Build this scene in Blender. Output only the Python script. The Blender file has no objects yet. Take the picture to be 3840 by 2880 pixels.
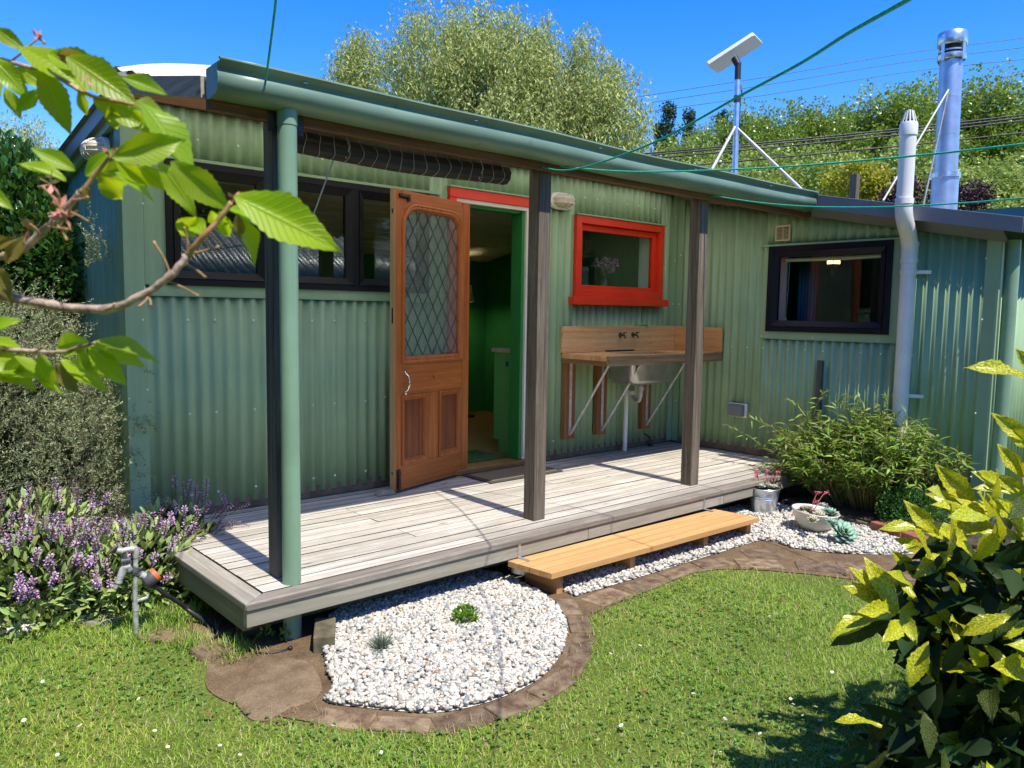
import bpy, bmesh, math, random
import numpy as np
from mathutils import Vector, Matrix
random.seed(7)
rng = np.random.default_rng(7)
sc = bpy.context.scene
col = sc.collection
R_ = math.radians

# ------------------------------------------------------------------ camera
G = -0.25                       # ground level; the deck surface is z = 0
CAMP = np.array([-1.2498, -4.5312, 1.2033])
YAW, PIT, ROL, FPX = 0.7246, -0.0914, 0.0154, 2946.43
_fw = np.array([math.sin(YAW)*math.cos(PIT), math.cos(YAW)*math.cos(PIT), math.sin(PIT)])
_rt = np.array([math.cos(YAW), -math.sin(YAW), 0.0])
_up = np.cross(_rt, _fw)
_R = _rt*math.cos(ROL) + _up*math.sin(ROL)
_U = -_rt*math.sin(ROL) + _up*math.cos(ROL)
cam_d = bpy.data.cameras.new('camera')
cam_d.sensor_width = 36.0
cam_d.lens = FPX/3840*36.0
cam_d.clip_start = 0.05
cam_d.clip_end = 3000
cam_d.dof.use_dof = True
cam_d.dof.focus_distance = 4.6
cam_d.dof.aperture_fstop = 9.0
cam = bpy.data.objects.new('camera', cam_d)
col.objects.link(cam)
m = Matrix.Identity(4)
for i in range(3):
    m[i][0] = _R[i]; m[i][1] = _U[i]; m[i][2] = -_fw[i]; m[i][3] = CAMP[i]
cam.matrix_world = m
sc.camera = cam

def ray(a, b):
    return _fw*FPX + _R*(a-1920) + _U*(1440-b)
def bp(a, b, x=None, y=None, z=None):
    """pixel of the photograph (3840 wide) -> point on the plane x, y or z = const"""
    v = ray(a, b)
    for i, k in enumerate((x, y, z)):
        if k is not None:
            return CAMP + v*((k-CAMP[i])/v[i])
def at(a, b, d):
    return CAMP + ray(a, b)/FPX*d

# ------------------------------------------------------------------ sky and sun
SUN_DIR = Vector((0.035, 1.0, -1.83)).normalized()      # direction the light travels
EL = math.asin(-SUN_DIR.z)
w = bpy.data.worlds.new('World'); sc.world = w; w.use_nodes = True
nt = w.node_tree
for n in list(nt.nodes): nt.nodes.remove(n)
sky = nt.nodes.new('ShaderNodeTexSky'); sky.sky_type = 'NISHITA'; sky.sun_disc = False
sky.sun_elevation = EL; sky.sun_rotation = math.pi + 0.035
sky.altitude = 0; sky.air_density = 1.0; sky.dust_density = 0.2; sky.ozone_density = 5.0
hs = nt.nodes.new('ShaderNodeHueSaturation')
hs.inputs['Saturation'].default_value = 1.38
hs.inputs['Hue'].default_value = 0.515
hs.inputs['Value'].default_value = 0.86
bg = nt.nodes.new('ShaderNodeBackground'); bg.inputs['Strength'].default_value = 0.15
wo = nt.nodes.new('ShaderNodeOutputWorld')
nt.links.new(sky.outputs[0], hs.inputs['Color']); nt.links.new(hs.outputs[0], bg.inputs[0]); nt.links.new(bg.outputs[0], wo.inputs[0])
sun_d = bpy.data.lights.new('sun', 'SUN'); sun_d.energy = 3.1; sun_d.angle = R_(0.53); sun_d.color = (1.0, 0.93, 0.81)
sun = bpy.data.objects.new('sun', sun_d); col.objects.link(sun)
sun.rotation_euler = SUN_DIR.to_track_quat('-Z', 'Y').to_euler()
sun.location = (0, -20, 40)
sc.view_settings.view_transform = 'Standard'; sc.view_settings.look = 'None'
sc.view_settings.exposure = 1.12; sc.view_settings.gamma = 1.0
sc.view_settings.use_curve_mapping = False
sc.render.engine = 'CYCLES'
cy = sc.cycles
cy.use_denoising = True
try: cy.denoiser = 'OPENIMAGEDENOISE'
except Exception: pass
cy.max_bounces = 8; cy.diffuse_bounces = 4; cy.glossy_bounces = 4; cy.transmission_bounces = 6; cy.transparent_max_bounces = 12
cy.sample_clamp_indirect = 6.0
cy.caustics_reflective = False; cy.caustics_refractive = False

# ------------------------------------------------------------------ mesh helpers
class MB:
    def __init__(s): s.v = []; s.f = []; s.uv = None
    def add(s, vs, fs):
        o = len(s.v); s.v += [tuple(float(c) for c in p) for p in vs]; s.f += [tuple(i+o for i in f) for f in fs]; return s
    def box(s, x0, x1, y0, y1, z0, z1):
        return s.add([(x0,y0,z0),(x1,y0,z0),(x1,y1,z0),(x0,y1,z0),(x0,y0,z1),(x1,y0,z1),(x1,y1,z1),(x0,y1,z1)],
                     [(0,3,2,1),(4,5,6,7),(0,1,5,4),(1,2,6,5),(2,3,7,6),(3,0,4,7)])
    def hexa(s, p):
        return s.add(p, [(0,3,2,1),(4,5,6,7),(0,1,5,4),(1,2,6,5),(2,3,7,6),(3,0,4,7)])
    def bar(s, p, q, w, h, up=(0,0,1)):
        p = Vector(p); q = Vector(q); d = (q-p).normalized(); up = Vector(up)
        sx = d.cross(up)
        if sx.length < 1e-4: sx = d.cross(Vector((1,0,0)))
        sx.normalize(); u = sx.cross(d)
        a = sx*w/2; b = u*h/2
        return s.hexa([p-a-b, p+a-b, q+a-b, q-a-b, p-a+b, p+a+b, q+a+b, q-a+b])
    def tube(s, pts, r, n=10, cap=True):
        pts = [Vector(p) for p in pts]
        if not hasattr(r, '__len__'): r = [r]*len(pts)
        ring = []; t0 = None
        for i, p in enumerate(pts):
            d = (pts[min(i+1, len(pts)-1)] - pts[max(i-1, 0)])
            if d.length < 1e-9: d = Vector((0,0,1))
            d.normalize()
            if t0 is None:
                t0 = d.orthogonal().normalized()
            else:
                t0 = (t0 - d*t0.dot(d))
                t0 = t0.normalized() if t0.length > 1e-6 else d.orthogonal().normalized()
            b = d.cross(t0)
            o = len(s.v)
            for k in range(n):
                a = 2*math.pi*k/n
                s.v.append(tuple(p + (t0*math.cos(a) + b*math.sin(a))*r[i]))
            ring.append(o)
        for i in range(len(ring)-1):
            for k in range(n):
                k2 = (k+1) % n
                s.f.append((ring[i]+k, ring[i]+k2, ring[i+1]+k2, ring[i+1]+k))
        if cap:
            s.f.append(tuple(ring[0]+k for k in reversed(range(n)))); s.f.append(tuple(ring[-1]+k for k in range(n)))
        return s
    def lathe(s, prof, c=(0,0,0), n=20, axis=(0,0,1), cap0=True, cap1=True):
        ax = Vector(axis).normalized(); t = ax.orthogonal().normalized(); b = ax.cross(t); c = Vector(c)
        rings = []
        for r, z in prof:
            o = len(s.v); rings.append(o)
            for k in range(n):
                a = 2*math.pi*k/n
                s.v.append(tuple(c + ax*z + (t*math.cos(a)+b*math.sin(a))*r))
        for i in range(len(rings)-1):
            for k in range(n):
                k2 = (k+1) % n
                s.f.append((rings[i]+k, rings[i]+k2, rings[i+1]+k2, rings[i+1]+k))
        if cap0: s.f.append(tuple(rings[0]+k for k in reversed(range(n))))
        if cap1: s.f.append(tuple(rings[-1]+k for k in range(n)))
        return s
    def extrude(s, poly, vec, closed=True):
        """poly: list of 3d points, extruded by vec; capped when closed"""
        n = len(poly); o = len(s.v); vec = Vector(vec)
        for p in poly: s.v.append(tuple(Vector(p)))
        for p in poly: s.v.append(tuple(Vector(p)+vec))
        for k in range(n if closed else n-1):
            k2 = (k+1) % n
            s.f.append((o+k, o+k2, o+n+k2, o+n+k))
        if closed:
            s.f.append(tuple(o+k for k in reversed(range(n)))); s.f.append(tuple(o+n+k for k in range(n)))
        return s
    def plate(s, outer, inner, y0, y1):
        """flat ring between two closed loops of the same length in (x, z), thickness y0..y1"""
        n = len(outer); o = len(s.v)
        for y in (y0, y1):
            for L in (outer, inner):
                for x, z in L: s.v.append((x, y, z))
        for k in range(n):
            k2 = (k+1) % n
            A, B, Cc, D = o, o+n, o+2*n, o+3*n
            s.f += [(A+k, B+k, B+k2, A+k2), (Cc+k, Cc+k2, D+k2, D+k), (A+k, A+k2, Cc+k2, Cc+k), (B+k, D+k, D+k2, B+k2)]
        return s
    def build(s, name, mat, parent=None, smooth=None, bevel=0.0, solid=0.0, fix=True):
        me = bpy.data.meshes.new(name); me.from_pydata(s.v, [], s.f)
        if fix:
            bm = bmesh.new(); bm.from_mesh(me); bmesh.ops.recalc_face_normals(bm, faces=bm.faces); bm.to_mesh(me); bm.free()
        return link(name, me, mat, parent, smooth, bevel, solid)

def link(name, me, mat, parent=None, smooth=None, bevel=0.0, solid=0.0):
    me.materials.append(mat)
    if smooth is not None:
        me.polygons.foreach_set('use_smooth', [True]*len(me.polygons))
        if smooth < 180: me.set_sharp_from_angle(angle=R_(smooth))
    o = bpy.data.objects.new(name, me); col.objects.link(o)
    if parent is not None:
        o.parent = parent
        if 'base' in parent.keys():
            pass
        o.location = -PB.get(parent.name, Vector((0,0,0)))
    if solid:
        md = o.modifiers.new('thick', 'SOLIDIFY'); md.thickness = solid; md.offset = 0
    if bevel:
        md = o.modifiers.new('edge', 'BEVEL'); md.width = bevel; md.segments = 2; md.limit_method = 'ANGLE'
    return o

PB = {}            # world position of a thing's base, so that parts can be given in world coordinates
def thing(name, label, cat, loc=(0,0,0), group=None, local=False):
    o = bpy.data.objects.new(name, None); col.objects.link(o)
    o.empty_display_size = 0.05
    o.location = loc; o['label'] = label; o['category'] = cat
    if group: o['group'] = group
    if not local: PB[o.name] = Vector(loc)
    return o
def tag(o, label, cat, group=None, kind=None):
    o['label'] = label; o['category'] = cat
    if group: o['group'] = group
    if kind: o['kind'] = kind
    return o
def struct(o): o['kind'] = 'structure'; return o
def part_empty(name, parent, loc=(0,0,0), rotz=0):
    """a part that has sub-parts of its own but no mesh of its own; children in world coordinates"""
    o = bpy.data.objects.new(name, None); col.objects.link(o); o.empty_display_size = 0.05
    o.parent = parent; o.location = Vector(loc) - PB.get(parent.name, Vector((0,0,0)))
    o.rotation_euler = (0,0,rotz)
    PB[o.name] = Vector(loc)
    return o

def np_mesh(name, V, F, uv=None, col_attr=None):
    """V (n,3), F (m,k) with k 3 or 4"""
    me = bpy.data.meshes.new(name)
    V = np.asarray(V, np.float32); F = np.asarray(F, np.int32); k = F.shape[1]
    me.vertices.add(len(V)); me.vertices.foreach_set('co', V.ravel())
    me.loops.add(F.size); me.loops.foreach_set('vertex_index', F.ravel())
    me.polygons.add(len(F)); me.polygons.foreach_set('loop_start', np.arange(0, F.size, k, dtype=np.int32))
    try: me.polygons.foreach_set('loop_total', np.full(len(F), k, np.int32))
    except Exception: pass
    if uv is not None:
        l = me.uv_layers.new(name='UVMap'); l.data.foreach_set('uv', np.asarray(uv, np.float32)[F.ravel()].ravel())
    me.update(calc_edges=True); me.validate()
    return me

def unit(a): return a/np.maximum(np.linalg.norm(a, axis=-1, keepdims=True), 1e-9)
LEAF4 = (np.array([[0,0,0],[0.5,0.5,0.06],[0,1,0],[-0.5,0.5,0.06]]), np.array([[0,1,2],[0,2,3]]))
LEAF6 = (np.array([[0,0,0],[0.42,0.3,0.07],[0.36,0.68,0.05],[0,1,-0.06],[-0.36,0.68,0.05],[-0.42,0.3,0.07],[0,0.5,0]]),
         np.array([[0,1,6],[1,2,6],[2,3,6],[3,4,6],[4,5,6],[5,0,6]]))
BLADE = (np.array([[-0.5,0,0],[0.5,0,0],[0.35,0.55,0.06],[-0.35,0.55,0.06],[0,1,0.28]]), np.array([[0,1,2],[0,2,3],[3,2,4]]))
def scatter(tmpl, P, Y, Nn, L, Wd):
    """place the leaf template: P base points, Y along, Nn roughly the normal, L length, Wd width"""
    T, F = tmpl
    Y = unit(Y); X = unit(np.cross(Y, Nn)); Z = np.cross(X, Y)
    n = len(P); L = np.broadcast_to(L, (n,))[:,None,None]; Wd = np.broadcast_to(Wd, (n,))[:,None,None]
    V = P[:,None,:] + T[None,:,0,None]*Wd*X[:,None,:] + T[None,:,1,None]*L*Y[:,None,:] + T[None,:,2,None]*L*Z[:,None,:]
    k = len(T)
    Fa = F[None] + (np.arange(n)*k)[:,None,None]
    return V.reshape(-1,3), Fa.reshape(-1,3)
def join_np(parts):
    V = []; F = []; o = 0
    for v, f in parts:
        V.append(v); F.append(f+o); o += len(v)
    return np.concatenate(V), np.concatenate(F)
def rdir(n): return unit(rng.normal(size=(n,3)))

# ------------------------------------------------------------------ materials
def s2l(r, g, b):
    f = lambda c: (c/255/12.92) if c/255 <= 0.04045 else ((c/255+0.055)/1.055)**2.4
    return (f(r), f(g), f(b))
def c4(c, k=1.0): return (min(c[0]*k,1), min(c[1]*k,1), min(c[2]*k,1), 1)
class NT:
    def __init__(s, name):
        s.m = bpy.data.materials.new(name); s.m.use_nodes = True; s.t = s.m.node_tree
        for n in list(s.t.nodes): s.t.nodes.remove(n)
        s.out = s.n('ShaderNodeOutputMaterial')
    def n(s, ty, **kw):
        nd = s.t.nodes.new(ty)
        for k, v in kw.items():
            if k.startswith('i_'):
                key = k[2:]; key = int(key) if key.isdigit() else key.replace('_', ' ')
                if isinstance(v, bpy.types.NodeSocket): s.t.links.new(v, nd.inputs[key])
                else: nd.inputs[key].default_value = v
            else: setattr(nd, k, v)
        return nd
    def l(s, a, b): s.t.links.new(a, b)
    def coord(s, stretch=(1,1,1), rand=True, kind='Object'):
        tc = s.n('ShaderNodeTexCoord'); v = tc.outputs[kind]
        if rand:
            oi = s.n('ShaderNodeObjectInfo')
            mu = s.n('ShaderNodeVectorMath', operation='SCALE'); s.l(oi.outputs['Random'], mu.inputs['Scale']); mu.inputs[0].default_value = (13.1, 7.7, 5.3)
            ad = s.n('ShaderNodeVectorMath', operation='ADD'); s.l(v, ad.inputs[0]); s.l(mu.outputs[0], ad.inputs[1]); v = ad.outputs[0]
        mp = s.n('ShaderNodeMapping'); mp.inputs['Scale'].default_value = stretch; s.l(v, mp.inputs['Vector'])
        return mp.outputs[0]
    def noise(s, vec, scale, detail=5, rough=0.55, dist=0.0):
        nd = s.n('ShaderNodeTexNoise', i_Scale=scale, i_Detail=detail, i_Roughness=rough, i_Distortion=dist); s.l(vec, nd.inputs['Vector']); return nd.outputs['Fac']
    def ramp(s, fac, stops):
        r = s.n('ShaderNodeValToRGB'); s.l(fac, r.inputs['Fac']); e = r.color_ramp.elements
        while len(e) < len(stops): e.new(0.5)
        for el, (p, c) in zip(e, stops): el.position = p; el.color = c if len(c) == 4 else (*c, 1)
        return r.outputs['Color']
    def mix(s, fac, a, b, mode='MIX'):
        nd = s.n('ShaderNodeMix', data_type='RGBA', blend_type=mode)
        for k, v in (('Factor', fac), ('A', a), ('B', b)):
            i = [x for x in nd.inputs if x.name == k and (x.type == ('VALUE' if k == 'Factor' else 'RGBA'))][0]
            if isinstance(v, bpy.types.NodeSocket): s.l(v, i)
            else: i.default_value = v if k == 'Factor' or len(v) == 4 else (*v, 1)
        return [x for x in nd.outputs if x.type == 'RGBA'][0]
    def math(s, op, a, b=0.0, clamp=False):
        nd = s.n('ShaderNodeMath', operation=op, use_clamp=clamp)
        for i, v in enumerate((a, b)):
            if isinstance(v, bpy.types.NodeSocket): s.l(v, nd.inputs[i])
            else: nd.inputs[i].default_value = v
        return nd.outputs[0]
    def bump(s, h, strength=0.3, dist=0.005):
        b = s.n('ShaderNodeBump', i_Strength=strength, i_Distance=dist); s.l(h, b.inputs['Height']); return b.outputs[0]
    def pbsdf(s, color, rough=0.5, metal=0.0, spec=0.5, normal=None):
        p = s.n('ShaderNodeBsdfPrincipled'); p.inputs['Metallic'].default_value = metal
        p.inputs['Specular IOR Level'].default_value = spec
        for k, v in (('Base Color', color), ('Roughness', rough)):
            if isinstance(v, bpy.types.NodeSocket): s.l(v, p.inputs[k])
            else: p.inputs[k].default_value = (*v, 1) if (k == 'Base Color' and len(v) == 3) else v
        if normal is not None: s.l(normal, p.inputs['Normal'])
        return p
    def done(s, sh):
        s.l(sh.outputs[0] if hasattr(sh, 'outputs') else sh, s.out.inputs['Surface']); return s.m

def mat_plain(name, c, rough=0.5, metal=0.0, var=0.10, scale=5.0, bump=0.0, bscale=80.0, spec=0.5, stretch=(1,1,1), c2=None, lo=0.35, hi=0.65, rvar=0.0, streak=0.0, scuff=None, scuff_at=0.66, objvar=0.0):
    t = NT(name); v = t.coord(stretch)
    f = t.noise(v, scale)
    c = t.ramp(f, [(lo, c4(c, 1-var)), (hi, c4(c2 if c2 else c, 1+var))])
    if streak:
        vs_ = t.coord((14,14,0.7)); sn = t.ramp(t.noise(vs_, 1.0, 5, 0.6), [(0.42,(1-streak,1-streak,1-streak*0.9,1)),(0.62,(1+streak*0.5,)*3+(1,))])
        c = t.mix(1.0, c, sn, 'MULTIPLY')
    if scuff is not None:
        sm = t.ramp(t.noise(t.coord((9,9,4)), 1.0, 7, 0.7), [(scuff_at,(0,0,0,1)),(scuff_at+0.05,(1,1,1,1))])
        c = t.mix(t.math('MULTIPLY', sm, 0.45), c, c4(scuff))
    if objvar:
        oi = t.n('ShaderNodeObjectInfo'); hv = t.n('ShaderNodeHueSaturation'); t.l(t.math('ADD', t.math('MULTIPLY', oi.outputs['Random'], 2*objvar), 1-objvar), hv.inputs['Value']); t.l(c, hv.inputs['Color']); c = hv.outputs[0]
    nrm = None
    if bump: nrm = t.bump(t.noise(v, bscale, 4), bump, 0.004)
    rr = rough
    if rvar:
        rr = t.math('ADD', t.math('MULTIPLY', t.noise(v, scale*3), rvar), rough-rvar/2, True)
    return t.done(t.pbsdf(c, rr, metal, spec, nrm))

def mat_wood(name, dark, light, axis=0, grain=60.0, rough=0.75, bump=0.35, blotch=None, bl_amt=0.5, spec=0.25, contrast=(0.3,0.7), knots=True, objvar=0.25):
    """long grain along axis, knots, weather blotches, a shade of its own for each board"""
    t = NT(name)
    st = [grain]*3; st[axis] = grain*0.03
    v = t.coord(tuple(st)); v1 = t.coord((1,1,1))
    g = t.noise(v, 1.0, 6, 0.65, 0.6)
    col_ = t.ramp(g, [(contrast[0], c4(dark)), (contrast[1], c4(light))])
    st2 = [9.0]*3; st2[axis] = 1.4
    v2 = t.coord(tuple(st2))
    g2 = t.noise(v2, 1.0, 4, 0.6, 1.2)
    lines = t.math('SINE', t.math('MULTIPLY', g2, 60.0))
    col_ = t.mix(t.math('MULTIPLY', t.math('ADD', lines, 1.0), 0.10), col_, c4(dark, 0.8))
    if knots:
        st3 = [7.0]*3; st3[axis] = 2.6
        v3 = t.coord(tuple(st3))
        vo = t.n('ShaderNodeTexVoronoi', i_Scale=1.0); t.l(v3, vo.inputs['Vector'])
        k = t.ramp(vo.outputs['Distance'], [(0.03, (1,1,1,1)), (0.11, (0,0,0,1))])
        col_ = t.mix(t.math('MULTIPLY', k, 0.75), col_, c4(dark, 0.45))
    if blotch is not None:
        b = t.ramp(t.noise(v1, 3.5, 7, 0.7), [(0.42, (0,0,0,1)), (0.68, (1,1,1,1))])
        col_ = t.mix(t.math('MULTIPLY', b, bl_amt), col_, c4(blotch))
    oi = t.n('ShaderNodeObjectInfo')
    br = t.math('ADD', t.math('MULTIPLY', oi.outputs['Random'], objvar), 1-objvar/2)
    hsv = t.n('ShaderNodeHueSaturation'); t.l(br, hsv.inputs['Value']); t.l(col_, hsv.inputs['Color'])
    nrm = t.bump(g, bump, 0.003)
    return t.done(t.pbsdf(hsv.outputs[0], rough, 0, spec, nrm))

def mat_leaf(name, c, ct=None, trans=0.35, rough=0.45, spec=0.4, var=0.25, island=True, hue=0.03, dead=None, dead_amt=0.0):
    t = NT(name)
    if island: r = t.n('ShaderNodeNewGeometry').outputs['Random Per Island']
    else: r = t.n('ShaderNodeObjectInfo').outputs['Random']
    h = t.n('ShaderNodeHueSaturation'); h.inputs['Color'].default_value = c4(c)
    t.l(t.math('ADD', t.math('MULTIPLY', r, 2*var), 1-var), h.inputs['Value'])
    r2 = t.math('FRACT', t.math('MULTIPLY', r, 17.31))
    t.l(t.math('ADD', t.math('MULTIPLY', r2, 2*hue), 0.5-hue), h.inputs['Hue'])
    cc = h.outputs[0]
    if dead is not None:
        r3 = t.math('FRACT', t.math('MULTIPLY', r, 53.7))
        cc = t.mix(t.math('LESS_THAN', r3, dead_amt), cc, c4(dead))
    p = t.pbsdf(cc, rough, 0, spec)
    tr = t.n('ShaderNodeBsdfTranslucent')
    if ct is not None: t.l(t.mix(0.65, cc, c4(ct)), tr.inputs['Color'])
    else: t.l(cc, tr.inputs['Color'])
    mx = t.n('ShaderNodeMixShader', i_0=trans); t.l(p.outputs[0], mx.inputs[1]); t.l(tr.outputs[0], mx.inputs[2])
    return t.done(mx)

def mat_glass(name, tint=(0.9,0.95,0.93), rough=0.0, refl=1.0, bump=0.0, ior=1.5, bscale=40, stretch=(1,1,1)):
    """a thin pane: see-through with the reflection of real glass"""
    t = NT(name)
    tr = t.n('ShaderNodeBsdfTransparent'); tr.inputs['Color'].default_value = c4(tint)
    gl = t.n('ShaderNodeBsdfGlossy', i_Roughness=rough); gl.inputs['Color'].default_value = (refl,refl,refl,1)
    fr = t.n('ShaderNodeFresnel'); bf = t.n('ShaderNodeNewGeometry').outputs['Backfacing']   # both faces of a thin pane reflect alike
    t.l(t.math('ADD', t.math('MULTIPLY', bf, 1/ior-ior), ior), fr.inputs['IOR'])
    if bump:
        v = t.coord(stretch); nb = t.bump(t.noise(v, bscale, 3, 0.5, 0.5), bump, 0.004)
        t.l(nb, gl.inputs['Normal']); t.l(nb, fr.inputs['Normal'])
    f2 = t.math('MULTIPLY', fr.outputs[0], 1.1, True)
    mx = t.n('ShaderNodeMixShader'); t.l(f2, mx.inputs[0]); t.l(tr.outputs[0], mx.inputs[1]); t.l(gl.outputs[0], mx.inputs[2])
    return t.done(mx)

M = {}
M['wall'] = mat_plain('green_steel', (0.30,0.435,0.25), 0.42, streak=0.10, var=0.07, scale=2.5, spec=0.28, bump=0.02, bscale=30, rvar=0.15)
M['flash'] = mat_plain('green_flashing', (0.295,0.43,0.255), 0.42, streak=0.06, var=0.05, scale=3, spec=0.28, rvar=0.1)
M['pvc_green'] = mat_plain('green_pvc', (0.205,0.335,0.225), 0.42, var=0.07, scale=4, spec=0.4, rvar=0.15, streak=0.07, scuff=(0.42,0.52,0.45), scuff_at=0.68)
M['gutter'] = mat_plain('green_gutter', (0.155,0.24,0.175), 0.38, var=0.16, scale=7, spec=0.4, scuff=(0.10,0.11,0.08), scuff_at=0.62, stretch=(0.4,2,2), rvar=0.15)
M['grey_fascia'] = mat_plain('grey_steel_fascia', (0.17,0.175,0.20), 0.4, var=0.05, scale=3)
M['iron'] = mat_plain('galvanised_iron', (0.52,0.54,0.56), 0.45, metal=0.6, var=0.2, scale=14, rvar=0.2)
M['zinc'] = mat_plain('zinc_steel', (0.62,0.68,0.74), 0.32, metal=0.85, var=0.12, scale=30, rvar=0.15)
M['flue'] = mat_plain('flue_steel', (0.42,0.53,0.68), 0.45, metal=0.75, var=0.10, scale=12, rvar=0.12)
M['alu_black'] = mat_plain('black_aluminium', (0.010,0.010,0.012), 0.45, var=0.1, spec=0.22)
M['alu_navy'] = mat_plain('dark_navy_aluminium', (0.007,0.008,0.016), 0.45, var=0.1, spec=0.22)
M['red'] = mat_plain('red_paint', (0.74,0.040,0.012), 0.45, var=0.08, scale=7, bump=0.06, bscale=50, stretch=(0.5,1,1))
M['white'] = mat_plain('white_paint', (0.72,0.70,0.64), 0.5, var=0.05)
M['cream_board'] = mat_plain('cream_ceiling', (0.75,0.72,0.58), 0.6, var=0.05)
M['pvc_white'] = mat_plain('white_pvc', (0.78,0.77,0.73), 0.38, var=0.05, scale=5, streak=0.06)
M['pvc_grime'] = mat_plain('grimy_white_pvc', (0.42,0.40,0.37), 0.5, var=0.25, scale=12)
M['green_int'] = mat_plain('dark_green_interior', (0.025,0.24,0.06), 0.55, var=0.06)
M['teal_int'] = mat_plain('teal_interior', (0.01,0.10,0.14), 0.6, var=0.06)
M['green_trim'] = mat_plain('bright_green_trim', (0.03,0.22,0.05), 0.45, var=0.06)
M['green_cab'] = mat_plain('light_green_cabinet', (0.16,0.50,0.14), 0.45, var=0.04)
M['stone_top'] = mat_plain('pale_benchtop', (0.6,0.55,0.45), 0.4, var=0.08, scale=30)
M['dark'] = mat_plain('dark_void', (0.012,0.012,0.012), 0.9, var=0.1)
M['door'] = mat_wood('door_timber', (0.29,0.070,0.012), (0.56,0.17,0.033), axis=2, grain=45, rough=0.42, bump=0.12, spec=0.45, objvar=0.12, knots=False)
M['door_h'] = mat_wood('door_timber_rail', (0.29,0.070,0.012), (0.54,0.165,0.032), axis=0, grain=45, rough=0.42, bump=0.12, spec=0.45, objvar=0.10, knots=False)
M['door_panel'] = mat_wood('door_panel_timber', (0.12,0.026,0.006), (0.34,0.085,0.018), axis=2, grain=32, rough=0.4, bump=0.12, spec=0.45, blotch=(0.14,0.035,0.01), bl_amt=0.5, knots=False)
M['door_edge'] = mat_wood('bare_door_edge', (0.42,0.27,0.13), (0.58,0.42,0.24), axis=2, grain=50, knots=False)
M['deck'] = mat_wood('weathered_deck', (0.22,0.20,0.165), (0.66,0.615,0.54), axis=0, grain=34, blotch=(0.34,0.305,0.24), bl_amt=0.6, objvar=0.28, contrast=(0.28,0.62))
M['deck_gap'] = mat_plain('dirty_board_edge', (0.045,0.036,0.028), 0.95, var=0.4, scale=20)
M['deck_edge'] = mat_wood('weathered_deck_edge', (0.12,0.105,0.085), (0.42,0.37,0.31), axis=0, grain=36, blotch=(0.17,0.15,0.12), bl_amt=0.75, objvar=0.1)
M['deck_edge_y'] = mat_wood('weathered_deck_end', (0.19,0.17,0.14), (0.46,0.43,0.37), axis=1, grain=36, blotch=(0.27,0.24,0.18), bl_amt=0.55, objvar=0.1)
M['fascia_wood'] = mat_wood('deck_fascia', (0.23,0.21,0.16), (0.45,0.42,0.34), axis=0, grain=22, blotch=(0.30,0.29,0.20), bl_amt=0.5)
M['fascia_wood_y'] = mat_wood('deck_fascia_end', (0.15,0.14,0.09), (0.30,0.28,0.20), axis=1, grain=22, blotch=(0.16,0.16,0.09), bl_amt=0.6)
M['bearer'] = mat_wood('old_bearer', (0.07,0.06,0.045), (0.16,0.14,0.10), axis=0, grain=20)
M['post'] = mat_wood('weathered_post', (0.05,0.038,0.027), (0.22,0.18,0.135), axis=2, grain=55, blotch=(0.13,0.10,0.07), bl_amt=0.4, contrast=(0.3,0.66))
M['post_teal'] = mat_wood('stained_post', (0.045,0.045,0.038), (0.17,0.17,0.145), axis=2, grain=55)
M['beam'] = mat_wood('veranda_beam', (0.11,0.05,0.025), (0.27,0.14,0.07), axis=0, grain=30)
M['beam_light'] = mat_wood('veranda_rafter', (0.20,0.17,0.14), (0.42,0.37,0.30), axis=1, grain=26)
M['step'] = mat_wood('new_pine_step', (0.40,0.205,0.068), (0.60,0.355,0.14), axis=0, grain=20, rough=0.6, bump=0.15, objvar=0.15, spec=0.35)
M['step_end'] = mat_wood('new_pine_block', (0.33,0.16,0.055), (0.55,0.31,0.13), axis=1, grain=24, rough=0.65, bump=0.15)
M['bench'] = mat_wood('bench_pine', (0.56,0.27,0.09), (0.80,0.50,0.23), axis=0, grain=14, rough=0.6, bump=0.12, objvar=0.1, contrast=(0.34,0.56))
M['bench_y'] = mat_wood('bench_pine_return', (0.56,0.25,0.08), (0.78,0.45,0.19), axis=1, grain=14, rough=0.6, bump=0.12, objvar=0.1)
M['bench_rough'] = mat_wood('bench_front_edge', (0.18,0.10,0.04), (0.58,0.38,0.19), axis=0, grain=40, bump=0.5)
M['bench_rough_y'] = mat_wood('bench_end_edge', (0.17,0.085,0.035), (0.40,0.23,0.10), axis=1, grain=40, bump=0.5)
M['batten'] = mat_wood('bracket_batten', (0.20,0.085,0.03), (0.38,0.18,0.075), axis=2, grain=25)
M['floor'] = mat_wood('interior_floor', (0.18,0.085,0.025), (0.36,0.19,0.07), axis=0, grain=20, rough=0.35, bump=0.05, spec=0.5)
M['plate'] = mat_plain('bottom_plate_timber', (0.20,0.13,0.085), 0.8, var=0.25, scale=12)
M['chrome'] = mat_plain('chrome', (0.8,0.8,0.82), 0.12, metal=1.0, var=0.03)
M['brass'] = mat_plain('tarnished_brass', (0.14,0.11,0.07), 0.45, metal=0.7, var=0.3, scale=40)
M['old_iron'] = mat_plain('old_iron', (0.055,0.045,0.04), 0.55, metal=0.6, var=0.3, scale=40)
M['screw'] = mat_plain('painted_screw', (0.68,0.76,0.70), 0.35)
M['lead'] = mat_plain('lead_came', (0.035,0.038,0.04), 0.8)
M['stainless'] = mat_plain('stainless', (0.46,0.45,0.43), 0.34, metal=0.9, var=0.15, scale=8, rvar=0.2)
M['steel_strap'] = mat_plain('grey_strap', (0.42,0.42,0.40), 0.45, metal=0.7, var=0.2, scale=20)
M['steel_white'] = mat_plain('whitened_steel', (0.55,0.54,0.51), 0.5, metal=0.2, var=0.2, scale=25)
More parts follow.
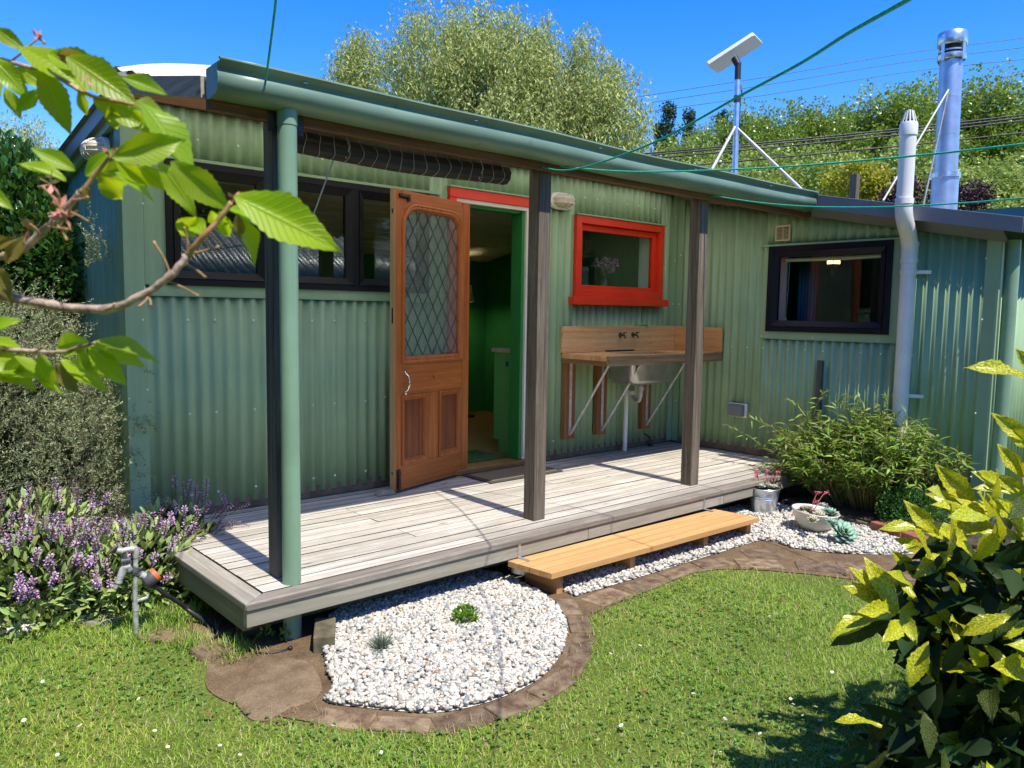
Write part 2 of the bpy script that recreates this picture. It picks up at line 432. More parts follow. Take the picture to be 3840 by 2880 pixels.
M['cord'] = mat_plain('green_cord', (0.02,0.45,0.30), 0.6, var=0.3, scale=120)
M['twine'] = mat_plain('bright_green_twine', (0.05,0.45,0.09), 0.6, var=0.1)
M['cord_white'] = mat_plain('grey_cord', (0.5,0.48,0.45), 0.7)
M['blind'] = mat_wood('blind_slats', (0.030,0.022,0.019), (0.085,0.065,0.056), axis=0, grain=60, bump=0.3, knots=False)
M['blind_cloth'] = mat_plain('old_blind_cloth', (0.24,0.21,0.18), 0.9, var=0.15, scale=20)
M['bamboo'] = mat_plain('bamboo_pole', (0.45,0.38,0.30), 0.6, var=0.2, scale=20)
M['black_plastic'] = mat_plain('black_plastic', (0.018,0.018,0.02), 0.45, var=0.2)
M['grey_plastic'] = mat_plain('grey_plastic', (0.075,0.085,0.09), 0.42, var=0.15)
M['tap_grey'] = mat_plain('grey_tap_fitting', (0.40,0.41,0.40), 0.5, metal=0.3, var=0.45, scale=30)
M['orange'] = mat_plain('orange_plastic', (0.75,0.15,0.05), 0.4, var=0.1)
M['mat'] = mat_plain('doormat', (0.20,0.17,0.10), 0.95, var=0.35, scale=120, bump=0.5, bscale=160)
M['rubber'] = mat_plain('mat_rubber', (0.05,0.05,0.05), 0.7)
M['vent'] = mat_plain('cream_vent', (0.62,0.53,0.33), 0.5, var=0.05)
M['clear_grey'] = mat_plain('smoky_outlet_cover', (0.20,0.20,0.19), 0.3, var=0.05, spec=0.6)
M['panel_white'] = mat_plain('white_panel', (0.78,0.78,0.80), 0.35, var=0.02)
M['bowl'] = mat_plain('enamel_bowl', (0.66,0.63,0.56), 0.35, var=0.06, scale=9)
M['soil'] = mat_plain('garden_soil', (0.055,0.038,0.026), 0.95, var=0.5, scale=25, bump=0.6, bscale=60)
M['brick'] = mat_plain('red_brick', (0.27,0.095,0.055), 0.85, var=0.3, scale=14, bump=0.4, bscale=80)
M['brick_dirty'] = mat_plain('dirty_brick', (0.18,0.10,0.056), 0.95, var=0.45, scale=18, bump=1.0, bscale=45, c2=(0.17,0.125,0.075), objvar=0.28)
M['moss_block'] = mat_plain('mossy_timber', (0.13,0.11,0.06), 0.9, var=0.4, scale=12, bump=0.4, bscale=60)
M['stone'] = mat_plain('dull_stone', (0.26,0.225,0.18), 0.9, var=0.3, scale=9, bump=0.5, bscale=50)
M['lamp_glass'] = mat_plain('frosted_lamp', (0.62,0.56,0.42), 0.35, var=0.05)
# ------------------------------------------------------------------ the cottage
X1 = 4.79; PITCH = 0.0762; AMP = 0.0095
T_main = lambda u, v, d: (u, -d, v)                 # u to the right, v up, d out of the wall
T_wing = lambda u, v, d: (X1-d, -u, v)
T_gable = lambda u, v, d: (-d, -u, v)
T_front = lambda u, v, d: (u, -2.66-d, v)
def ubox(mb, T, u0, u1, v0, v1, d0, d1):
    return mb.hexa([T(u0,v0,d0),T(u1,v0,d0),T(u1,v0,d1),T(u0,v0,d1),T(u0,v1,d0),T(u1,v1,d0),T(u1,v1,d1),T(u0,v1,d1)])
def uframe(mb, T, u0, u1, v0, v1, wd, d0, d1, bot=None):
    b = bot or wd
    ubox(mb,T,u0,u0+wd,v0,v1,d0,d1); ubox(mb,T,u1-wd,u1,v0,v1,d0,d1)
    ubox(mb,T,u0+wd,u1-wd,v0,v0+b,d0,d1); ubox(mb,T,u0+wd,u1-wd,v1-wd,v1,d0,d1); return mb
def mitre(mb, T, u0, u1, v0, v1, wd, d0, d1, d2=None):
    """picture-frame moulding: outer edge at depth d0..d1, inner edge at d2 (bevelled face)"""
    d2 = d1 if d2 is None else d2
    o = [(u0,v0),(u1,v0),(u1,v1),(u0,v1)]; i = [(u0+wd,v0+wd),(u1-wd,v0+wd),(u1-wd,v1-wd),(u0+wd,v1-wd)]
    vs = [T(*p,d0) for p in o]+[T(*p,d1) for p in o]+[T(*p,d2) for p in i]+[T(*p,d0) for p in i]
    fs = []
    for k in range(4):
        k2 = (k+1)%4
        fs += [(k,k2,4+k2,4+k),(4+k,4+k2,8+k2,8+k),(8+k,8+k2,12+k2,12+k),(12+k,12+k2,k2,k)]
    return mb.add(vs, fs)
def sheet(name, T, u0, u1, v0, v1, ph, parent, mat=None, amp=AMP, pitch=PITCH, off=0.0):
    """a corrugated steel sheet; v0, v1 numbers or functions of u"""
    f0 = v0 if callable(v0) else (lambda u: v0); f1 = v1 if callable(v1) else (lambda u: v1)
    us = sorted(set([u0, u1] + [ph + k*pitch/10 for k in range(int(math.ceil((u0-ph)/pitch*10)), int((u1-ph)/pitch*10)+1)]))
    us = [u for i, u in enumerate(us) if u0-1e-9 <= u <= u1+1e-9]
    mb = MB()
    for u in us:
        d = off + amp*math.cos(2*math.pi*(u-ph)/pitch)
        mb.v += [T(u, f0(u), d), T(u, f1(u), d)]
    for i in range(len(us)-1):
        mb.f.append((2*i, 2*i+2, 2*i+3, 2*i+1))
    return mb.build(name, mat or M['wall'], parent, smooth=180, solid=0.0015)

cot = thing('cottage', 'low cottage clad in green corrugated steel behind the timber deck', 'cottage', (2.4, 1.5, G))
PH = 0.1618
ztop = 2.345
cells = [(0.03,1.97,0.045,1.29),(0.03,1.97,2.005,ztop),(1.97,2.125,0.045,ztop),(2.125,2.93,2.06,ztop),(2.93,3.415,0.045,ztop),
         (3.415,4.55,0.045,1.31),(3.415,4.55,1.99,ztop),(4.55,4.785,0.045,ztop)]
for c in cells: sheet('wall_sheet', T_main, *c, PH, cot)
# wing, gable and front walls
wtop = lambda u: 2.00 - 0.2*(u-1.48)
WU0, WU1, WV0, WV1 = 0.957, 1.977, 1.075, 1.778
wph = 0.02
for c in [(0.0,0.93,0.055,wtop),(0.93,2.01,0.055 if False else (lambda u: 0.055 if u < 1.5 else G-0.05),1.03),(0.93,2.01,WV1+0.02,wtop),(2.01,2.63,G-0.05,wtop)]:
    sheet('wall_sheet', T_wing, c[0], c[1], c[2], c[3], wph, cot)
gtop = lambda u: 2.235 + 0.15*u
sheet('wall_sheet', T_gable, -3.2, -0.0, G-0.05, gtop, 0.01, cot)
sheet('wall_sheet', T_front, 4.86, 8.0, G-0.05, 1.76, 0.0, cot)
# timber frame and lining behind the steel (closes the rooms)
for c in [(0.02,2.125,-0.05,1.30),(0.02,0.20,1.30,2.3),(1.96,2.125,1.30,2.3),(0.20,1.96,2.0,2.3),(2.125,2.93,2.06,2.3),(2.93,3.44,-0.05,2.3),(3.44,4.53,-0.05,1.33),(3.44,4.53,1.97,2.3),(4.53,4.78,-0.05,2.3)]:
    ubox(MB(), T_main, *c, -0.10, -0.012).build('wall_lining', M['green_int'], cot)
for c in [(-0.1,WU0,-0.05,2.1),(WU0,WU1,-0.05,WV0),(WU0,WU1,WV1,1.93),(WU1,2.6,-0.05,1.78)]:
    ubox(MB(), T_wing, *c, -0.10, -0.012).build('wall_lining', M['teal_int'], cot)
ubox(MB(), T_gable, -3.2,-0.02,-0.1,1.75,-0.10,-0.012).build('wall_lining', M['green_int'], cot)
# bottom plate seen below the wavy lower edge of the sheets
ubox(MB(), T_main, 0.02, 2.13, 0.004, 0.075, -0.012, -0.002).build('bottom_plate', M['plate'], cot)
ubox(MB(), T_main, 2.94, 4.77, 0.004, 0.075, -0.012, -0.002).build('bottom_plate', M['plate'], cot)
ubox(MB(), T_wing, 0.0, 1.5, 0.004, 0.075, -0.012, -0.002).build('bottom_plate', M['plate'], cot)
# rooms
MB().box(0.1,4.72,0.10,2.7,0.0,0.035).build('floor', M['floor'], cot)
MB().hexa([(0.1,0.1,2.26),(4.72,0.1,2.26),(4.72,2.7,1.76),(0.1,2.7,1.76),(0.1,0.1,2.29),(4.72,0.1,2.29),(4.72,2.7,1.79),(0.1,2.7,1.79)]).build('ceiling', M['cream_board'], cot)
for k in range(14):                                   # cover strips of the ceiling boards
    y = 0.2+k*0.18; z = 2.26-(y-0.1)*0.1923
    MB().box(0.1,4.72,y,y+0.012,z-0.006,z+0.003).build('ceiling_strip', M['cream_board'], cot)
MB().box(0.1,4.72,2.6,2.7,0.035,1.85).build('interior_wall', M['green_int'], cot)
MB().box(4.64,4.72,0.1,2.6,0.035,2.25).build('interior_wall', M['green_int'], cot)
MB().box(4.9,7.9,-2.55,2.6,-0.03,0.01).build('floor', M['floor'], cot)
MB().box(6.8,6.9,-2.55,2.6,0.01,2.2).build('interior_wall', M['teal_int'], cot)
MB().box(4.9,6.8,-0.30,-0.20,0.01,2.2).build('interior_wall', M['teal_int'], cot)
MB().box(4.9,6.8,-2.6,-2.5,0.01,1.85).build('interior_wall', M['teal_int'], cot)
# roofs
rz = lambda y: 2.315-0.15*y
iron_roof = MB()
def roof_sheet(name, x0, x1, ya, yb, zf, mat, pitch=PITCH, amp=AMP, n=8, rows=2, parent=None, bulge=0.0, solid=0.002):
    mb = MB(); xs = np.arange(x0, x1+1e-6, pitch/n)
    for j in range(rows):
        t = j/(rows-1); y = ya+(yb-ya)*t
        for x in xs: mb.v.append((x, y, zf(y)+amp*math.sin(2*math.pi*x/pitch)+bulge*math.sin(math.pi*t)))
    nx = len(xs)
    for j in range(rows-1):
        for i in range(nx-1): mb.f.append((j*nx+i, j*nx+i+1, (j+1)*nx+i+1, (j+1)*nx+i))
    return mb.build(name, mat, parent, smooth=180, solid=solid)
roof_sheet('roof_sheet', -0.08, 4.82, 0.0, 3.4, rz, M['iron'], parent=cot)
wz = lambda y: 2.142+0.2*(y+1.46)
roof_sheet('roof_sheet', 4.62, 8.1, -2.86, 0.1, lambda y: wz(y)-0.012, M['iron'], parent=cot)
MB().hexa([(4.595,-2.86,wz(-2.86)-0.10),(4.615,-2.86,wz(-2.86)-0.10),(4.615,0.02,wz(0)-0.12),(4.595,0.02,wz(0)-0.12),
           (4.595,-2.86,wz(-2.86)),(4.615,-2.86,wz(-2.86)),(4.615,0.02,wz(0)),(4.595,0.02,wz(0))]).build('barge_board', M['grey_fascia'], cot, bevel=0.003)
MB().hexa([(4.617,-2.72,wz(-2.72)-0.05),(4.775,-2.72,wz(-2.72)-0.17),(4.775,0.0,wz(0)-0.17),(4.617,0.0,wz(0)-0.05),
           (4.617,-2.72,wz(-2.72)-0.03),(4.775,-2.72,wz(-2.72)-0.14),(4.775,0.0,wz(0)-0.14),(4.617,0.0,wz(0)-0.03)]).build('soffit', M['grey_fascia'], cot)
MB().box(4.60,8.1,-2.885,-2.862,wz(-2.86)-0.10,wz(-2.86)+0.003).build('fascia_board', M['grey_fascia'], cot)
MB().hexa([(-0.06,-0.03,rz(-0.03)-0.10),(-0.035,-0.03,rz(-0.03)-0.10),(-0.035,3.4,rz(3.4)-0.10),(-0.06,3.4,rz(3.4)-0.10),
           (-0.06,-0.03,rz(-0.03)-0.01),(-0.035,-0.03,rz(-0.03)-0.01),(-0.035,3.4,rz(3.4)-0.01),(-0.06,3.4,rz(3.4)-0.01)]).build('barge_board', M['grey_fascia'], cot)
MB().hexa([(-0.034,0.0,rz(0)-0.15),(-0.0,0.0,rz(0)-0.15),(-0.0,3.4,rz(3.4)-0.15),(-0.034,3.4,rz(3.4)-0.15),
           (-0.034,0.0,rz(0)-0.06),(-0.0,0.0,rz(0)-0.06),(-0.0,3.4,rz(3.4)-0.06),(-0.034,3.4,rz(3.4)-0.06)]).build('soffit', M['flash'], cot)
# corner flashings
ubox(MB(), T_main, -0.012, 0.088, G-0.02, 2.31, 0.009, 0.012).build('corner_flashing', M['flash'], cot)
MB().box(-0.012,-0.009,-0.009,0.10,G-0.02,2.22).build('corner_flashing', M['flash'], cot)
MB().box(0.088,0.093,-0.0115,0.0,G-0.02,2.31).build('corner_flashing', M['flash'], cot)
ubox(MB(), T_main, 4.705, 4.775, 0.02, 2.34, 0.009, 0.012).build('corner_flashing', M['flash'], cot)
ubox(MB(), T_wing, 0.014, 0.08, 0.02, 2.26, 0.009, 0.012).build('corner_flashing', M['flash'], cot)
ubox(MB(), T_wing, 2.60, 2.672, G-0.02, 1.745, 0.009, 0.012).build('corner_flashing', M['flash'], cot)
ubox(MB(), T_front, 4.80, 4.90, G-0.02, 1.76, 0.009, 0.012).build('corner_flashing', M['flash'], cot)
MB().box(4.775,4.80,-2.69,-2.672,G-0.02,1.75).build('corner_flashing', M['flash'], cot)

MB().tube([(4.865,-2.735,G),(4.865,-2.735,1.74)], 0.045, 24).build('downpipe', M['pvc_green'], cot, smooth=50)
def mat_obscure(name):
    t = NT(name); v = t.coord((1,1,0.4)); nb = t.bump(t.noise(v, 45, 3, 0.5, 0.5), 0.6, 0.006)
    tr = t.n('ShaderNodeBsdfTransparent'); tr.inputs['Color'].default_value = (0.93,0.96,0.94,1)
    sc_ = t.n('ShaderNodeBsdfTranslucent'); sc_.inputs['Color'].default_value = (0.62,0.72,0.66,1); t.l(nb, sc_.inputs['Normal'])
    df_ = t.n('ShaderNodeBsdfDiffuse'); df_.inputs['Color'].default_value = (0.42,0.50,0.45,1); t.l(nb, df_.inputs['Normal'])
    m0 = t.n('ShaderNodeMixShader', i_0=0.55); t.l(sc_.outputs[0], m0.inputs[1]); t.l(df_.outputs[0], m0.inputs[2])
    m1 = t.n('ShaderNodeMixShader', i_0=0.28); t.l(tr.outputs[0], m1.inputs[1]); t.l(m0.outputs[0], m1.inputs[2])
    gl = t.n('ShaderNodeBsdfGlossy', i_Roughness=0.06); t.l(nb, gl.inputs['Normal'])
    fr = t.n('ShaderNodeFresnel'); t.l(nb, fr.inputs['Normal']); bf = t.n('ShaderNodeNewGeometry').outputs['Backfacing']
    t.l(t.math('ADD', t.math('MULTIPLY', bf, 1/1.5-1.5), 1.5), fr.inputs['IOR'])
    m2 = t.n('ShaderNodeMixShader'); t.l(fr.outputs[0], m2.inputs[0]); t.l(m1.outputs[0], m2.inputs[1]); t.l(gl.outputs[0], m2.inputs[2])
    return t.done(m2)
# ---- windows
def flash_strip(T, u0, u1, v0, v1, parent, d0=0.009, d1=0.0125, lip=True, mat=None):
    mb = ubox(MB(), T, u0, u1, v0, v1, d0, d1)
    if lip: ubox(mb, T, u0, u1, v0, v0+0.004, d1, d1+0.004)
    return mb.build('flashing', mat or M['flash'], parent)
M['glass'] = mat_glass('window_glass')
M['pale_green'] = mat_plain('pale_green_paint', (0.72,0.80,0.72), 0.5, var=0.03)
M['glass_wavy'] = mat_obscure('rippled_door_glass')
mat_glass_unused = (lambda *a, **k: None)
mat_glass_unused('rippled_door_glass', tint=(0.94,0.97,0.95), rough=0.02, bump=0.35, bscale=38, stretch=(1,1,0.35))
# long black window: three panes
win = part_empty('window', cot, (1.08,0,1.31))
flash_strip(T_main, 0.115, 2.02, 1.262, 1.322, win)
flash_strip(T_main, 0.094, 0.205, 1.322, 2.012, win, lip=False)
flash_strip(T_main, 1.955, 2.03, 1.322, 2.012, win, lip=False)
ubox(MB(), T_main, 0.112, 2.05, 2.005, 2.022, 0.009, 0.030).build('flashing', M['flash'], win)
uframe(MB(), T_main, 0.205, 1.955, 1.322, 2.004, 0.038, -0.03, 0.028).build('frame', M['alu_black'], win, bevel=0.002)
for a in (0.79, 1.378):
    ubox(MB(), T_main, a-0.022, a+0.022, 1.36, 1.966, -0.03, 0.028).build('mullion', M['alu_black'], win, bevel=0.002)
for a, b in ((0.243,0.768),(0.812,1.356),(1.40,1.917)):
    s = mitre(MB(), T_main, a+0.002, b-0.002, 1.362, 1.964, 0.042, -0.02, 0.034, 0.012).build('sash', M['alu_black'], win)
    ubox(MB(), T_main, a+0.04, b-0.04, 1.40, 1.926, -0.002, 0.002).build('pane', M['glass'], s)
# red timber window
rw = part_empty('window', cot, (3.98,0,1.33))
rl, rr_, rb, rt_ = 3.412, 4.553, 1.335, 1.998
mb = uframe(MB(), T_main, rl, rr_, rb, rt_, 0.062, -0.04, 0.032)
mb.build('frame', M['red'], rw, bevel=0.003)
uframe(MB(), T_main, rl+0.064, rr_-0.064, rb+0.004, rt_-0.064, 0.05, -0.05, -0.012, bot=0.098).build('sash', M['red'], rw, bevel=0.003)
ubox(MB(), T_main, rl+0.108, rr_-0.108, rb+0.095, rt_-0.108, -0.034, -0.030).build('pane', M['glass'], rw)
ubox(MB(), T_main, rl-0.06, rr_+0.03, rb-0.062, rb-0.001, -0.04, 0.082).build('sill', M['red'], rw, bevel=0.004)
ubox(MB(), T_main, rl-0.005, rr_+0.01, rt_+0.001, rt_+0.012, 0.005, 0.045).build('flashing', M['flash'], rw)
MB().box(rr_-0.108,rr_-0.096,0.038,0.17,rb+0.088,rt_-0.06).build('window_reveal', M['pale_green'], rw)
MB().box(rl+0.02,rr_-0.02,0.055,0.26,rb+0.062,rb+0.085).build('inner_sill', M['green_trim'], rw)
# wing window
ww = part_empty('window', cot, (X1,-1.47,1.07))
flash_strip(T_wing, WU0-0.05, WU1+0.09, 1.012, WV0, ww)
flash_strip(T_wing, WU0-0.05, WU0, WV0, WV1+0.005, ww, lip=False)
flash_strip(T_wing, WU1, WU1+0.09, WV0, WV1+0.005, ww, lip=False)
ubox(MB(), T_wing, WU0-0.07, WU1+0.10, WV1+0.004, WV1+0.018, 0.009, 0.028).build('flashing', M['flash'], ww)
uframe(MB(), T_wing, WU0, WU1, WV0, WV1+0.003, 0.045, -0.04, 0.030).build('frame', M['alu_navy'], ww, bevel=0.002)
s = mitre(MB(), T_wing, WU0+0.047, WU1-0.047, WV0+0.047, WV1-0.044, 0.045, -0.02, 0.036, 0.010).build('sash', M['alu_navy'], ww)
ubox(MB(), T_wing, WU0+0.09, WU1-0.09, WV0+0.09, WV1-0.085, -0.004, 0.0).build('pane', M['glass'], s)
ubox(MB(), T_wing, WU0+0.05, WU0+0.075, WV0+0.03, WV1-0.03, -0.16, -0.05).build('window_reveal', M['white'], ww)
ubox(MB(), T_wing, WU1-0.065, WU1-0.05, WV0+0.03, WV1-0.03, -0.16, -0.05).build('window_reveal', M['white'], ww)

# ---- doorway
dw = part_empty('doorway', cot, (2.5,0,0))
ubox(MB(), T_main, 2.128, 2.97, 2.003, 2.072, 0.0, 0.034).build('door_head', M['red'], dw, bevel=0.003)
ubox(MB(), T_main, 2.120, 2.98, 2.073, 2.084, 0.0, 0.045).build('flashing', M['flash'], dw)
ubox(MB(), T_main, 2.905, 2.965, 0.06, 2.002, -0.01, 0.034).build('door_jamb', M['red'], dw, bevel=0.003)
ubox(MB(), T_main, 2.128, 2.19, 0.05, 2.002, -0.01, 0.030).build('door_jamb', M['red'], dw, bevel=0.003)
ubox(MB(), T_main, 2.868, 2.904, 0.05, 2.002, -0.05, 0.02).build('door_stop', M['white'], dw)
ubox(MB(), T_main, 2.192, 2.867, 1.975, 2.002, -0.05, 0.02).build('door_stop', M['white'], dw)
ubox(MB(), T_main, 2.84, 2.867, 0.05, 1.974, -0.12, 0.0).build('door_lining', M['green_trim'], dw)
ubox(MB(), T_main, 2.192, 2.84, 1.955, 1.974, -0.12, -0.02).build('door_lining', M['green_trim'], dw)
ubox(MB(), T_main, 2.18, 2.92, 0.008, 0.045, -0.12, 0.055).build('threshold', M['floor'], dw, bevel=0.006)

# ---- the open door (local x from hinge to free edge, y 0 = visible face)
DW, DH, DT = 0.805, 1.955, 0.042
H = Vector((2.318, -0.018, 0.018))
door = part_empty('door', cot, H, math.atan2(-0.214, -0.776)); PB[door.name] = Vector((0,0,0))
door['label'] = 'varnished timber half-glazed door standing open against the wall'
def dbox(name, x0, x1, z0, z1, y0=-DT, y1=0.0, mat='door', bev=0.002):
    return MB().box(x0,x1,y0,y1,z0,z1).build(name, M[mat], door, bevel=bev)
gx0, gx1, gz0, gz1 = 0.085, 0.735, 0.845, 1.875      # opening of the glazed part (moulding outer edge)
dbox('stile', 0.0, gx0, 0, DH); dbox('stile', gx1, DW-0.003, 0, DH)
MB().box(DW-0.003,DW,-DT,-0.001,0,DH).build('bare_edge', M['door_edge'], door)
dbox('rail', gx0, gx1, 0.0, 0.165, mat='door_h'); dbox('rail', gx0, gx1, 0.625, gz0, mat='door_h')
dbox('muntin', 0.345, 0.465, 0.165, 0.625)
def rrect(x0, x1, z0, z1, rad, n=7):
    """rectangle with rounded top corners"""
    p = [(x0,z0),(x1,z0)]
    for k in range(n+1):
        a = math.pi/2*k/n; p.append((x1-rad+rad*math.cos(a), z1-rad+rad*math.sin(a)))
    for k in range(n+1):
        a = math.pi/2+math.pi/2*k/n; p.append((x0+rad+rad*math.cos(a), z1-rad+rad*math.sin(a)))
    return p
inn = rrect(gx0, gx1, gz0, gz1, 0.15)
n7 = 8
outl = [(gx0,gz0),(gx1,gz0)] + [(gx1, gz1-0.15+ (DH-gz1+0.15)*min(1,2*k/(n7-1))) if k < n7/2 else (gx1-0.15*(2*k/(n7-1)-1), DH) for k in range(n7)] + \
       [(gx0+0.15*(1-2*k/(n7-1)), DH) if k < n7/2 else (gx0, DH-(DH-gz1+0.15)*(2*k/(n7-1)-1)) for k in range(n7)]
MB().plate(outl, inn, -DT, -0.0005).build('top_rail', M['door_h'], door)
def moulding(name, loops, parent, mat):
    """loops: list of (closed loop, y) swept into a moulding"""
    mb = MB(); n = len(loops[0][0])
    for L, y in loops:
        for x, z in L: mb.v.append((x, y, z))
    for j in range(len(loops)-1):
        for k in range(n):
            k2 = (k+1) % n; mb.f.append((j*n+k, j*n+k2, (j+1)*n+k2, (j+1)*n+k))
    return mb.build(name, mat, parent, smooth=50)
L = lambda e: rrect(gx0+e, gx1-e, gz0+e, gz1-e, 0.15-e)
moulding('glazing_bead', [(L(-0.008),0.0005),(L(-0.006),0.010),(L(0.004),0.014),(L(0.012),0.006),(L(0.022),0.008),(L(0.034),-0.004),(L(0.038),-0.014),(L(0.040),-0.03)], door, M['door'])
for a, b in ((0.085,0.345),(0.465,0.735)):
    dbox('panel', a-0.004, b+0.004, 0.16, 0.63, y0=-0.030, y1=-0.018, mat='door_panel', bev=0)
    Lp = lambda e: [(a+e,0.165+e),(b-e,0.165+e),(b-e,0.625-e),(a+e,0.625-e)]
    moulding('panel_moulding', [(Lp(-0.004),0.001),(Lp(-0.003),0.009),(Lp(0.006),0.011),(Lp(0.014),0.003),(Lp(0.022),0.004),(Lp(0.034),-0.012),(Lp(0.036),-0.0185)], door, M['door'])
gp = MB().box(gx0+0.03,gx1-0.03,-0.022,-0.018,gz0+0.03,gz1-0.03).build('pane', M['glass_wavy'], door)
# lead lattice clipped to the glass
came = MB(); cw, ch = 0.105, 0.165
def inside(x, z):
    r = 0.11; x0, x1, z0, z1 = gx0+0.038, gx1-0.038, gz0+0.038, gz1-0.038
    if not (x0 <= x <= x1 and z0 <= z <= z1): return False
    for cx_ in (x0+r, x1-r):
        if z > z1-r and ((cx_ < 0.4 and x < cx_) or (cx_ > 0.4 and x > cx_)) and math.hypot(x-cx_, z-z1+r) > r: return False
    return True
for sgn in (-1, 1):
    for k in range(-14, 15):
        pts = [(gx0 + t*0.005, gz0 + sgn*(t*0.005)*(ch/cw) + k*ch + (0.04 if sgn > 0 else 0.04)) for t in range(0, 140)]
        pts = [p for p in pts if inside(*p)]
        if len(pts) > 3:
            p, q = pts[0], pts[-1]
            came.bar((p[0],-0.0165 + 0.0008*(sgn>0),p[1]),(q[0],-0.0165+0.0008*(sgn>0),q[1]),0.0036,0.004,up=(0,1,0))
came.build('lead_came', M['lead'], door)
hb = MB().tube([(0.70,0.004,0.64+0.012),(0.70,0.022,0.665),(0.70,0.034,0.70),(0.70,0.034,0.725),(0.70,0.022,0.755),(0.70,0.004,0.770)], [0.006,0.006,0.0075,0.0075,0.006,0.006], 10)
for z in (0.645,0.777): hb.lathe([(0.014,0.0),(0.014,0.004),(0.006,0.006)], (0.70,0.0005,z), 12, (0,1,0))
hb.build('handle', M['chrome'], door, smooth=50)
MB().lathe([(0.008,0),(0.011,0.006),(0.012,0.014),(0.007,0.020)], (0.405,0,0.735), 14, (0,1,0)).build('knob', M['door'], door, smooth=60)
MB().tube([(0.775,0.012,1.915),(0.675,0.012,1.915)],0.008,10).box(0.68,0.77,0.0005,0.004,1.90,1.93).box(0.672,0.69,0.004,0.016,1.886,1.928).build('bolt', M['old_iron'], door)
MB().tube([(0.770,0.012,0.0),(0.770,0.012,0.13)],0.010,10).box(0.752,0.788,0.0005,0.005,0.012,0.14).build('bolt', M['old_iron'], door)
for _z0,_z1 in ((1.10,1.20),(0.11,0.125),(1.80,1.83)): MB().box(0.803,0.806,-0.028,-0.016,_z0,_z1).build('mortise', M['dark'], door)
PBdoor = door

# ---- screws along the sheets
scr = MB().lathe([(0.0075,0),(0.0075,0.0015),(0.0045,0.002),(0.0045,0.006),(0.002,0.007)], (0,0,0), 8, (0,-1,0))
sm_ = bpy.data.meshes.new('screw'); sm_.from_pydata(scr.v, [], scr.f); sm_.materials.append(M['screw'])
def screw(x, y, z, rot=0):
    o = bpy.data.objects.new('screw', sm_); col.objects.link(o); o.parent = cot
    o.location = Vector((x,y,z)) - PB[cot.name]; o.rotation_euler = (0,0,rot)
crest = lambda k: PH + k*PITCH
for k in (-1,2,4,7,12,14,17): 
    if crest(k) > 1.53: continue
    for z in (1.13, 0.60, 0.13): screw(crest(k) + (0.0 if k >= 0 else -0.01), -0.0125 if k < 0 else -0.0105, z)
for k in (19,): screw(crest(k), -0.0105, 0.62)
for k in (1,3,6,10,13,16,20,23): screw(crest(k), -0.0105, 2.13+0.0*k)
for k in (38,40,44,46,48,51,53,56): screw(crest(k), -0.0105, 2.145)
for k, z in ((37,1.02),(37,0.16),(40,0.16),(48,0.17),(52,0.17),(58,1.62),(59,0.9),(38,0.17)): screw(crest(k), -0.0105, z)
for z in (0.35,0.85,1.3,1.7,2.1): screw(4.735,-0.0125,z)
for z in (1.75,1.3,0.75): screw(0.09,-0.0125,z)
for u in (0.28,0.51,0.66,0.82,0.97,1.13,1.28,1.43,1.74,1.89,2.19,2.35): 
    uu = wph + round((u-wph)/PITCH)*PITCH; screw(X1-0.0105,-uu,0.93,-math.pi/2)
for z in (1.62,1.2,0.9,0.55,0.1): screw(X1-0.0125,-2.60,z,-math.pi/2)
for z in (1.75,1.3,0.9,0.4): screw(X1-0.0125,-0.05,z,-math.pi/2)
for u, v in ((WU0-0.035,1.765),(WU0-0.04,1.03),(1.38,1.03),(1.9,1.03)): screw(X1-0.013,-u,v,-math.pi/2)

# ------------------------------------------------------------------ veranda
ver = thing('veranda', 'lean-to veranda roof with green gutter on three weathered posts', 'veranda', (2.3,-1.3,0.0))
for x, mt in ((0.238,'post_teal'),(1.803,'post'),(3.317,'post')):
    MB().box(x, x+0.09, -1.29, -1.20, -0.0 , 2.0).build('post', M[mt], ver, bevel=0.004)
MB().box(-0.04,4.74,-1.334,-1.291,1.985,2.105).build('fascia_beam', M['beam'], ver, bevel=0.003)
MB().box(0.15,4.76,-1.289,-1.21,2.001,2.10).build('beam', M['beam'], ver, bevel=0.003)
vz = lambda y: 2.105+0.205*(y+1.42)
for x in (-0.035, 0.62, 1.25, 1.88, 2.5, 3.12, 3.75, 4.4):
    MB().hexa([(x-0.022,-1.288,vz(-1.29)-0.095),(x+0.022,-1.288,vz(-1.29)-0.095),(x+0.022,0.0,vz(0)-0.095),(x-0.022,0.0,vz(0)-0.095),
               (x-0.022,-1.288,vz(-1.29)-0.012),(x+0.022,-1.288,vz(-1.29)-0.012),(x+0.022,0.0,vz(0)-0.012),(x-0.022,0.0,vz(0)-0.012)]).build('rafter', M['beam_light'], ver)
MB().box(0.0,4.75,-0.045,-0.014,2.29,2.38).build('ledger', M['beam'], ver)
t = NT('fibreglass_roof')
v = t.coord(); cc = t.ramp(t.noise(v, 6, 6, 0.7), [(0.35, (0.66,0.59,0.46,1)), (0.65, (0.93,0.88,0.76,1))])
df = t.n('ShaderNodeBsdfDiffuse'); t.l(cc, df.inputs['Color']); tl = t.n('ShaderNodeBsdfTranslucent'); t.l(cc, tl.inputs['Color'])
mx = t.n('ShaderNodeMixShader', i_0=0.86); t.l(df.outputs[0], mx.inputs[1]); t.l(tl.outputs[0], mx.inputs[2])
M['fibre'] = t.done(mx)
rs = roof_sheet('roof_sheet', -0.045, 4.60, -1.43, 0.03, lambda y: vz(y)+0.022, M['fibre'], amp=0.008, rows=9, parent=ver, bulge=0.018, solid=0)
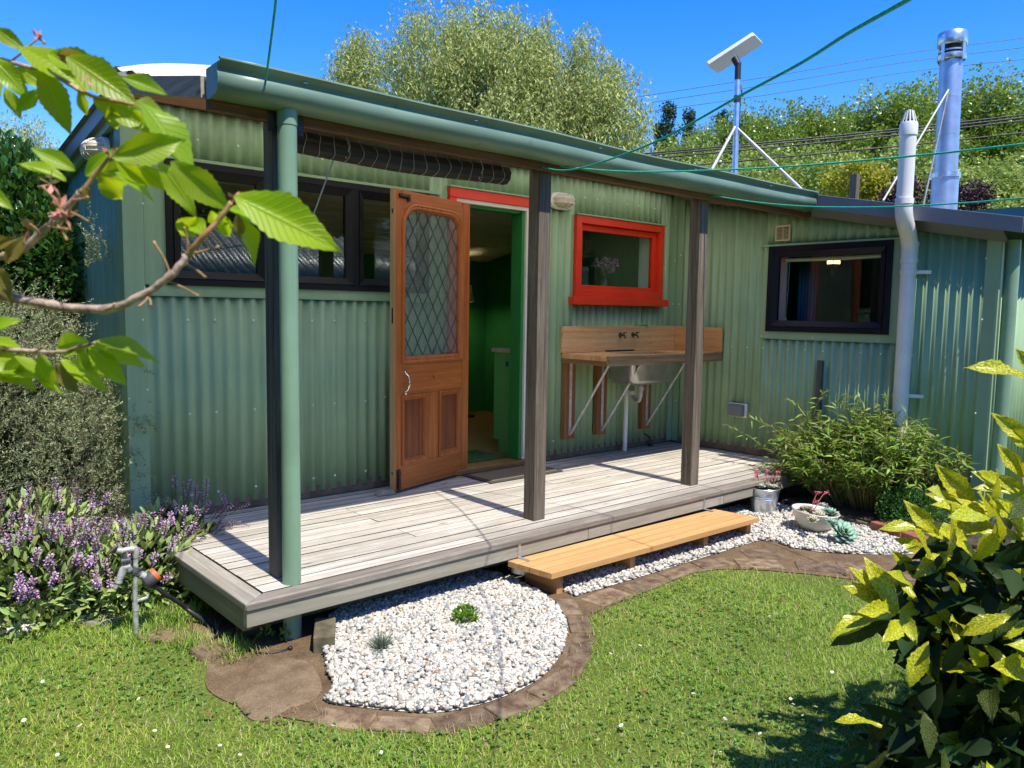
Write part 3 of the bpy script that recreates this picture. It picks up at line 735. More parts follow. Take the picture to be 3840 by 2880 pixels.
MB().hexa([(-0.05,-0.12,vz(-0.1)+0.035),(4.6,-0.12,vz(-0.1)+0.035),(4.6,0.25,vz(0)+0.05),(-0.05,0.25,vz(0)+0.05),
           (-0.05,-0.12,vz(-0.1)+0.038),(4.6,-0.12,vz(-0.1)+0.038),(4.6,0.25,vz(0)+0.053),(-0.05,0.25,vz(0)+0.053)]).build('ridge_flashing', M['zinc'], ver)
# gutter: swept profile with a rolled lip, end caps
gp_ = [(-1.336,2.135),(-1.336,2.022),(-1.352,2.018),(-1.385,2.019),(-1.42,2.026),(-1.443,2.042),(-1.455,2.064),(-1.457,2.085),(-1.452,2.101),(-1.444,2.113),(-1.447,2.124),(-1.458,2.133),(-1.467,2.140),(-1.474,2.146),(-1.472,2.153),(-1.464,2.155),(-1.458,2.149)]
gx = np.linspace(-0.05, 4.58, 24)
mb = MB()
for x in gx:
    sag = 0.004*math.sin(x*1.7)+0.003*math.sin(x*4.1+1)
    for y, z in gp_: mb.v.append((x, y, z+sag))
n = len(gp_)
for i in range(len(gx)-1):
    for k in range(n-1): mb.f.append((i*n+k, i*n+k+1, (i+1)*n+k+1, (i+1)*n+k))
gut = mb.build('gutter', M['gutter'], ver, smooth=40, solid=0.002)
cap = [p for p in gp_[:13]]
for x in (-0.053, 4.579):
    MB().extrude([(x,y,z) for y, z in cap], (0.004,0,0)).build('gutter_end_cap', M['gutter'], gut)
for x in np.arange(0.3, 4.5, 0.9):
    MB().box(x,x+0.02,-1.46,-1.34,2.128,2.131).build('gutter_strap', M['zinc'], gut)
PX, PY = 0.268, -1.372
dp = MB().tube([(PX,PY,-0.246),(PX,PY,2.03)], 0.040, 28).build('downpipe', M['pvc_green'], ver, smooth=40)
MB().tube([(PX,PY,1.965),(PX,PY,2.028)], 0.0425, 28).build('pipe_collar', M['pvc_green'], dp, smooth=40)
MB().box(0.20,0.36,-1.338,-1.3355,1.94,2.02).build('gutter_bracket', M['old_iron'], ver)

# ------------------------------------------------------------------ deck
dk = thing('deck', 'weathered grey timber deck along the cottage front', 'deck', (2.4,-0.75,G))
BW = 0.0895; GAP = 0.0052
xl = 0.006
MB().extrude([(xl,-1.5025,-0.032),(4.775,-1.5025,-0.032),(4.775,-1.5025+BW,-0.032),(xl+BW+0.02,-1.5025+BW,-0.032)], (0,0,0.032)).build('deck_board', M['deck_edge'], dk, bevel=0.005)
MB().extrude([(xl,-1.497,-0.032),(xl+BW+0.017,-1.5025+BW+0.003,-0.032),(xl+BW+0.017,-0.012,-0.032),(xl,-0.012,-0.032)], (0,0,0.031)).build('deck_board', M['deck_edge_y'], dk, bevel=0.005)
y = -1.5025+BW+GAP; k = 0
while y < -0.02:
    y1 = min(y+BW, -0.006)
    joints = [xl+BW+0.022] + sorted(random.sample([1.1,1.35,1.6,2.2,2.6,3.1,3.6], random.choice([0,1,1,2]))) + [4.775]
    for a, b in zip(joints, joints[1:]):
        dz = random.uniform(-0.0015, 0.0012)
        yy0, yy1 = y, y1
        mb = MB()
        if yy0 < -1.20 and yy1 > -1.42:
            pass
        o = mb.box(a+0.001, b-0.001, yy0, yy1, -0.032+dz, dz).build('deck_board', M['deck'], dk, bevel=0.0012)
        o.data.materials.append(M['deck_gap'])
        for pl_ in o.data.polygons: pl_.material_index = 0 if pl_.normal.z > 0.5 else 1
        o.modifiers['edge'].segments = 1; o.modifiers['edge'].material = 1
    y += BW+GAP; k += 1
MB().box(xl+0.006,2.05,-1.492,-1.452,-0.105,-0.034).build('fascia_board', M['fascia_wood'], dk, bevel=0.003)
MB().box(2.053,3.42,-1.492,-1.452,-0.105,-0.034).build('fascia_board', M['fascia_wood'], dk, bevel=0.003)
MB().box(3.423,4.77,-1.492,-1.452,-0.105,-0.034).build('fascia_board', M['fascia_wood'], dk, bevel=0.003)
MB().box(xl+0.006,xl+0.046,-1.451,-0.02,-0.13,-0.034).build('fascia_board', M['fascia_wood_y'], dk, bevel=0.003)
MB().box(0.08,4.75,-1.30,-1.25,-0.20,-0.06).build('bearer', M['bearer'], dk)
MB().box(0.08,4.75,-0.35,-0.30,-0.20,-0.06).build('bearer', M['bearer'], dk)
for x in np.arange(0.10, 4.75, 0.45): MB().box(x,x+0.045,-1.449,-0.03,-0.125,-0.034).build('joist', M['bearer'], dk)
for x in (0.10,1.3,2.5,3.7): MB().box(x,x+0.10,-1.249,-1.15,G-0.02,-0.10).build('pile', M['bearer'], dk)
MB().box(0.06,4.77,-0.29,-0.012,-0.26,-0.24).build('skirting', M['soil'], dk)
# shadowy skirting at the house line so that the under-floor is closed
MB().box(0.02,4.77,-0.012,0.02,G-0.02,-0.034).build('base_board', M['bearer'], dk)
# ------------------------------------------------------------------ ground, paths, gravel
def poly_obj(name, pts, z, mat, parent=None, thick=0.0, jit=0.0, sub=0):
    bm = bmesh.new()
    vs = [bm.verts.new((x, y, z)) for x, y in pts]
    f = bm.faces.new(vs)
    if thick:
        r = bmesh.ops.extrude_face_region(bm, geom=[f])
        for v in [g for g in r['geom'] if isinstance(g, bmesh.types.BMVert)]: v.co.z += thick
    bmesh.ops.triangulate(bm, faces=[f for f in bm.faces if len(f.verts) > 4])
    bmesh.ops.recalc_face_normals(bm, faces=bm.faces)
    me = bpy.data.meshes.new(name); bm.to_mesh(me); bm.free()
    return link(name, me, mat, parent)
def smooth_poly(pts, n=6, closed=True):
    """Catmull-Rom through points"""
    P = np.array(pts, float); m_ = len(P); out = []
    rngi = range(m_) if closed else range(m_-1)
    for i in rngi:
        g = lambda k: P[k % m_] if closed else P[min(max(k,0),m_-1)]
        p0, p1, p2, p3 = g(i-1), g(i), g(i+1), g(i+2)
        for t in np.arange(n)/n:
            out.append(0.5*((2*p1)+(-p0+p2)*t+(2*p0-5*p1+4*p2-p3)*t*t+(-p0+3*p1-3*p2+p3)*t**3))
    if not closed: out.append(P[-1])
    return np.array(out)
def in_poly(P, poly):
    x, y = P[:,0], P[:,1]; inside = np.zeros(len(P), bool); px, py = poly[:,0], poly[:,1]
    j = len(poly)-1
    for i in range(len(poly)):
        c = ((py[i] > y) != (py[j] > y)) & (x < (px[j]-px[i])*(y-py[i])/(py[j]-py[i]+1e-12)+px[i])
        inside ^= c; j = i
    return inside
t = NT('lawn_soil'); v = t.coord(rand=False)
c1 = t.ramp(t.noise(v, 2.2, 8, 0.7), [(0.35, (0.11,0.15,0.03,1)), (0.6, (0.16,0.20,0.045,1)), (0.75, (0.20,0.18,0.07,1))])
c2 = t.ramp(t.noise(v, 60, 4), [(0.3, (0.5,0.5,0.5,1)), (0.7, (1.2,1.2,1.1,1))])
M['lawn'] = t.done(t.pbsdf(t.mix(1.0, c1, c2, 'MULTIPLY'), 0.95, 0, 0.1, t.bump(t.noise(v, 45, 5), 0.5, 0.02)))
gm = MB().add([(-400,-400,G),(400,-400,G),(400,400,G),(-400,400,G)], [(0,1,2,3)])
struct(gm.build('ground', M['lawn']))
t = NT('bare_dirt'); v = t.coord(rand=False)
c1 = t.ramp(t.noise(v, 5, 8, 0.7), [(0.3, (0.10,0.066,0.036,1)), (0.55, (0.18,0.125,0.072,1)), (0.72, (0.28,0.21,0.13,1))])
c2 = t.ramp(t.noise(v, 110, 3), [(0.35, (0.75,0.75,0.75,1)), (0.65, (1.2,1.2,1.2,1))])
M['dirt'] = t.done(t.pbsdf(t.mix(1.0, c1, c2, 'MULTIPLY'), 0.95, 0, 0.1, t.bump(t.noise(v, 50, 7, 0.65), 0.7, 0.012)))
g1 = smooth_poly([(0.421,-1.424),(0.30,-1.60),(0.214,-1.797),(0.169,-1.932),(0.095,-2.0),(0.16,-2.105),(0.266,-2.235),(0.364,-2.329),(0.519,-2.383),(0.723,-2.392),(0.913,-2.344),(1.098,-2.236),(1.271,-2.081),(1.40,-1.90),(1.455,-1.75),(1.49,-1.55),(1.47,-1.25),(1.1,-1.16),(0.75,-1.2),(0.5,-1.3)], 4)
g2 = np.array([(1.60,-1.30),(1.60,-1.83),(2.12,-1.85),(2.69,-1.865),(3.247,-1.88),(3.31,-1.95),(3.27,-2.10),(3.32,-2.24),(3.42,-2.37),(3.58,-2.53),(3.78,-2.66),(3.95,-2.62),(4.03,-2.45),(4.10,-2.20),(4.15,-1.95),(4.25,-1.72),(4.3,-1.50),(4.2,-1.30)])
pth = smooth_poly([(-0.12,-1.40),(-0.20,-1.62),(-0.15,-1.85),(-0.02,-2.08),(0.18,-2.34),(0.378,-2.47),(0.657,-2.51),(0.921,-2.46),(1.208,-2.28),(1.39,-2.08),(1.60,-2.03),(1.892,-2.015),(2.393,-1.995),(2.633,-2.10),(2.85,-2.36),(3.0,-2.62),(3.2,-2.95),(3.7,-3.2),(4.3,-3.0),(4.78,-2.6),(4.78,-1.2),(3.0,-1.0),(1.5,-0.9),(0.1,-0.9),(-0.05,-1.15)], 4)
struct(poly_obj('dirt_path', pth, G+0.005, M['dirt']))
# soil bed against the wing wall
bed = np.array([(4.20,-1.52),(4.16,-1.93),(4.11,-2.2),(4.04,-2.47),(3.9,-2.75),(4.2,-3.0),(4.78,-2.9),(4.78,-1.52)])
struct(poly_obj('garden_bed', bed, G+0.012, M['soil'], thick=0.05))

# pebbles
def pebbles(poly, n, rmin, rmax, z0, seed, mound=0.02):
    r = np.random.default_rng(seed)
    lo, hi = poly.min(0), poly.max(0)
    P = r.uniform(lo, hi, size=(n*3,2)); P = P[in_poly(P, poly)][:n]; n = len(P)
    th = np.linspace(0, math.pi, 5)[1:-1]; ph = np.linspace(0, 2*math.pi, 8, endpoint=False)
    S = [(0,0,1)] + [(math.sin(a)*math.cos(b), math.sin(a)*math.sin(b), math.cos(a)) for a in th for b in ph] + [(0,0,-1)]
    S = np.array(S); F = []
    for k in range(8):
        k2 = (k+1) % 8
        F.append((0,1+k,1+k2)); 
        for j in range(2): F += [(1+8*j+k,1+8*(j+1)+k,1+8*(j+1)+k2),(1+8*j+k,1+8*(j+1)+k2,1+8*j+k2)]
        F.append((25,17+k2,17+k))
    F = np.array(F)
    rad = r.uniform(rmin, rmax, n)*r.uniform(0.75,1.15,n)
    sc_ = np.stack([rad*r.uniform(0.9,1.45,n), rad*r.uniform(0.75,1.0,n), rad*r.uniform(0.5,0.78,n)], 1)
    yaw = r.uniform(0, 6.283, n); tx = r.normal(0, 0.35, n); ty = r.normal(0, 0.35, n)
    def rotm(a, i, j):
        m_ = np.tile(np.eye(3), (n,1,1)); c, s_ = np.cos(a), np.sin(a)
        m_[:,i,i] = c; m_[:,j,j] = c; m_[:,i,j] = -s_; m_[:,j,i] = s_; return m_
    Rm = rotm(yaw,0,1) @ rotm(tx,1,2) @ rotm(ty,0,2)
    L = S[None]*sc_[:,None,:]*(1+0.10*r.normal(size=(n,len(S),1)))
    V = np.einsum('nij,nkj->nki', Rm, L)
    layer = r.uniform(0, 1, n)
    c = poly.mean(0); d = np.linalg.norm(P-c, axis=1)/np.linalg.norm(hi-lo)*2
    z = z0 + 0.007 + layer*0.014 + mound*np.clip(1-d*d,0,1)
    V += np.concatenate([P, z[:,None]], 1)[:,None,:]
    return V.reshape(-1,3), (F[None]+(np.arange(n)*26)[:,None,None]).reshape(-1,3)
t = NT('white_pebbles'); rpi = t.n('ShaderNodeNewGeometry').outputs['Random Per Island']
cc = t.ramp(rpi, [(0.0,(0.40,0.38,0.33,1)),(0.25,(0.60,0.57,0.49,1)),(0.55,(0.70,0.67,0.59,1)),(0.72,(0.60,0.53,0.41,1)),(0.84,(0.36,0.36,0.34,1)),(0.95,(0.22,0.26,0.26,1)),(1.0,(0.38,0.24,0.13,1))])
cc = t.mix(0.25, cc, t.ramp(t.noise(t.coord(rand=False), 90, 4), [(0.3,(0.5,0.45,0.38,1)),(0.6,(1,1,1,1))]), 'MULTIPLY')
M['pebble'] = t.done(t.pbsdf(cc, 0.5, 0, 0.35))
def gravel(name, label, poly, n, a, b, z0, seed, mound):
    V, F = pebbles(poly, n, a, b, z0, seed, mound)
    o = link(name, np_mesh(name, V, F), M['pebble'], smooth=180)
    tag(o, label, 'gravel', kind='stuff')
    return o
M['grit'] = mat_plain('grit_under_pebbles', (0.60,0.57,0.51), 0.95, var=0.2, scale=40)
struct(poly_obj('gravel_base', g1, G+0.009, M['grit'])); struct(poly_obj('gravel_base', g2, G+0.009, M['grit']))
gravel('gravel', 'rounded bed of white pebbles in front of the deck corner', g1, 13500, 0.0070, 0.0128, G+0.004, 3, 0.012)
gravel('gravel', 'white pebbles under the step and round the potted succulents', g2, 11000, 0.0080, 0.0138, G+0.004, 4, 0.004)

# edging bricks round the pebble bed, each its own piece of the path
def brick(parent, x, y, rot, L=0.2, Wd=0.1, Ht=0.06, top=0.02, mat='brick_dirty', tilt=0.0, name='brick'):
    o = MB().box(-L/2,L/2,-Wd/2,Wd/2,-Ht,0).build(name, M[mat], None, bevel=0.006)
    o.rotation_euler = (tilt, random.uniform(-0.03,0.03), rot)
    o.parent = parent; o.location = Vector((x,y,G+top)) - PB.get(parent.name, Vector((0,0,0)))
    return o
ed = thing('brick_edging', 'curved edging of worn flat bricks round the pebble bed', 'edging', (0.8,-2.3,G))
arc = smooth_poly([(0.03,-2.06),(0.10,-2.17),(0.215,-2.30),(0.335,-2.40),(0.515,-2.455),(0.73,-2.465),(0.945,-2.41),(1.15,-2.29),(1.33,-2.12),(1.46,-1.92),(1.52,-1.80)], 30, closed=False)
d = np.concatenate([[0], np.cumsum(np.linalg.norm(np.diff(arc, axis=0), axis=1))])
s_ = 0.10
while s_ < d[-1]:
    i = int(np.searchsorted(d, s_)); i = min(max(i,2), len(arc)-3)
    tg = arc[i+2]-arc[i-2]
    brick(ed, arc[i,0], arc[i,1], math.atan2(tg[1],tg[0])+random.uniform(-0.06,0.06), L=random.uniform(0.185,0.215), Wd=random.uniform(0.095,0.11), top=random.uniform(0.006,0.013), tilt=random.uniform(-0.05,0.05))
    s_ += 0.215
pv = thing('path_pavers', 'sunken brown pavers in the dirt beside the step', 'pavers', (2.4,-1.95,G))
for x, y, r_, L_, w_ in [(1.72,-1.93,0.06,0.24,0.15),(2.02,-1.935,-0.03,0.24,0.11),(2.32,-1.93,0.02,0.25,0.10),(2.62,-1.96,-0.3,0.24,0.13),(2.82,-2.14,-0.75,0.26,0.16),(3.02,-2.05,-0.6,0.25,0.17),(3.04,-2.40,-0.95,0.26,0.16),(3.24,-2.55,-0.8,0.24,0.18),(3.30,-2.82,-0.5,0.25,0.17),(3.50,-2.72,-0.45,0.24,0.15)]:
    brick(pv, x, y, r_, L_, w_, 0.05, random.uniform(0.008,0.013), name='paver', tilt=random.uniform(-0.02,0.02))
be = thing('bed_edging', 'red bricks and old timber edging the shrub bed', 'edging', (4.1,-2.0,G))
for x, y, r_, mt, L_, tp in [(4.24,-1.60,1.35,'brick',0.22,0.06),(4.17,-1.83,1.5,'brick_dirty',0.23,0.065),(4.135,-2.10,1.6,'moss_block',0.26,0.05),(4.06,-2.36,1.3,'brick',0.23,0.075),(3.96,-2.60,1.2,'brick',0.23,0.07),(3.9,-2.85,1.5,'brick',0.22,0.065)]:
    brick(be, x, y, r_, L_, 0.09, 0.10, tp, mt, name='brick' if mt != 'moss_block' else 'timber_edge')
# stones at the left
def blob_stone(name, label, cat, c, sx, sy, h, mat, seed, group=None, n=18, rot=0):
    r = random.Random(seed); mb = MB(); ring0 = []; 
    for lev, (k, z) in enumerate(((1.0,-0.03),(1.0,h*0.55),(0.93,h*0.92),(0.5,h))):
        for i in range(n):
            a = 2*math.pi*i/n
            q = 1+0.10*math.sin(3*a+seed)+0.07*math.sin(5*a+2*seed)
            x_, y_ = math.cos(a)*sx*q*k, math.sin(a)*sy*q*k
            mb.v.append((c[0]+x_*math.cos(rot)-y_*math.sin(rot), c[1]+x_*math.sin(rot)+y_*math.cos(rot), G+z+r.uniform(-1,1)*h*0.05))
    for l_ in range(3):
        for i in range(n): mb.f.append((l_*n+i, l_*n+(i+1)%n, (l_+1)*n+(i+1)%n, (l_+1)*n+i))
    mb.f.append(tuple(3*n+i for i in range(n)))
    return tag(mb.build(name, M[mat], smooth=50), label, cat, group)
t = NT('pebbly_slab'); v = t.coord(rand=False)
vo = t.n('ShaderNodeTexVoronoi', i_Scale=75.0); t.l(v, vo.inputs['Vector'])
c1 = t.ramp(t.noise(v, 12, 6), [(0.3,(0.13,0.088,0.05,1)),(0.7,(0.23,0.165,0.10,1))])
c2 = t.mix(t.ramp(vo.outputs['Distance'], [(0.12,(0.55,0.55,0.55,1)),(0.3,(0,0,0,1))]), c1, (0.33,0.26,0.17,1))
M['slab'] = t.done(t.pbsdf(c2, 0.9, 0, 0.2, t.bump(vo.outputs['Distance'], 0.5, 0.006)))
sl = bp(1050,2560,z=G)
blob_stone('stone_slab', 'broad brown pebble-faced stone slab beside the white pebbles', 'stone', (0.02,-1.76), 0.155, 0.26, 0.014, 'slab', 2, n=22, rot=-0.5)
q = bp(795,2450,z=G); blob_stone('drain_cover', 'round mossy concrete drain cover sunk in the grass', 'drain cover', (q[0],q[1]), 0.075, 0.10, 0.030, 'slab', 5, rot=0.6)
q = bp(620,2390,z=G); blob_stone('flat_stone', 'flat brown stone half buried by the standpipe', 'stone', (q[0],q[1]), 0.075, 0.12, 0.018, 'slab', 8, rot=0.8)
q = bp(385,2325,z=G); blob_stone('flat_stone', 'pale flat stone in the grass behind the standpipe', 'stone', (q[0],q[1]), 0.07, 0.12, 0.02, 'stone', 11, rot=0.8)
q = bp(40,2355,z=G); blob_stone('flat_stone', 'white flat stone under the left edge of the sage', 'stone', (q[0],q[1]), 0.06, 0.11, 0.02, 'bowl', 13, rot=0.8)
q = bp(1215,2425,z=G)
o = brick(ed, q[0]+0.02, q[1]+0.03, 1.05, 0.22, 0.09, 0.10, 0.075, 'moss_block', name='timber_edge')

# ------------------------------------------------------------------ step
st = thing('timber_step', 'long new pine step with four grooved planks below the deck', 'step', (2.4,-1.65,G))
F0, F1 = Vector((1.465,-1.79,0)), Vector((3.30,-1.845,0)); B0, B1 = Vector((1.425,-1.497,0)), Vector((3.265,-1.527,0))
for k in range(4):
    a, b = k/4+0.006, (k+1)/4-0.006
    p0, p1 = B0.lerp(F0,a), B1.lerp(F1,a); q0, q1 = B0.lerp(F0,b), B1.lerp(F1,b)
    mb = MB(); ng = 6                                    # shallow grooves along the plank
    prof = []
    for j in range(ng*4+1):
        u = j/(ng*4); prof.append((u, 0.0 if j % 4 in (0,1) else -0.0022))
    top0 = [p0.lerp(q0,u)+Vector((0,0,-0.105+h)) for u, h in prof]; top1 = [p1.lerp(q1,u)+Vector((0,0,-0.108+h)) for u, h in prof]
    bot0 = [p0+Vector((0,0,-0.135)), q0+Vector((0,0,-0.135))]; bot1 = [p1+Vector((0,0,-0.138)), q1+Vector((0,0,-0.138))]
    L0 = top0+bot0[::-1]; L1 = top1+bot1[::-1]; n = len(L0)
    mb.v = [tuple(p) for p in L0+L1]
    for i in range(n): mb.f.append((i,(i+1)%n,n+(i+1)%n,n+i))
    mb.f.append(tuple(range(n-1,-1,-1))); mb.f.append(tuple(range(n,2*n)))
    mb.build('plank', M['step'], st)
for x in (1.545,2.11,2.79,3.255):
    MB().box(x,x+0.045,-1.745-0.024*(x-1.5),-1.50,G-0.01,-0.137 if x < 3 else -0.14).build('bearer_block', M['step_end'], st, bevel=0.002)
sp = MB()
for i in range(8):
    a0 = math.pi*i/8; a1 = math.pi*(i+1)/8
    sp.bar((1.50-0.055*math.sin(a0)-0.0,-1.475-0.05+0.05*math.cos(a0),-0.155),(1.50-0.055*math.sin(a1),-1.475-0.05+0.05*math.cos(a1),-0.155),0.002,0.03)
sp.box(1.50,1.548,-1.577,-1.574,-0.17,-0.14)
sp.build('steel_strap', M['steel_strap'], st)
for x in (1.50,3.18):
    MB().box(x,x+0.02,-1.496,-1.4935,-0.104,-0.03).box(x,x+0.02,-1.57,-1.4935,-0.104,-0.102).build('angle_bracket', M['zinc'], st)

# ------------------------------------------------------------------ sink bench
sb = thing('sink_bench', 'outdoor timber sink bench on steel braces in the corner', 'sink bench', (4.0,-0.27,0))
bx0, bx1, by0 = 3.275, 4.765, -0.545
hx0, hx1, hy0, hy1 = 3.70, 4.32, -0.43, -0.10
MB().box(bx0,bx1,by0+0.04,hy0,0.835,0.876).build('bench_plank', M['bench'], sb, bevel=0.003)
MB().box(bx0,bx1,hy1,-0.021,0.835,0.876).build('bench_plank', M['bench'], sb, bevel=0.003)
MB().box(bx0,hx0,hy0+0.002,hy1-0.002,0.835,0.876).build('bench_plank', M['bench'], sb, bevel=0.003)
MB().box(hx1,bx1,hy0+0.002,hy1-0.002,0.835,0.876).build('bench_plank', M['bench'], sb, bevel=0.003)
MB().box(bx0,bx1,by0,by0+0.038,0.800,0.877).build('front_rail', M['bench_rough'], sb, bevel=0.003)
MB().box(bx0,bx0+0.04,by0+0.04,-0.021,0.798,0.834).build('end_rail', M['bench_rough_y'], sb, bevel=0.003)
MB().box(bx0-0.01,4.742,-0.042,-0.014,0.878,1.096).build('splashback', M['bench'], sb, bevel=0.003)
MB().box(4.744,4.770,by0,-0.014,0.878,1.094).build('splashback', M['bench_y'], sb, bevel=0.003)
# basin: rounded tub
def rr(x0,x1,y0,y1,r,z,n=5):
    p = []
    for cx_, cy_, a0 in ((x1-r,y1-r,0),(x0+r,y1-r,90),(x0+r,y0+r,180),(x1-r,y0+r,270)):
        for k in range(n+1):
            a = R_(a0+90*k/n); p.append((cx_+r*math.cos(a), cy_+r*math.sin(a), z))
    return p
mb = MB(); loops = [rr(3.685,4.335,-0.445,-0.085,0.05,0.8335),rr(3.70,4.32,-0.43,-0.10,0.06,0.825),rr(3.715,4.305,-0.42,-0.11,0.07,0.66),rr(3.74,4.28,-0.395,-0.135,0.08,0.625),rr(3.80,4.22,-0.33,-0.19,0.06,0.61),rr(3.95,4.05,-0.28,-0.24,0.018,0.606)]
n = len(loops[0])
for L_ in loops: mb.v += L_
for j in range(len(loops)-1):
    for k in range(n): mb.f.append((j*n+k, j*n+(k+1)%n, (j+1)*n+(k+1)%n, (j+1)*n+k))
mb.f.append(tuple((len(loops)-1)*n+k for k in range(n)))
mb.build('basin', M['stainless'], sb, smooth=60, solid=0.002)
for x in (3.965,4.135):
    tp = MB().lathe([(0.022,0),(0.022,0.004),(0.010,0.008),(0.010,0.03)], (x,-0.043,1.022), 14, (0,-1,0)).tube([(x,-0.06,1.022),(x,-0.085,1.020),(x,-0.10,1.010),(x,-0.103,0.992)], [0.009,0.010,0.009,0.008], 10)
    tb = tp.build('tap', M['brass'], sb, smooth=50)
    MB().tube([(x,-0.082,1.022),(x,-0.095,1.040)], 0.005, 8).tube([(x-0.022,-0.096,1.042),(x+0.022,-0.098,1.044)], 0.0045, 8).build('tap_handle', M['brass'], tb, smooth=50)
MB().box(3.78,4.15,-0.052,-0.044,0.879,0.891).build('angle_strip', M['old_iron'], sb)
for x in (3.29,3.68,4.28):
    MB().box(x,x+0.122,-0.056,-0.012,0.17,0.797).build('batten', M['batten'], sb, bevel=0.003)
    xc = x+0.062
    MB().box(xc-0.014,xc+0.014,-0.060,-0.057,0.20,0.796).build('wall_strap', M['steel_white'], sb)
    MB().bar((xc,-0.062,0.205),(xc,-0.46,0.795),0.022,0.005,up=(0,1,0)).bar((xc+0.0095,-0.062,0.215),(xc+0.0095,-0.46,0.805),0.003,0.022,up=(0,1,0)).build('brace', M['steel_white'], sb)
tx_ = 4.0
wp = MB().tube([(tx_,-0.26,0.612),(tx_,-0.26,0.555),(tx_-0.0,-0.255,0.50),(tx_+0.01,-0.235,0.465),(tx_+0.025,-0.20,0.455),(tx_+0.03,-0.165,0.47),(tx_+0.03,-0.145,0.51),(tx_+0.03,-0.135,0.56),(tx_+0.03,-0.115,0.58),(tx_+0.03,-0.085,0.575),(tx_+0.03,-0.075,0.54)], 0.020, 14)
wt = wp.build('waste_trap', M['pvc_grime'], sb, smooth=50)
MB().tube([(tx_,-0.26,0.59),(tx_,-0.26,0.555)],0.028,16).build('trap_nut', M['pvc_grime'], wt, smooth=50)
MB().tube([(tx_+0.03,-0.150,0.50),(tx_+0.03,-0.142,0.535)],0.027,16).build('trap_nut', M['pvc_white'], wt, smooth=50)
MB().tube([(tx_+0.03,-0.075,0.55),(tx_+0.03,-0.075,0.002)],0.021,16).build('waste_pipe', M['pvc_white'], sb, smooth=50)
pts = [(4.16,-0.028,1.098),(4.20,-0.030,1.104),(4.26,-0.028,1.099),(4.31,-0.03,1.106),(4.345,-0.034,1.100),(4.33,-0.05,1.09),(4.30,-0.046,1.102),(4.22,-0.024,1.107),(4.17,-0.03,1.102)]
tag(MB().tube(smooth_poly(pts,5,False),0.0035,7).build('garden_twine', M['twine'], smooth=180), 'loop of bright green twine lying on the sink splashback', 'twine')
tag(MB().tube([(4.42,-0.05,0.0),(4.42,-0.05,0.03)],0.022,14).tube([(4.42,-0.05,0.03),(4.42,-0.05,0.07),(4.40,-0.03,0.10),(4.37,-0.012,0.115)],0.007,8).build('water_pipe_stub', M['old_iron'], smooth=50), 'short bent pipe rising from the deck below the sink', 'pipe')

# ------------------------------------------------------------------ wall lights
def bulkhead(name, label, loc, rotz, sx=0.105, sz=0.055, dep=0.085):
    """oval caged bulkhead light, local: x wide, z high, -y outwards"""
    o = thing(name, label, 'wall light', loc, group=None, local=True); o.rotation_euler = (0,0,rotz)
    def dome(a, b, dp, n=20, rows=7, y0=0.0, lip=0.0):
        mb = MB()
        for j in range(rows):
            t_ = j/(rows-1)*math.pi/2
            for k in range(n):
                th = 2*math.pi*k/n
                cx_ = abs(math.cos(th))**0.7*math.copysign(1, math.cos(th)); cz_ = abs(math.sin(th))**0.7*math.copysign(1, math.sin(th))
                mb.v.append((a*cx_*math.cos(t_)**0.6, y0-dp*math.sin(t_), b*cz_*math.cos(t_)**0.6))
        for j in range(rows-1):
            for k in range(n): mb.f.append((j*n+k, j*n+(k+1)%n, (j+1)*n+(k+1)%n, (j+1)*n+k))
        return mb
    b = MB().extrude([((sx+0.02)*(abs(math.cos(a))**0.7)*math.copysign(1,math.cos(a)), 0.0, (sz+0.012)*(abs(math.sin(a))**0.7)*math.copysign(1,math.sin(a))) for a in np.linspace(0,2*math.pi,24,endpoint=False)], (0,-0.03,0))
    b.build('base', M['white'], o, bevel=0.004)
    dome(sx-0.008, sz-0.008, dep-0.012, y0=-0.03).build('lamp_glass', M['lamp_glass'], o, smooth=180)
    cg = MB()
    for z in (-0.018,0.018):
        cg.tube([( (sx-0.002)*math.cos(a)*1.0, -0.03-(dep-0.004)*math.sin(a)**0.6 if 0 < a < math.pi else -0.03, z) for a in np.linspace(0,math.pi,13)], 0.0035, 6)
    for x in (-0.05,0.0,0.05):
        cg.tube([(x, -0.03-(dep-0.004)*math.sin(a)**0.6*(1-(x/sx)**2*0.25) if 0 < a < math.pi else -0.03, (sz-0.002)*math.cos(a)) for a in np.linspace(0,math.pi,11)], 0.0035, 6)
    cg.build('cage', M['white'], o, smooth=60)
    return o
bulkhead('wall_light', 'cream oval caged light beside the doorway', (3.228,-0.012,2.083), 0)
bulkhead('wall_light', 'white caged light high on the dark gable end wall', (-0.018,0.27,2.05), -math.pi/2)

# ------------------------------------------------------------------ rolled blind
bl = thing('rolled_blind', 'dark rolled-up slatted blind hanging under the veranda beam', 'blind', (1.0,-1.19,1.9))
prof = []
for k in range(40):
    a = 2*math.pi*k/40; r0 = 0.050+0.0022*math.sin(9*a)+0.0012*math.sin(17*a+1); prof.append((-1.165+r0*1.05*math.cos(a), 1.958+r0*math.sin(a)-0.006))
mb = MB(); xs = np.linspace(0.36,1.655,14)
for x in xs:
    for y, z in prof: mb.v.append((x, y, z-0.010*math.sin((x-0.36)*2.4)+0.004*math.sin(x*5)))
for i in range(len(xs)-1):
    for k in range(40): mb.f.append((i*40+k, i*40+(k+1)%40, (i+1)*40+(k+1)%40, (i+1)*40+k))
mb.f.append(tuple(range(40))); mb.f.append(tuple((len(xs)-1)*40+k for k in range(40)))
mb.build('slat_roll', M['blind'], bl, smooth=40)
MB().box(0.36,1.62,-1.172,-1.168,1.985,2.05).build('cloth', M['blind_cloth'], bl)
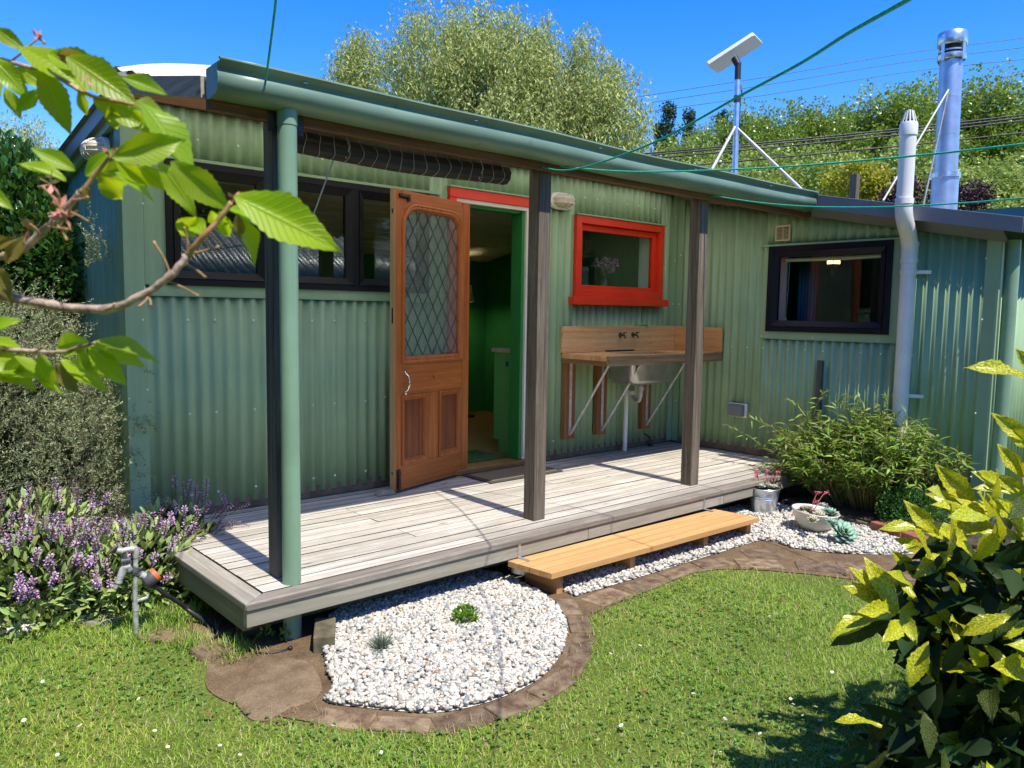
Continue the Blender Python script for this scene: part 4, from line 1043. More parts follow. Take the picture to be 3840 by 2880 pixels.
MB().tube([(0.30,-1.20,2.045),(0.7,-1.20,2.043),(1.2,-1.20,2.037),(1.62,-1.20,2.028)],0.010,10).build('bamboo_pole', M['bamboo'], bl, smooth=50)
for i, x in enumerate(np.linspace(0.43,1.60,17)):
    zc = 1.952-0.010*math.sin((x-0.36)*2.4)+0.004*math.sin(x*5)
    MB().tube([(x,-1.20,2.04)]+[(x+0.006*math.sin(3*a+i),-1.165+0.056*math.cos(a),zc+0.054*math.sin(a)) for a in np.linspace(2.2,4.9,9)], 0.0013, 5).build('cord_loop', M['cord_white'], bl, smooth=180)
for x in (0.62,1.42):
    MB().tube([(x,-1.205,2.06),(x+0.01,-1.215,2.02),(x+0.03,-1.225,1.96),(x+0.02,-1.20,1.905)],0.0026,5).build('pull_cord', M['cord_white'], bl, smooth=180)
    MB().box(x-0.008,x+0.008,-1.214,-1.196,2.03,2.065).build('hook', M['cord_white'], bl)
a, b = bp(1265,560,y=-1.18), bp(1122,950,y=-0.9)
tag(MB().tube([a, b], 0.0035, 6).build('blind_wand', M['cord_white'], smooth=180), 'thin grey wand hanging slantwise from the rolled blind', 'cord')

# ------------------------------------------------------------------ mat, door stone, outlets, vents
dm = thing('doormat', 'brown bristle doormat with black rubber border at the doorway', 'doormat', (2.6,-0.22,0.0))
mc = [(2.24,-0.05),(2.24,-0.385),(2.955,-0.385),(2.955,-0.05)]
MB().box(2.24,2.955,-0.385,-0.05,0.003,0.010).build('rubber_border', M['rubber'], dm, bevel=0.002)
MB().box(2.275,2.92,-0.352,-0.083,0.010,0.014).build('bristle_panel', M['mat'], dm)
q = bp(1455,1842,z=0.02)
mb = MB().hexa([(q[0]-0.10,q[1]-0.03,0.003),(q[0]+0.04,q[1]-0.05,0.003),(q[0]+0.05,q[1]+0.05,0.003),(q[0]-0.08,q[1]+0.05,0.003),(q[0]-0.05,q[1]-0.015,0.03),(q[0]+0.02,q[1]-0.025,0.036),(q[0]+0.03,q[1]+0.03,0.04),(q[0]-0.05,q[1]+0.03,0.034)])
tag(mb.build('door_stop_stone', M['stone'], bevel=0.006), 'small rough stone wedged behind the open door', 'stone')
ob = thing('power_outlet', 'weatherproof power outlet with smoky cover low on the wing wall', 'power outlet', (X1-0.02,-0.72,0.32))
ubox(MB(), T_wing, 0.635, 0.815, 0.317, 0.438, 0.009, 0.028).build('back_plate', M['white'], ob, bevel=0.004)
MB().hexa([T_wing(0.640,0.325,0.029),T_wing(0.795,0.325,0.029),T_wing(0.790,0.327,0.072),T_wing(0.645,0.327,0.072),T_wing(0.640,0.432,0.029),T_wing(0.795,0.432,0.029),T_wing(0.790,0.405,0.066),T_wing(0.645,0.405,0.066)]).build('cover', M['clear_grey'], ob, bevel=0.003)
vg = thing('wall_vent', 'cream louvred vent above the wing window', 'vent', (X1-0.02,-1.08,1.82))
uframe(MB(), T_wing, 1.010, 1.143, 1.822, 1.950, 0.012, 0.009, 0.026).build('frame', M['vent'], vg, bevel=0.002)
ubox(MB(), T_wing, 1.022, 1.131, 1.834, 1.938, 0.009, 0.011).build('backing', M['dark'], vg)
ubox(MB(), T_wing, 1.074, 1.080, 1.834, 1.938, 0.011, 0.024).build('bar', M['vent'], vg)
for k in range(10):
    z = 1.839+k*0.0104
    MB().hexa([T_wing(1.022,z,0.024),T_wing(1.131,z,0.024),T_wing(1.131,z+0.003,0.024),T_wing(1.022,z+0.003,0.024),T_wing(1.022,z+0.004,0.012),T_wing(1.131,z+0.004,0.012),T_wing(1.131,z+0.007,0.012),T_wing(1.022,z+0.007,0.012)]).build('slat', M['vent'], vg)
tag(MB().box(X1-0.055,X1-0.012,-1.485,-1.445,G,0.855).build('old_batten', M['post_teal'], bevel=0.003), 'dark upright batten with a pale edge on the wing wall', 'batten')

# ------------------------------------------------------------------ vent stack, flue, dish
vs = thing('vent_stack', 'white plastic drain vent pipe rising past the wing eaves', 'pipe', (4.715,-2.118,G))
Lw = (4.715,-2.118); Uw = (4.525,-2.137)
MB().tube([(Lw[0],Lw[1],G),(Lw[0],Lw[1],1.62)], 0.054, 24).build('lower_pipe', M['pvc_white'], vs, smooth=50)
MB().tube([(Lw[0],Lw[1],1.60),(Lw[0],Lw[1],1.70),(Lw[0]-0.02,Lw[1],1.755),(Lw[0]-0.06,Lw[1]-0.005,1.81),(Uw[0]+0.05,Uw[1],1.86),(Uw[0]+0.015,Uw[1],1.91),(Uw[0],Uw[1],1.96),(Uw[0],Uw[1],2.03)], 0.0575, 24).build('bend', M['pvc_white'], vs, smooth=50)
for z in (1.60,1.72): MB().tube([(Lw[0],Lw[1],z),(Lw[0],Lw[1],z+0.03)],0.061,24).build('joint_ring', M['pvc_white'], vs, smooth=50)
MB().tube([(Uw[0],Uw[1],2.0),(Uw[0],Uw[1],2.04)],0.062,24).build('joint_ring', M['pvc_white'], vs, smooth=50)
MB().tube([(Uw[0],Uw[1],2.0),(Uw[0],Uw[1],2.50)],0.054,24).build('upper_pipe', M['pvc_white'], vs, smooth=50)
cp = MB().tube([(Uw[0],Uw[1],2.47),(Uw[0],Uw[1],2.545),(Uw[0],Uw[1],2.56)],[0.060,0.060,0.054],24)
cp.lathe([(0.026,0),(0.030,0.004),(0.0,0.014)], (Uw[0],Uw[1],2.635), 16)
for k in range(12):
    a = 2*math.pi*k/12
    cp.bar((Uw[0]+0.050*math.cos(a),Uw[1]+0.050*math.sin(a),2.558),(Uw[0]+0.027*math.cos(a),Uw[1]+0.027*math.sin(a),2.638),0.009,0.004,up=(math.cos(a),math.sin(a),0.2))
cp.build('vent_cap', M['pvc_white'], vs, smooth=40)
MB().tube([(Uw[0],Uw[1],2.55),(Uw[0],Uw[1],2.575)],0.04,16).build('cap_inside', M['dark'], vs)
for z in (0.62,1.52):
    MB().tube([(Lw[0],Lw[1],z),(Lw[0],Lw[1],z+0.03)],0.058,24).bar((Lw[0]+0.02,Lw[1]-0.05,z+0.015),(X1-0.015,Lw[1]-0.135,z+0.015),0.004,0.026).build('pipe_clip', M['pvc_white'], vs, smooth=40)
fb, fc, ft = bp(3540,740,x=6.0), bp(3545,664,x=6.0), bp(3573,130,x=6.0)
fl = thing('flue', 'tall galvanised steel flue with slotted cowl on the wing roof', 'flue', tuple(fb))
fr_ = 0.087; cr_ = 0.104
ax = Vector(ft-fc).normalized()
def along(p, d): return tuple(Vector(p)+ax*d)
MB().tube([along(fb,-0.22), along(fc,0.0)], cr_, 32).build('casing', M['flue'], fl, smooth=50)
MB().tube([along(fc,-0.01), along(fc,0.03)], cr_+0.012, 32).build('collar', M['zinc'], fl, smooth=50)
Hf = (Vector(ft)-Vector(fc)).length
for k in range(3):
    MB().tube([along(fc,0.03+k*(Hf-0.24)/3), along(fc,0.03+(k+1)*(Hf-0.24)/3-0.002)], fr_+0.0015*(2-k), 32).build('flue_section', M['flue'], fl, smooth=50)
z0 = Hf-0.215
MB().lathe([(fr_+0.018,0.0),(fr_+0.024,0.012),(fr_+0.024,0.045),(fr_+0.018,0.05)], along(fc,z0), 32, ax, False, False).build('cowl_ring', M['zinc'], fl, smooth=40)
MB().lathe([(fr_+0.018,0),(fr_+0.018,0.012)], along(fc,z0+0.068), 32, ax).build('cowl_ring', M['zinc'], fl, smooth=40)
MB().lathe([(fr_+0.022,0.0),(fr_+0.028,0.008),(fr_+0.026,0.10),(fr_+0.020,0.108)], along(fc,z0+0.12), 32, ax).build('cowl_top', M['zinc'], fl, smooth=40)
MB().lathe([(0.07,0),(0.07,0.12)], along(fc,z0), 20, ax).build('flue_liner', M['old_iron'], fl, smooth=40)
t1 = ax.orthogonal().normalized(); t2 = ax.cross(t1)
for k in range(4):
    a = k*math.pi/2+0.5; dv = t1*math.cos(a)+t2*math.sin(a)
    MB().bar(Vector(along(fc,z0-0.01))+dv*(fr_+0.022), Vector(along(fc,z0+0.20))+dv*(fr_+0.026), 0.03, 0.003, up=dv).build('cowl_strap', M['zinc'], fl)
bt = Vector(along(fc, 0.70)) + Vector((-fr_,-0.02,0))
for a, b in ((3312,752),(3462,770)):
    e = bp(a, b, x=5.2 if a < 3400 else 5.85)
    MB().tube([bt, e - 0.0], 0.008, 8).build('stay', M['steel_white'], fl, smooth=60)
dd = 6.6
pb = Vector(at(2756,660,dd)); pt = Vector(at(2766,300,dd)); ptt = Vector(at(2768,238,dd))
dsh = thing('satellite_dish', 'flat white rectangular internet antenna on a braced roof pole', 'antenna', tuple(pb))
MB().tube([pb-Vector((0,0,0.16)), pt], 0.024, 16).build('mast', M['zinc'], dsh, smooth=60)
MB().tube([pt-Vector((0,0,0.0)), ptt], 0.026, 16).build('mount_tube', M['black_plastic'], dsh, smooth=60)
w1 = Vector(at(2763,385,dd)); w2 = Vector(at(2763,360,dd))
MB().tube([w1, w2], 0.026, 16).build('tape_wrap', M['black_plastic'], dsh, smooth=60)
A_ = Vector(at(2651,246,dd)); k_ = dd/FPX
rv, uv_, fv = Vector(_R), Vector(_U), Vector(_fw)
lv = Vector(at(2829,130,dd-0.06))-A_; sv = Vector(at(2692,276,dd+0.28))-A_
nv = lv.cross(sv).normalized(); 
if nv.z < 0: nv = -nv
def pan(i, j, h): return A_ + lv*i + sv*j + nv*h
nn = 5; loop = []
for ci, cj, a0 in ((0.95,0.92,0),(0.05,0.92,90),(0.05,0.08,180),(0.95,0.08,270)):
    for k in range(nn):
        a = R_(a0+90*k/(nn-1)); loop.append((ci+0.05*math.cos(a), cj+0.08*math.sin(a)))
mb = MB(); mb.v = [tuple(pan(i,j,0)) for i,j in loop]+[tuple(pan(i,j,0.03)) for i,j in loop]; n = len(loop)
for k in range(n): mb.f.append((k,(k+1)%n,n+(k+1)%n,n+k))
mb.f.append(tuple(range(n))); mb.f.append(tuple(range(n,2*n)))
mb.build('panel', M['panel_white'], dsh, bevel=0.004)
MB().tube([ptt-Vector((0,0,0.01)), ptt+nv*0.06], 0.03, 14).build('swivel', M['black_plastic'], dsh, smooth=50)
wj = Vector(at(2757,475,dd))
for a, b in ((2662,650),(3010,715)):
    e = Vector(at(a, b, dd-0.15)); e2 = e + (e-wj)*0.25
    MB().tube([wj, e2], 0.013, 10).build('brace', M['steel_white'], dsh, smooth=60)
MB().tube([Vector(at(2778,320,dd)),Vector(at(2782,345,dd)),Vector(at(2776,370,dd)),Vector(at(2772,450,dd)),Vector(at(2775,480,dd))],0.006,6).build('cable', M['black_plastic'], dsh, smooth=180)

# ------------------------------------------------------------------ clotheslines and wires
def line(name, label, cat, pts, r, mat, n=6, sub=6, group=None):
    P = smooth_poly([at(*p) for p in pts], sub, False)
    return tag(MB().tube(P, r, n).build(name, M[mat], smooth=180), label, cat, group)
line('clothesline', 'green cord rising steeply from the middle post to overhead', 'clothesline', [(1995,610,4.42),(2074,636,4.2),(2164,633,3.95),(2315,588,3.5),(2500,512,3.0),(2764,365,2.4),(3000,238,1.9),(3181,124,1.55),(3402,0,1.25),(3700,-170,1.0)], 0.0042, 'cord')
line('clothesline', 'green cord running level from the middle post past the flue', 'clothesline', [(2078,622,4.42),(2300,641,4.25),(2500,643,4.1),(2900,628,3.75),(3400,587,3.25),(3840,540,2.8),(4300,490,2.4)], 0.0042, 'cord')
line('clothesline', 'green cord slung from the end post across the wing eaves', 'clothesline', [(2667,733,5.35),(2850,760,5.1),(3050,775,4.85),(3300,776,4.5),(3600,762,4.1),(3840,742,3.8),(4300,700,3.3)], 0.0042, 'cord')
line('clothesline', 'green cord dropping from overhead to the downpipe post', 'clothesline', [(1042,-80,2.3),(1030,40,2.55),(1010,200,2.9),(992,330,3.2),(975,418,3.42)], 0.0042, 'cord')
line('loose_string', 'grey string trailing down the downpipe post', 'string', [(976,418,3.42),(985,480,3.42),(1005,520,3.42),(1030,545,3.40),(1048,552,3.38)], 0.0022, 'cord_white')
for i, (ya, yb) in enumerate(((357,146),(386,182),(417,228))):
    line('power_line', 'thin high wire crossing the blue sky', 'wire', [(2300,ya+20,26),(2900,ya-72*(1 if i<2 else 0.9),26),(3400,(ya+yb)/2-52,26),(3960,yb-18,26)], 0.010, 'black_plastic', 4, 4, 'high wires over the trees')
for i, (ya, yb) in enumerate(((579,430),(587,441),(600,452),(640,498))):
    line('power_line', 'thick black cable slung low in front of the trees', 'wire', [(2300,ya+8,15),(2900,ya-48,15),(3400,(ya+yb)/2-24,15),(3960,yb-14,15)], 0.015, 'black_plastic', 6, 4, 'low cables by the trees')
fp = at(3205,690,13)
tag(MB().box(fp[0]-0.06,fp[0]+0.06,fp[1]-0.06,fp[1]+0.06,G,fp[2]+0.16).build('fence_post', M['post'], bevel=0.008), 'square timber pole standing behind the wing roof', 'post')

# ------------------------------------------------------------------ inside things
cb = thing('kitchen_cabinet', 'light green cabinet with pale top just inside the doorway', 'cabinet', (3.2,0.3,0.035))
MB().box(2.95,3.55,0.16,0.44,0.15,0.872).build('carcass', M['green_cab'], cb, bevel=0.002)
MB().box(2.95,3.55,0.16,0.37,0.036,0.149).build('plinth', M['green_cab'], cb)
MB().box(2.935,3.56,0.15,0.46,0.873,0.905).build('benchtop', M['stone_top'], cb, bevel=0.003)
q = bp(1903,1360,x=2.948)
tag(MB().box(2.936,2.948,q[1]-0.012,q[1]+0.012,q[2]-0.03,q[2]+0.01).tube([(2.942,q[1],q[2]+0.01),(2.945,q[1],q[2]+0.05)],0.002,5).build('key_tag', mat_plain('blue_tag',(0.01,0.12,0.32),0.4), None), 'small blue tag hanging on the green cabinet', 'tag')
ls = bp(1752,1100,y=2.3)
M['shade'] = mat_plain('lamp_shade', (0.75,0.68,0.55), 0.8, var=0.03)
lp = thing('lamp', 'lamp with pale conical shade in the dark green room', 'lamp', (ls[0],ls[1],0.035))
MB().lathe([(0.075,-0.09),(0.045,0.09)], (ls[0],ls[1],ls[2]), 24, (0,0,1), False, False).build('lamp_shade', M['shade'], lp, smooth=60, solid=0.002)
bd = bpy.data.lights.new('lamp_bulb', 'POINT'); bd.energy = 3.0; bd.color = (1.0,0.80,0.50); bd.shadow_soft_size = 0.03
bo_ = bpy.data.objects.new('bulb_light', bd); col.objects.link(bo_); bo_.parent = lp; bo_.location = Vector((ls[0],ls[1]-0.0,ls[2]-0.06))-PB[lp.name]
MB().lathe([(0.10,0.036),(0.10,0.05),(0.012,0.06),(0.012,ls[2]-0.04)], (ls[0],ls[1],0.0), 16).build('stand', M['old_iron'], lp, smooth=50)
mg = tag(MB().box(2.35,2.86,0.17,0.55,0.037,0.045).build('floor_mat', mat_plain('green_mat',(0.06,0.14,0.03),0.95,var=0.5,scale=30)), 'green woven mat on the floor inside the doorway', 'mat')
va = bp(2270,1060,y=0.15)
vz0 = rb+0.0865
vs_ = thing('flower_vase', 'glass jar of small mauve flowers behind the red window', 'vase', (va[0],0.15,vz0))
M['jar'] = mat_glass('jar_glass', (0.75,0.85,0.8), 0.02)
MB().lathe([(0.035,0.0),(0.04,0.02),(0.036,0.06),(0.024,0.09),(0.028,0.105)], (va[0],0.15,vz0), 18, (0,0,1), True, False).build('jar', M['jar'], vs_, smooth=60)
nfl = 60
Bp = np.tile(np.array([[va[0],0.15,vz0+0.09]]), (nfl,1)); dr = unit(np.stack([rng.normal(0.1,0.55,nfl), rng.normal(0,0.35,nfl), rng.uniform(0.5,1.2,nfl)],1))
tips = Bp + dr*rng.uniform(0.09,0.19,nfl)[:,None]
mb = MB()
for a, b in zip(Bp[::2], tips[::2]): mb.tube([Vector(a)-Vector((0,0,0.05)), a, b], 0.0013, 4)
M['stem'] = mat_plain('plant_stem', (0.09,0.13,0.04), 0.6, var=0.2)
mb.build('stems', M['stem'], vs_)
Vf, Ff = scatter(LEAF4, np.repeat(tips,7,0)+rng.normal(0,0.010,(nfl*7,3)), rdir(nfl*7), rdir(nfl*7), 0.016, 0.012)
link('blossom', np_mesh('blossom', Vf, Ff), mat_leaf('mauve_petal', (0.42,0.25,0.42), trans=0.2), vs_)
# wing room: rolled blind with pull cord, curtain, lit lamp
rbld = thing('roller_blind', 'white blind rolled up at the top of the wing window', 'blind', (X1+0.12,-1.47,1.68))
MB().tube([T_wing(1.06,1.672,-0.08),T_wing(1.5,1.668,-0.08),T_wing(1.90,1.676,-0.08)],0.017,12).build('roll', M['white'], rbld, smooth=50)
MB().tube([T_wing(1.10,1.66,-0.07),T_wing(1.095,1.40,-0.07),T_wing(1.085,1.20,-0.07)],0.002,5).build('pull_cord', M['cord_white'], rbld, smooth=180)
MB().lathe([(0.004,0.0),(0.010,-0.03),(0.001,-0.031)], T_wing(1.085,1.20,-0.07), 10).build('tassel', M['cord_white'], rbld, smooth=50)
mb = MB()
for i in range(30):
    u = 1.06+i*0.006; d_ = -0.30-0.02*math.sin(i*1.3); mb.v += [T_wing(u,0.9,d_), T_wing(u,1.72,d_)]
for i in range(29): mb.f.append((2*i,2*i+2,2*i+3,2*i+1))
tag(mb.build('curtain', mat_plain('blue_curtain',(0.02,0.10,0.22),0.8,var=0.1), smooth=180, solid=0.002), 'narrow teal blue curtain inside the wing window', 'curtain')
lc = bp(3126,985,x=5.7)
il = thing('ceiling_lamp', 'lit caged lamp glowing yellow inside the wing window', 'lamp', tuple(lc))
t = NT('warm_bulb'); em = t.n('ShaderNodeEmission', i_Strength=3.0); em.inputs['Color'].default_value = (1.0,0.62,0.22,1); M['bulb'] = t.done(em)
MB().lathe([(0.055,0.02),(0.055,-0.012)], tuple(lc), 18).build('bulb', M['bulb'], il, smooth=50)
MB().lathe([(0.055,-0.013),(0.054,-0.06),(0.045,-0.095),(0.02,-0.115)], tuple(lc), 18).build('lamp_glass', M['lamp_glass'], il, smooth=60)
cg = MB()
for k in range(4):
    a = k*math.pi/2+0.4
    cg.tube([(lc[0]+0.058*math.cos(a),lc[1]+0.058*math.sin(a),lc[2]+0.02),(lc[0]+0.058*math.cos(a),lc[1]+0.058*math.sin(a),lc[2]-0.06),(lc[0]+0.03*math.cos(a),lc[1]+0.03*math.sin(a),lc[2]-0.112)],0.004,6)
cg.build('cage', M['old_iron'], il); MB().lathe([(0.06,0.021),(0.06,0.05),(0.015,0.06),(0.015,0.30)], tuple(lc), 16).build('fitting', M['old_iron'], il, smooth=50)

# ------------------------------------------------------------------ standpipe, timer, hose
yb_ = -0.925
tp_ = lambda a, b, dy=0.0: tuple(bp(380+a*0.42, 2020+b*0.42, y=yb_+dy))
tap = thing('garden_tap', 'grey garden standpipe with tap and plastic fittings', 'garden tap', tp_(310,880))
MB().tube([tp_(310,890), tp_(305,620)], 0.0115, 12).build('standpipe', M['tap_grey'], tap, smooth=60)
MB().tube([tp_(308,640), tp_(304,600)], 0.0145, 8).tube([tp_(302,600), tp_(300,575)], 0.012, 10).build('coupling', M['tap_grey'], tap, smooth=40)
MB().tube([tp_(302,590), tp_(306,120), tp_(306,95)], 0.0105, 12).build('riser', M['tap_grey'], tap, smooth=60)
MB().tube([tp_(306,170), tp_(308,110), tp_(295,88), tp_(270,90), tp_(215,102), tp_(180,112), tp_(130,105)], [0.013,0.015,0.016,0.014,0.0125,0.0145,0.0145], 12).build('tap_body', M['tap_grey'], tap, smooth=60)
MB().tube([tp_(130,105), tp_(110,105)], 0.010, 10).tube([tp_(145,60,-0.01), tp_(105,95,-0.01), tp_(65,130,-0.01)], [0.006,0.009,0.007], 8).build('tap_handle', M['brass'], tap, smooth=60)
MB().tube([tp_(205,130), tp_(212,190)], 0.009, 10).tube([tp_(170,205), tp_(255,190)], 0.013, 12).build('outlet_nut', M['grey_plastic'], tap, smooth=50)
MB().tube([tp_(255,285), tp_(235,250), tp_(205,265), tp_(185,310), tp_(165,355), tp_(150,390)], [0.014,0.017,0.018,0.017,0.015,0.013], 12).build('splitter', M['tap_grey'], tap, smooth=60)
MB().tube([tp_(158,375), tp_(152,395)], 0.0165, 12).tube([tp_(150,400), tp_(122,450)], [0.012,0.008], 12).build('hose_connector', M['tap_grey'], tap, smooth=50)
MB().tube([tp_(320,255), tp_(300,300)], 0.018, 10).tube([tp_(280,300), tp_(330,320)], 0.015, 10).build('splitter_valve', M['grey_plastic'], tap, smooth=50)
MB().tube([tp_(345,320), tp_(385,335)], 0.018, 12).tube([tp_(300,560), tp_(360,545), tp_(410,525), tp_(420,490)], [0.010,0.009,0.008,0.006], 8).build('side_fitting', M['tap_grey'], tap, smooth=50)
tm = thing('tap_timer', 'grey and orange tap timer hanging from the standpipe', 'tap timer', tp_(430,380))
MB().tube([tp_(375,395), tp_(395,385), tp_(455,345), tp_(470,330)], [0.022,0.030,0.033,0.032], 20).build('timer_body', M['grey_plastic'], tm, smooth=50)
MB().tube([tp_(466,334), tp_(498,308)], [0.034,0.033], 20).build('timer_dial', M['orange'], tm, smooth=50)
MB().tube([tp_(498,309), tp_(501,306)], [0.026,0.026], 20).build('dial_face', M['old_iron'], tm)
hp = [tp_(450,420), tp_(500,440), tp_(580,500), tp_(700,575), tp_(780,640)]
hp = [Vector(p) for p in hp] + [Vector(bp(775,2335,z=G+0.02)), Vector(bp(800,2365,z=G+0.015))]
tag(MB().tube(smooth_poly(hp,6,False), 0.0105, 8).build('hose', M['black_plastic'], smooth=180), 'black irrigation hose running from the tap timer to the deck', 'hose')
g_ = lambda a, b, h=0.008: Vector(bp(a,b,z=G+h))
tag(MB().tube(smooth_poly([g_(700,2417),(g_(745,2420)),g_(790,2400),g_(815,2375,0.03),g_(822,2340,0.05),g_(835,2320,0.06)],5,False), 0.005, 6).build('hose', M['black_plastic'], smooth=180), 'thin black hose looped by the deck corner pile', 'hose')
tag(MB().tube(smooth_poly([g_(925,2428),g_(955,2445),g_(1000,2450),g_(1050,2443),g_(1085,2432)],5,False), 0.005, 6).tube([g_(1083,2434,0.012),g_(1092,2428,0.014)],0.010,10).build('hose', M['black_plastic'], smooth=180), 'thin black hose lying at the foot of the downpipe', 'hose')

# ------------------------------------------------------------------ shed behind the viewer (mirrored in the long window)
sh = thing('shed', 'corrugated iron shed across the garden facing the cottage', 'shed', (5.5,-10.5,G))
MB().box(1.5,10.5,-12.5,-9.0,G,1.45).build('wall', mat_plain('shed_wall',(0.035,0.05,0.045),0.6), sh)
t = NT('shed_roof'); geo = t.n('ShaderNodeNewGeometry')
M['shed_roof'] = mat_plain('shed_roof_iron', (0.30,0.33,0.33), 0.38, metal=0.5, var=0.2, scale=5)
roof_sheet('roof_sheet', 1.3, 10.7, -8.7, -11.0, lambda y: 1.50+(-8.7-y)*0.55, M['shed_roof'], pitch=0.20, amp=0.035, parent=sh)
roof_sheet('roof_sheet', 1.3, 10.7, -11.0, -13.2, lambda y: 2.765-(-11.0-y)*0.55, M['shed_roof'], pitch=0.20, amp=0.035, parent=sh)
# ------------------------------------------------------------------ lawn
def grass():
    lo = np.array([[-3.2,-6.2],[-1.5,-4.1]]); hi = np.array([[4.2,-0.2],[2.6,-0.35]]); cnt = (160000, 170000)
    P = np.concatenate([rng.uniform(l, h, size=(c,2)) for l, h, c in zip(lo, hi, cnt)])
    ex = in_poly(P, pth); edge = rng.random(len(P)) < 0.0
    keep = ~in_poly(P+rng.normal(0,0.02,P.shape), pth)
    # ragged path edge: some blades lean over it
    c = pth.mean(0)
    for _ in range(2): keep &= ~in_poly(P+rng.normal(0,0.028,P.shape), pth)
    keep &= ~((P[:,1] > -1.46) & (P[:,0] > 0.0))
    keep &= ~((P[:,1] > -0.55) & (P[:,0] > -1.4) & (rng.random(len(P)) < 0.85))
    # worn patch by the tap and the deck corner
    wear = np.exp(-(((P[:,0]+0.05)/0.28)**2+((P[:,1]+1.05)/0.32)**2))
    keep &= rng.random(len(P)) > wear*0.85
    sn = np.sin(P[:,0]*5.1+1.3)*np.sin(P[:,1]*4.3+0.4)+np.sin(P[:,0]*2.3-P[:,1]*3.1)
    keep &= rng.random(len(P)) > 0.16*np.clip(-sn,0,2)
    P = P[keep]; n = len(P)
    sn = sn[keep]
    L = rng.uniform(0.012,0.034,n)*np.where(rng.random(n) < 0.05, 1.7, 1.0)*(1+0.22*np.clip(sn,-1,1.5)); Wd = rng.uniform(0.0020,0.0038,n)
    a = rng.uniform(0,6.283,n); ln = rng.uniform(0.15,1.1,n)
    Y = np.stack([np.cos(a)*ln, np.sin(a)*ln, np.ones(n)],1)
    P3 = np.concatenate([P, np.full((n,1),G-0.002)],1)
    return scatter(BLADE, P3, Y, np.stack([np.cos(a+rng.normal(0,0.7,n)), np.sin(a), np.full(n,0.3)],1), L, Wd), P3
(gV, gF), GP = grass()
t = NT('grass_blades'); r = t.n('ShaderNodeNewGeometry').outputs['Random Per Island']
cc = t.ramp(r, [(0.0,(0.14,0.27,0.022,1)),(0.35,(0.28,0.45,0.042,1)),(0.7,(0.43,0.59,0.08,1)),(0.84,(0.52,0.55,0.16,1)),(0.90,(0.60,0.52,0.28,1)),(1.0,(0.64,0.55,0.34,1))])
big = t.ramp(t.noise(t.coord(rand=False), 1.6, 5, 0.6), [(0.33,(0.62,0.74,0.66,1)),(0.5,(0.95,1.0,0.95,1)),(0.68,(1.25,1.10,1.0,1))])
cc = t.mix(1.0, cc, big, 'MULTIPLY')
p = t.pbsdf(cc, 0.5, 0, 0.35); tr = t.n('ShaderNodeBsdfTranslucent'); t.l(cc, tr.inputs['Color'])
mx = t.n('ShaderNodeMixShader', i_0=0.35); t.l(p.outputs[0], mx.inputs[1]); t.l(tr.outputs[0], mx.inputs[2]); M['grass'] = t.done(mx)
tag(link('grass', np_mesh('grass', gV, gF), M['grass']), 'short mown lawn grass in front of the deck', 'grass', kind='stuff')
ci = rng.choice(len(GP), 15000, replace=False)
CP = GP[ci]; sel = (np.sin(CP[:,0]*3.7+0.5)*np.sin(CP[:,1]*3.1+2.0)+0.25*rng.normal(size=len(CP))) > -0.1
CP = CP[sel]; n = len(CP); CP = CP + np.stack([np.zeros(n),np.zeros(n),rng.uniform(0.008,0.026,n)],1)
a0 = rng.uniform(0,6.28,n); vv = []
for k in range(3):
    a = a0+k*2.094; vv.append(scatter(LEAF6, CP, np.stack([np.cos(a),np.sin(a),rng.normal(0.25,0.25,n)],1), np.tile([[0,0,1.0]],(n,1))+rng.normal(0,0.2,(n,3)), rng.uniform(0.007,0.013,n), rng.uniform(0.008,0.013,n)))
cV, cF = join_np(vv)
M['clover'] = mat_leaf('clover_leaf', (0.15,0.29,0.05), trans=0.3, var=0.4)
tag(link('clover', np_mesh('clover', cV, cF), M['clover']), 'low clover growing through the lawn', 'clover', kind='stuff')
# taller rough tufts round the tap and the sage
def tufts(name, label, pts, per, hmin, hmax, spread, mat, lean=0.6, wid=0.004):
    B = np.repeat(np.array(pts), per, 0); n = len(B)
    B = B + np.concatenate([rng.normal(0,spread,(n,2)), np.zeros((n,1))],1)
    a = rng.uniform(0,6.283,n); ln = rng.uniform(0.1,lean*1.6,n)
    Y = np.stack([np.cos(a)*ln, np.sin(a)*ln, np.ones(n)],1)
    V, F = scatter(BLADE, B, Y, np.stack([np.cos(a),np.sin(a),np.full(n,0.3)],1), rng.uniform(hmin,hmax,n), rng.uniform(0.6,1.3,n)*wid)
    return tag(link(name, np_mesh(name, V, F), mat), label, 'grass', kind='stuff')
tpts = [bp(a, b, z=G) for a, b in [(470,2330),(540,2330),(600,2340),(560,2290),(430,2280),(640,2310),(700,2420),(760,2440),(860,2450),(890,2460),(520,2400),(300,2300),(200,2290),(100,2290),(420,2240),(360,2250),(650,2360),(600,2250),(700,2300)]]
tufts('rough_grass', 'longer rough grass round the standpipe', tpts, 130, 0.03, 0.10, 0.045, M['grass'])
M['straw'] = mat_leaf('dry_grass', (0.34,0.25,0.12), trans=0.25, var=0.3)
dp_ = [bp(a, b, z=G) for a, b in [(700,2400),(760,2420),(820,2430),(880,2470),(740,2360),(840,2400),(930,2440),(960,2460),(1010,2450)]] + [np.array([x_, y_, G]) for x_, y_ in pth[::2] if y_ < -1.9]
tufts('dry_grass', 'dry clippings scattered along the edge of the dirt', dp_, 28, 0.02, 0.06, 0.05, M['straw'], lean=1.6, wid=0.0028)

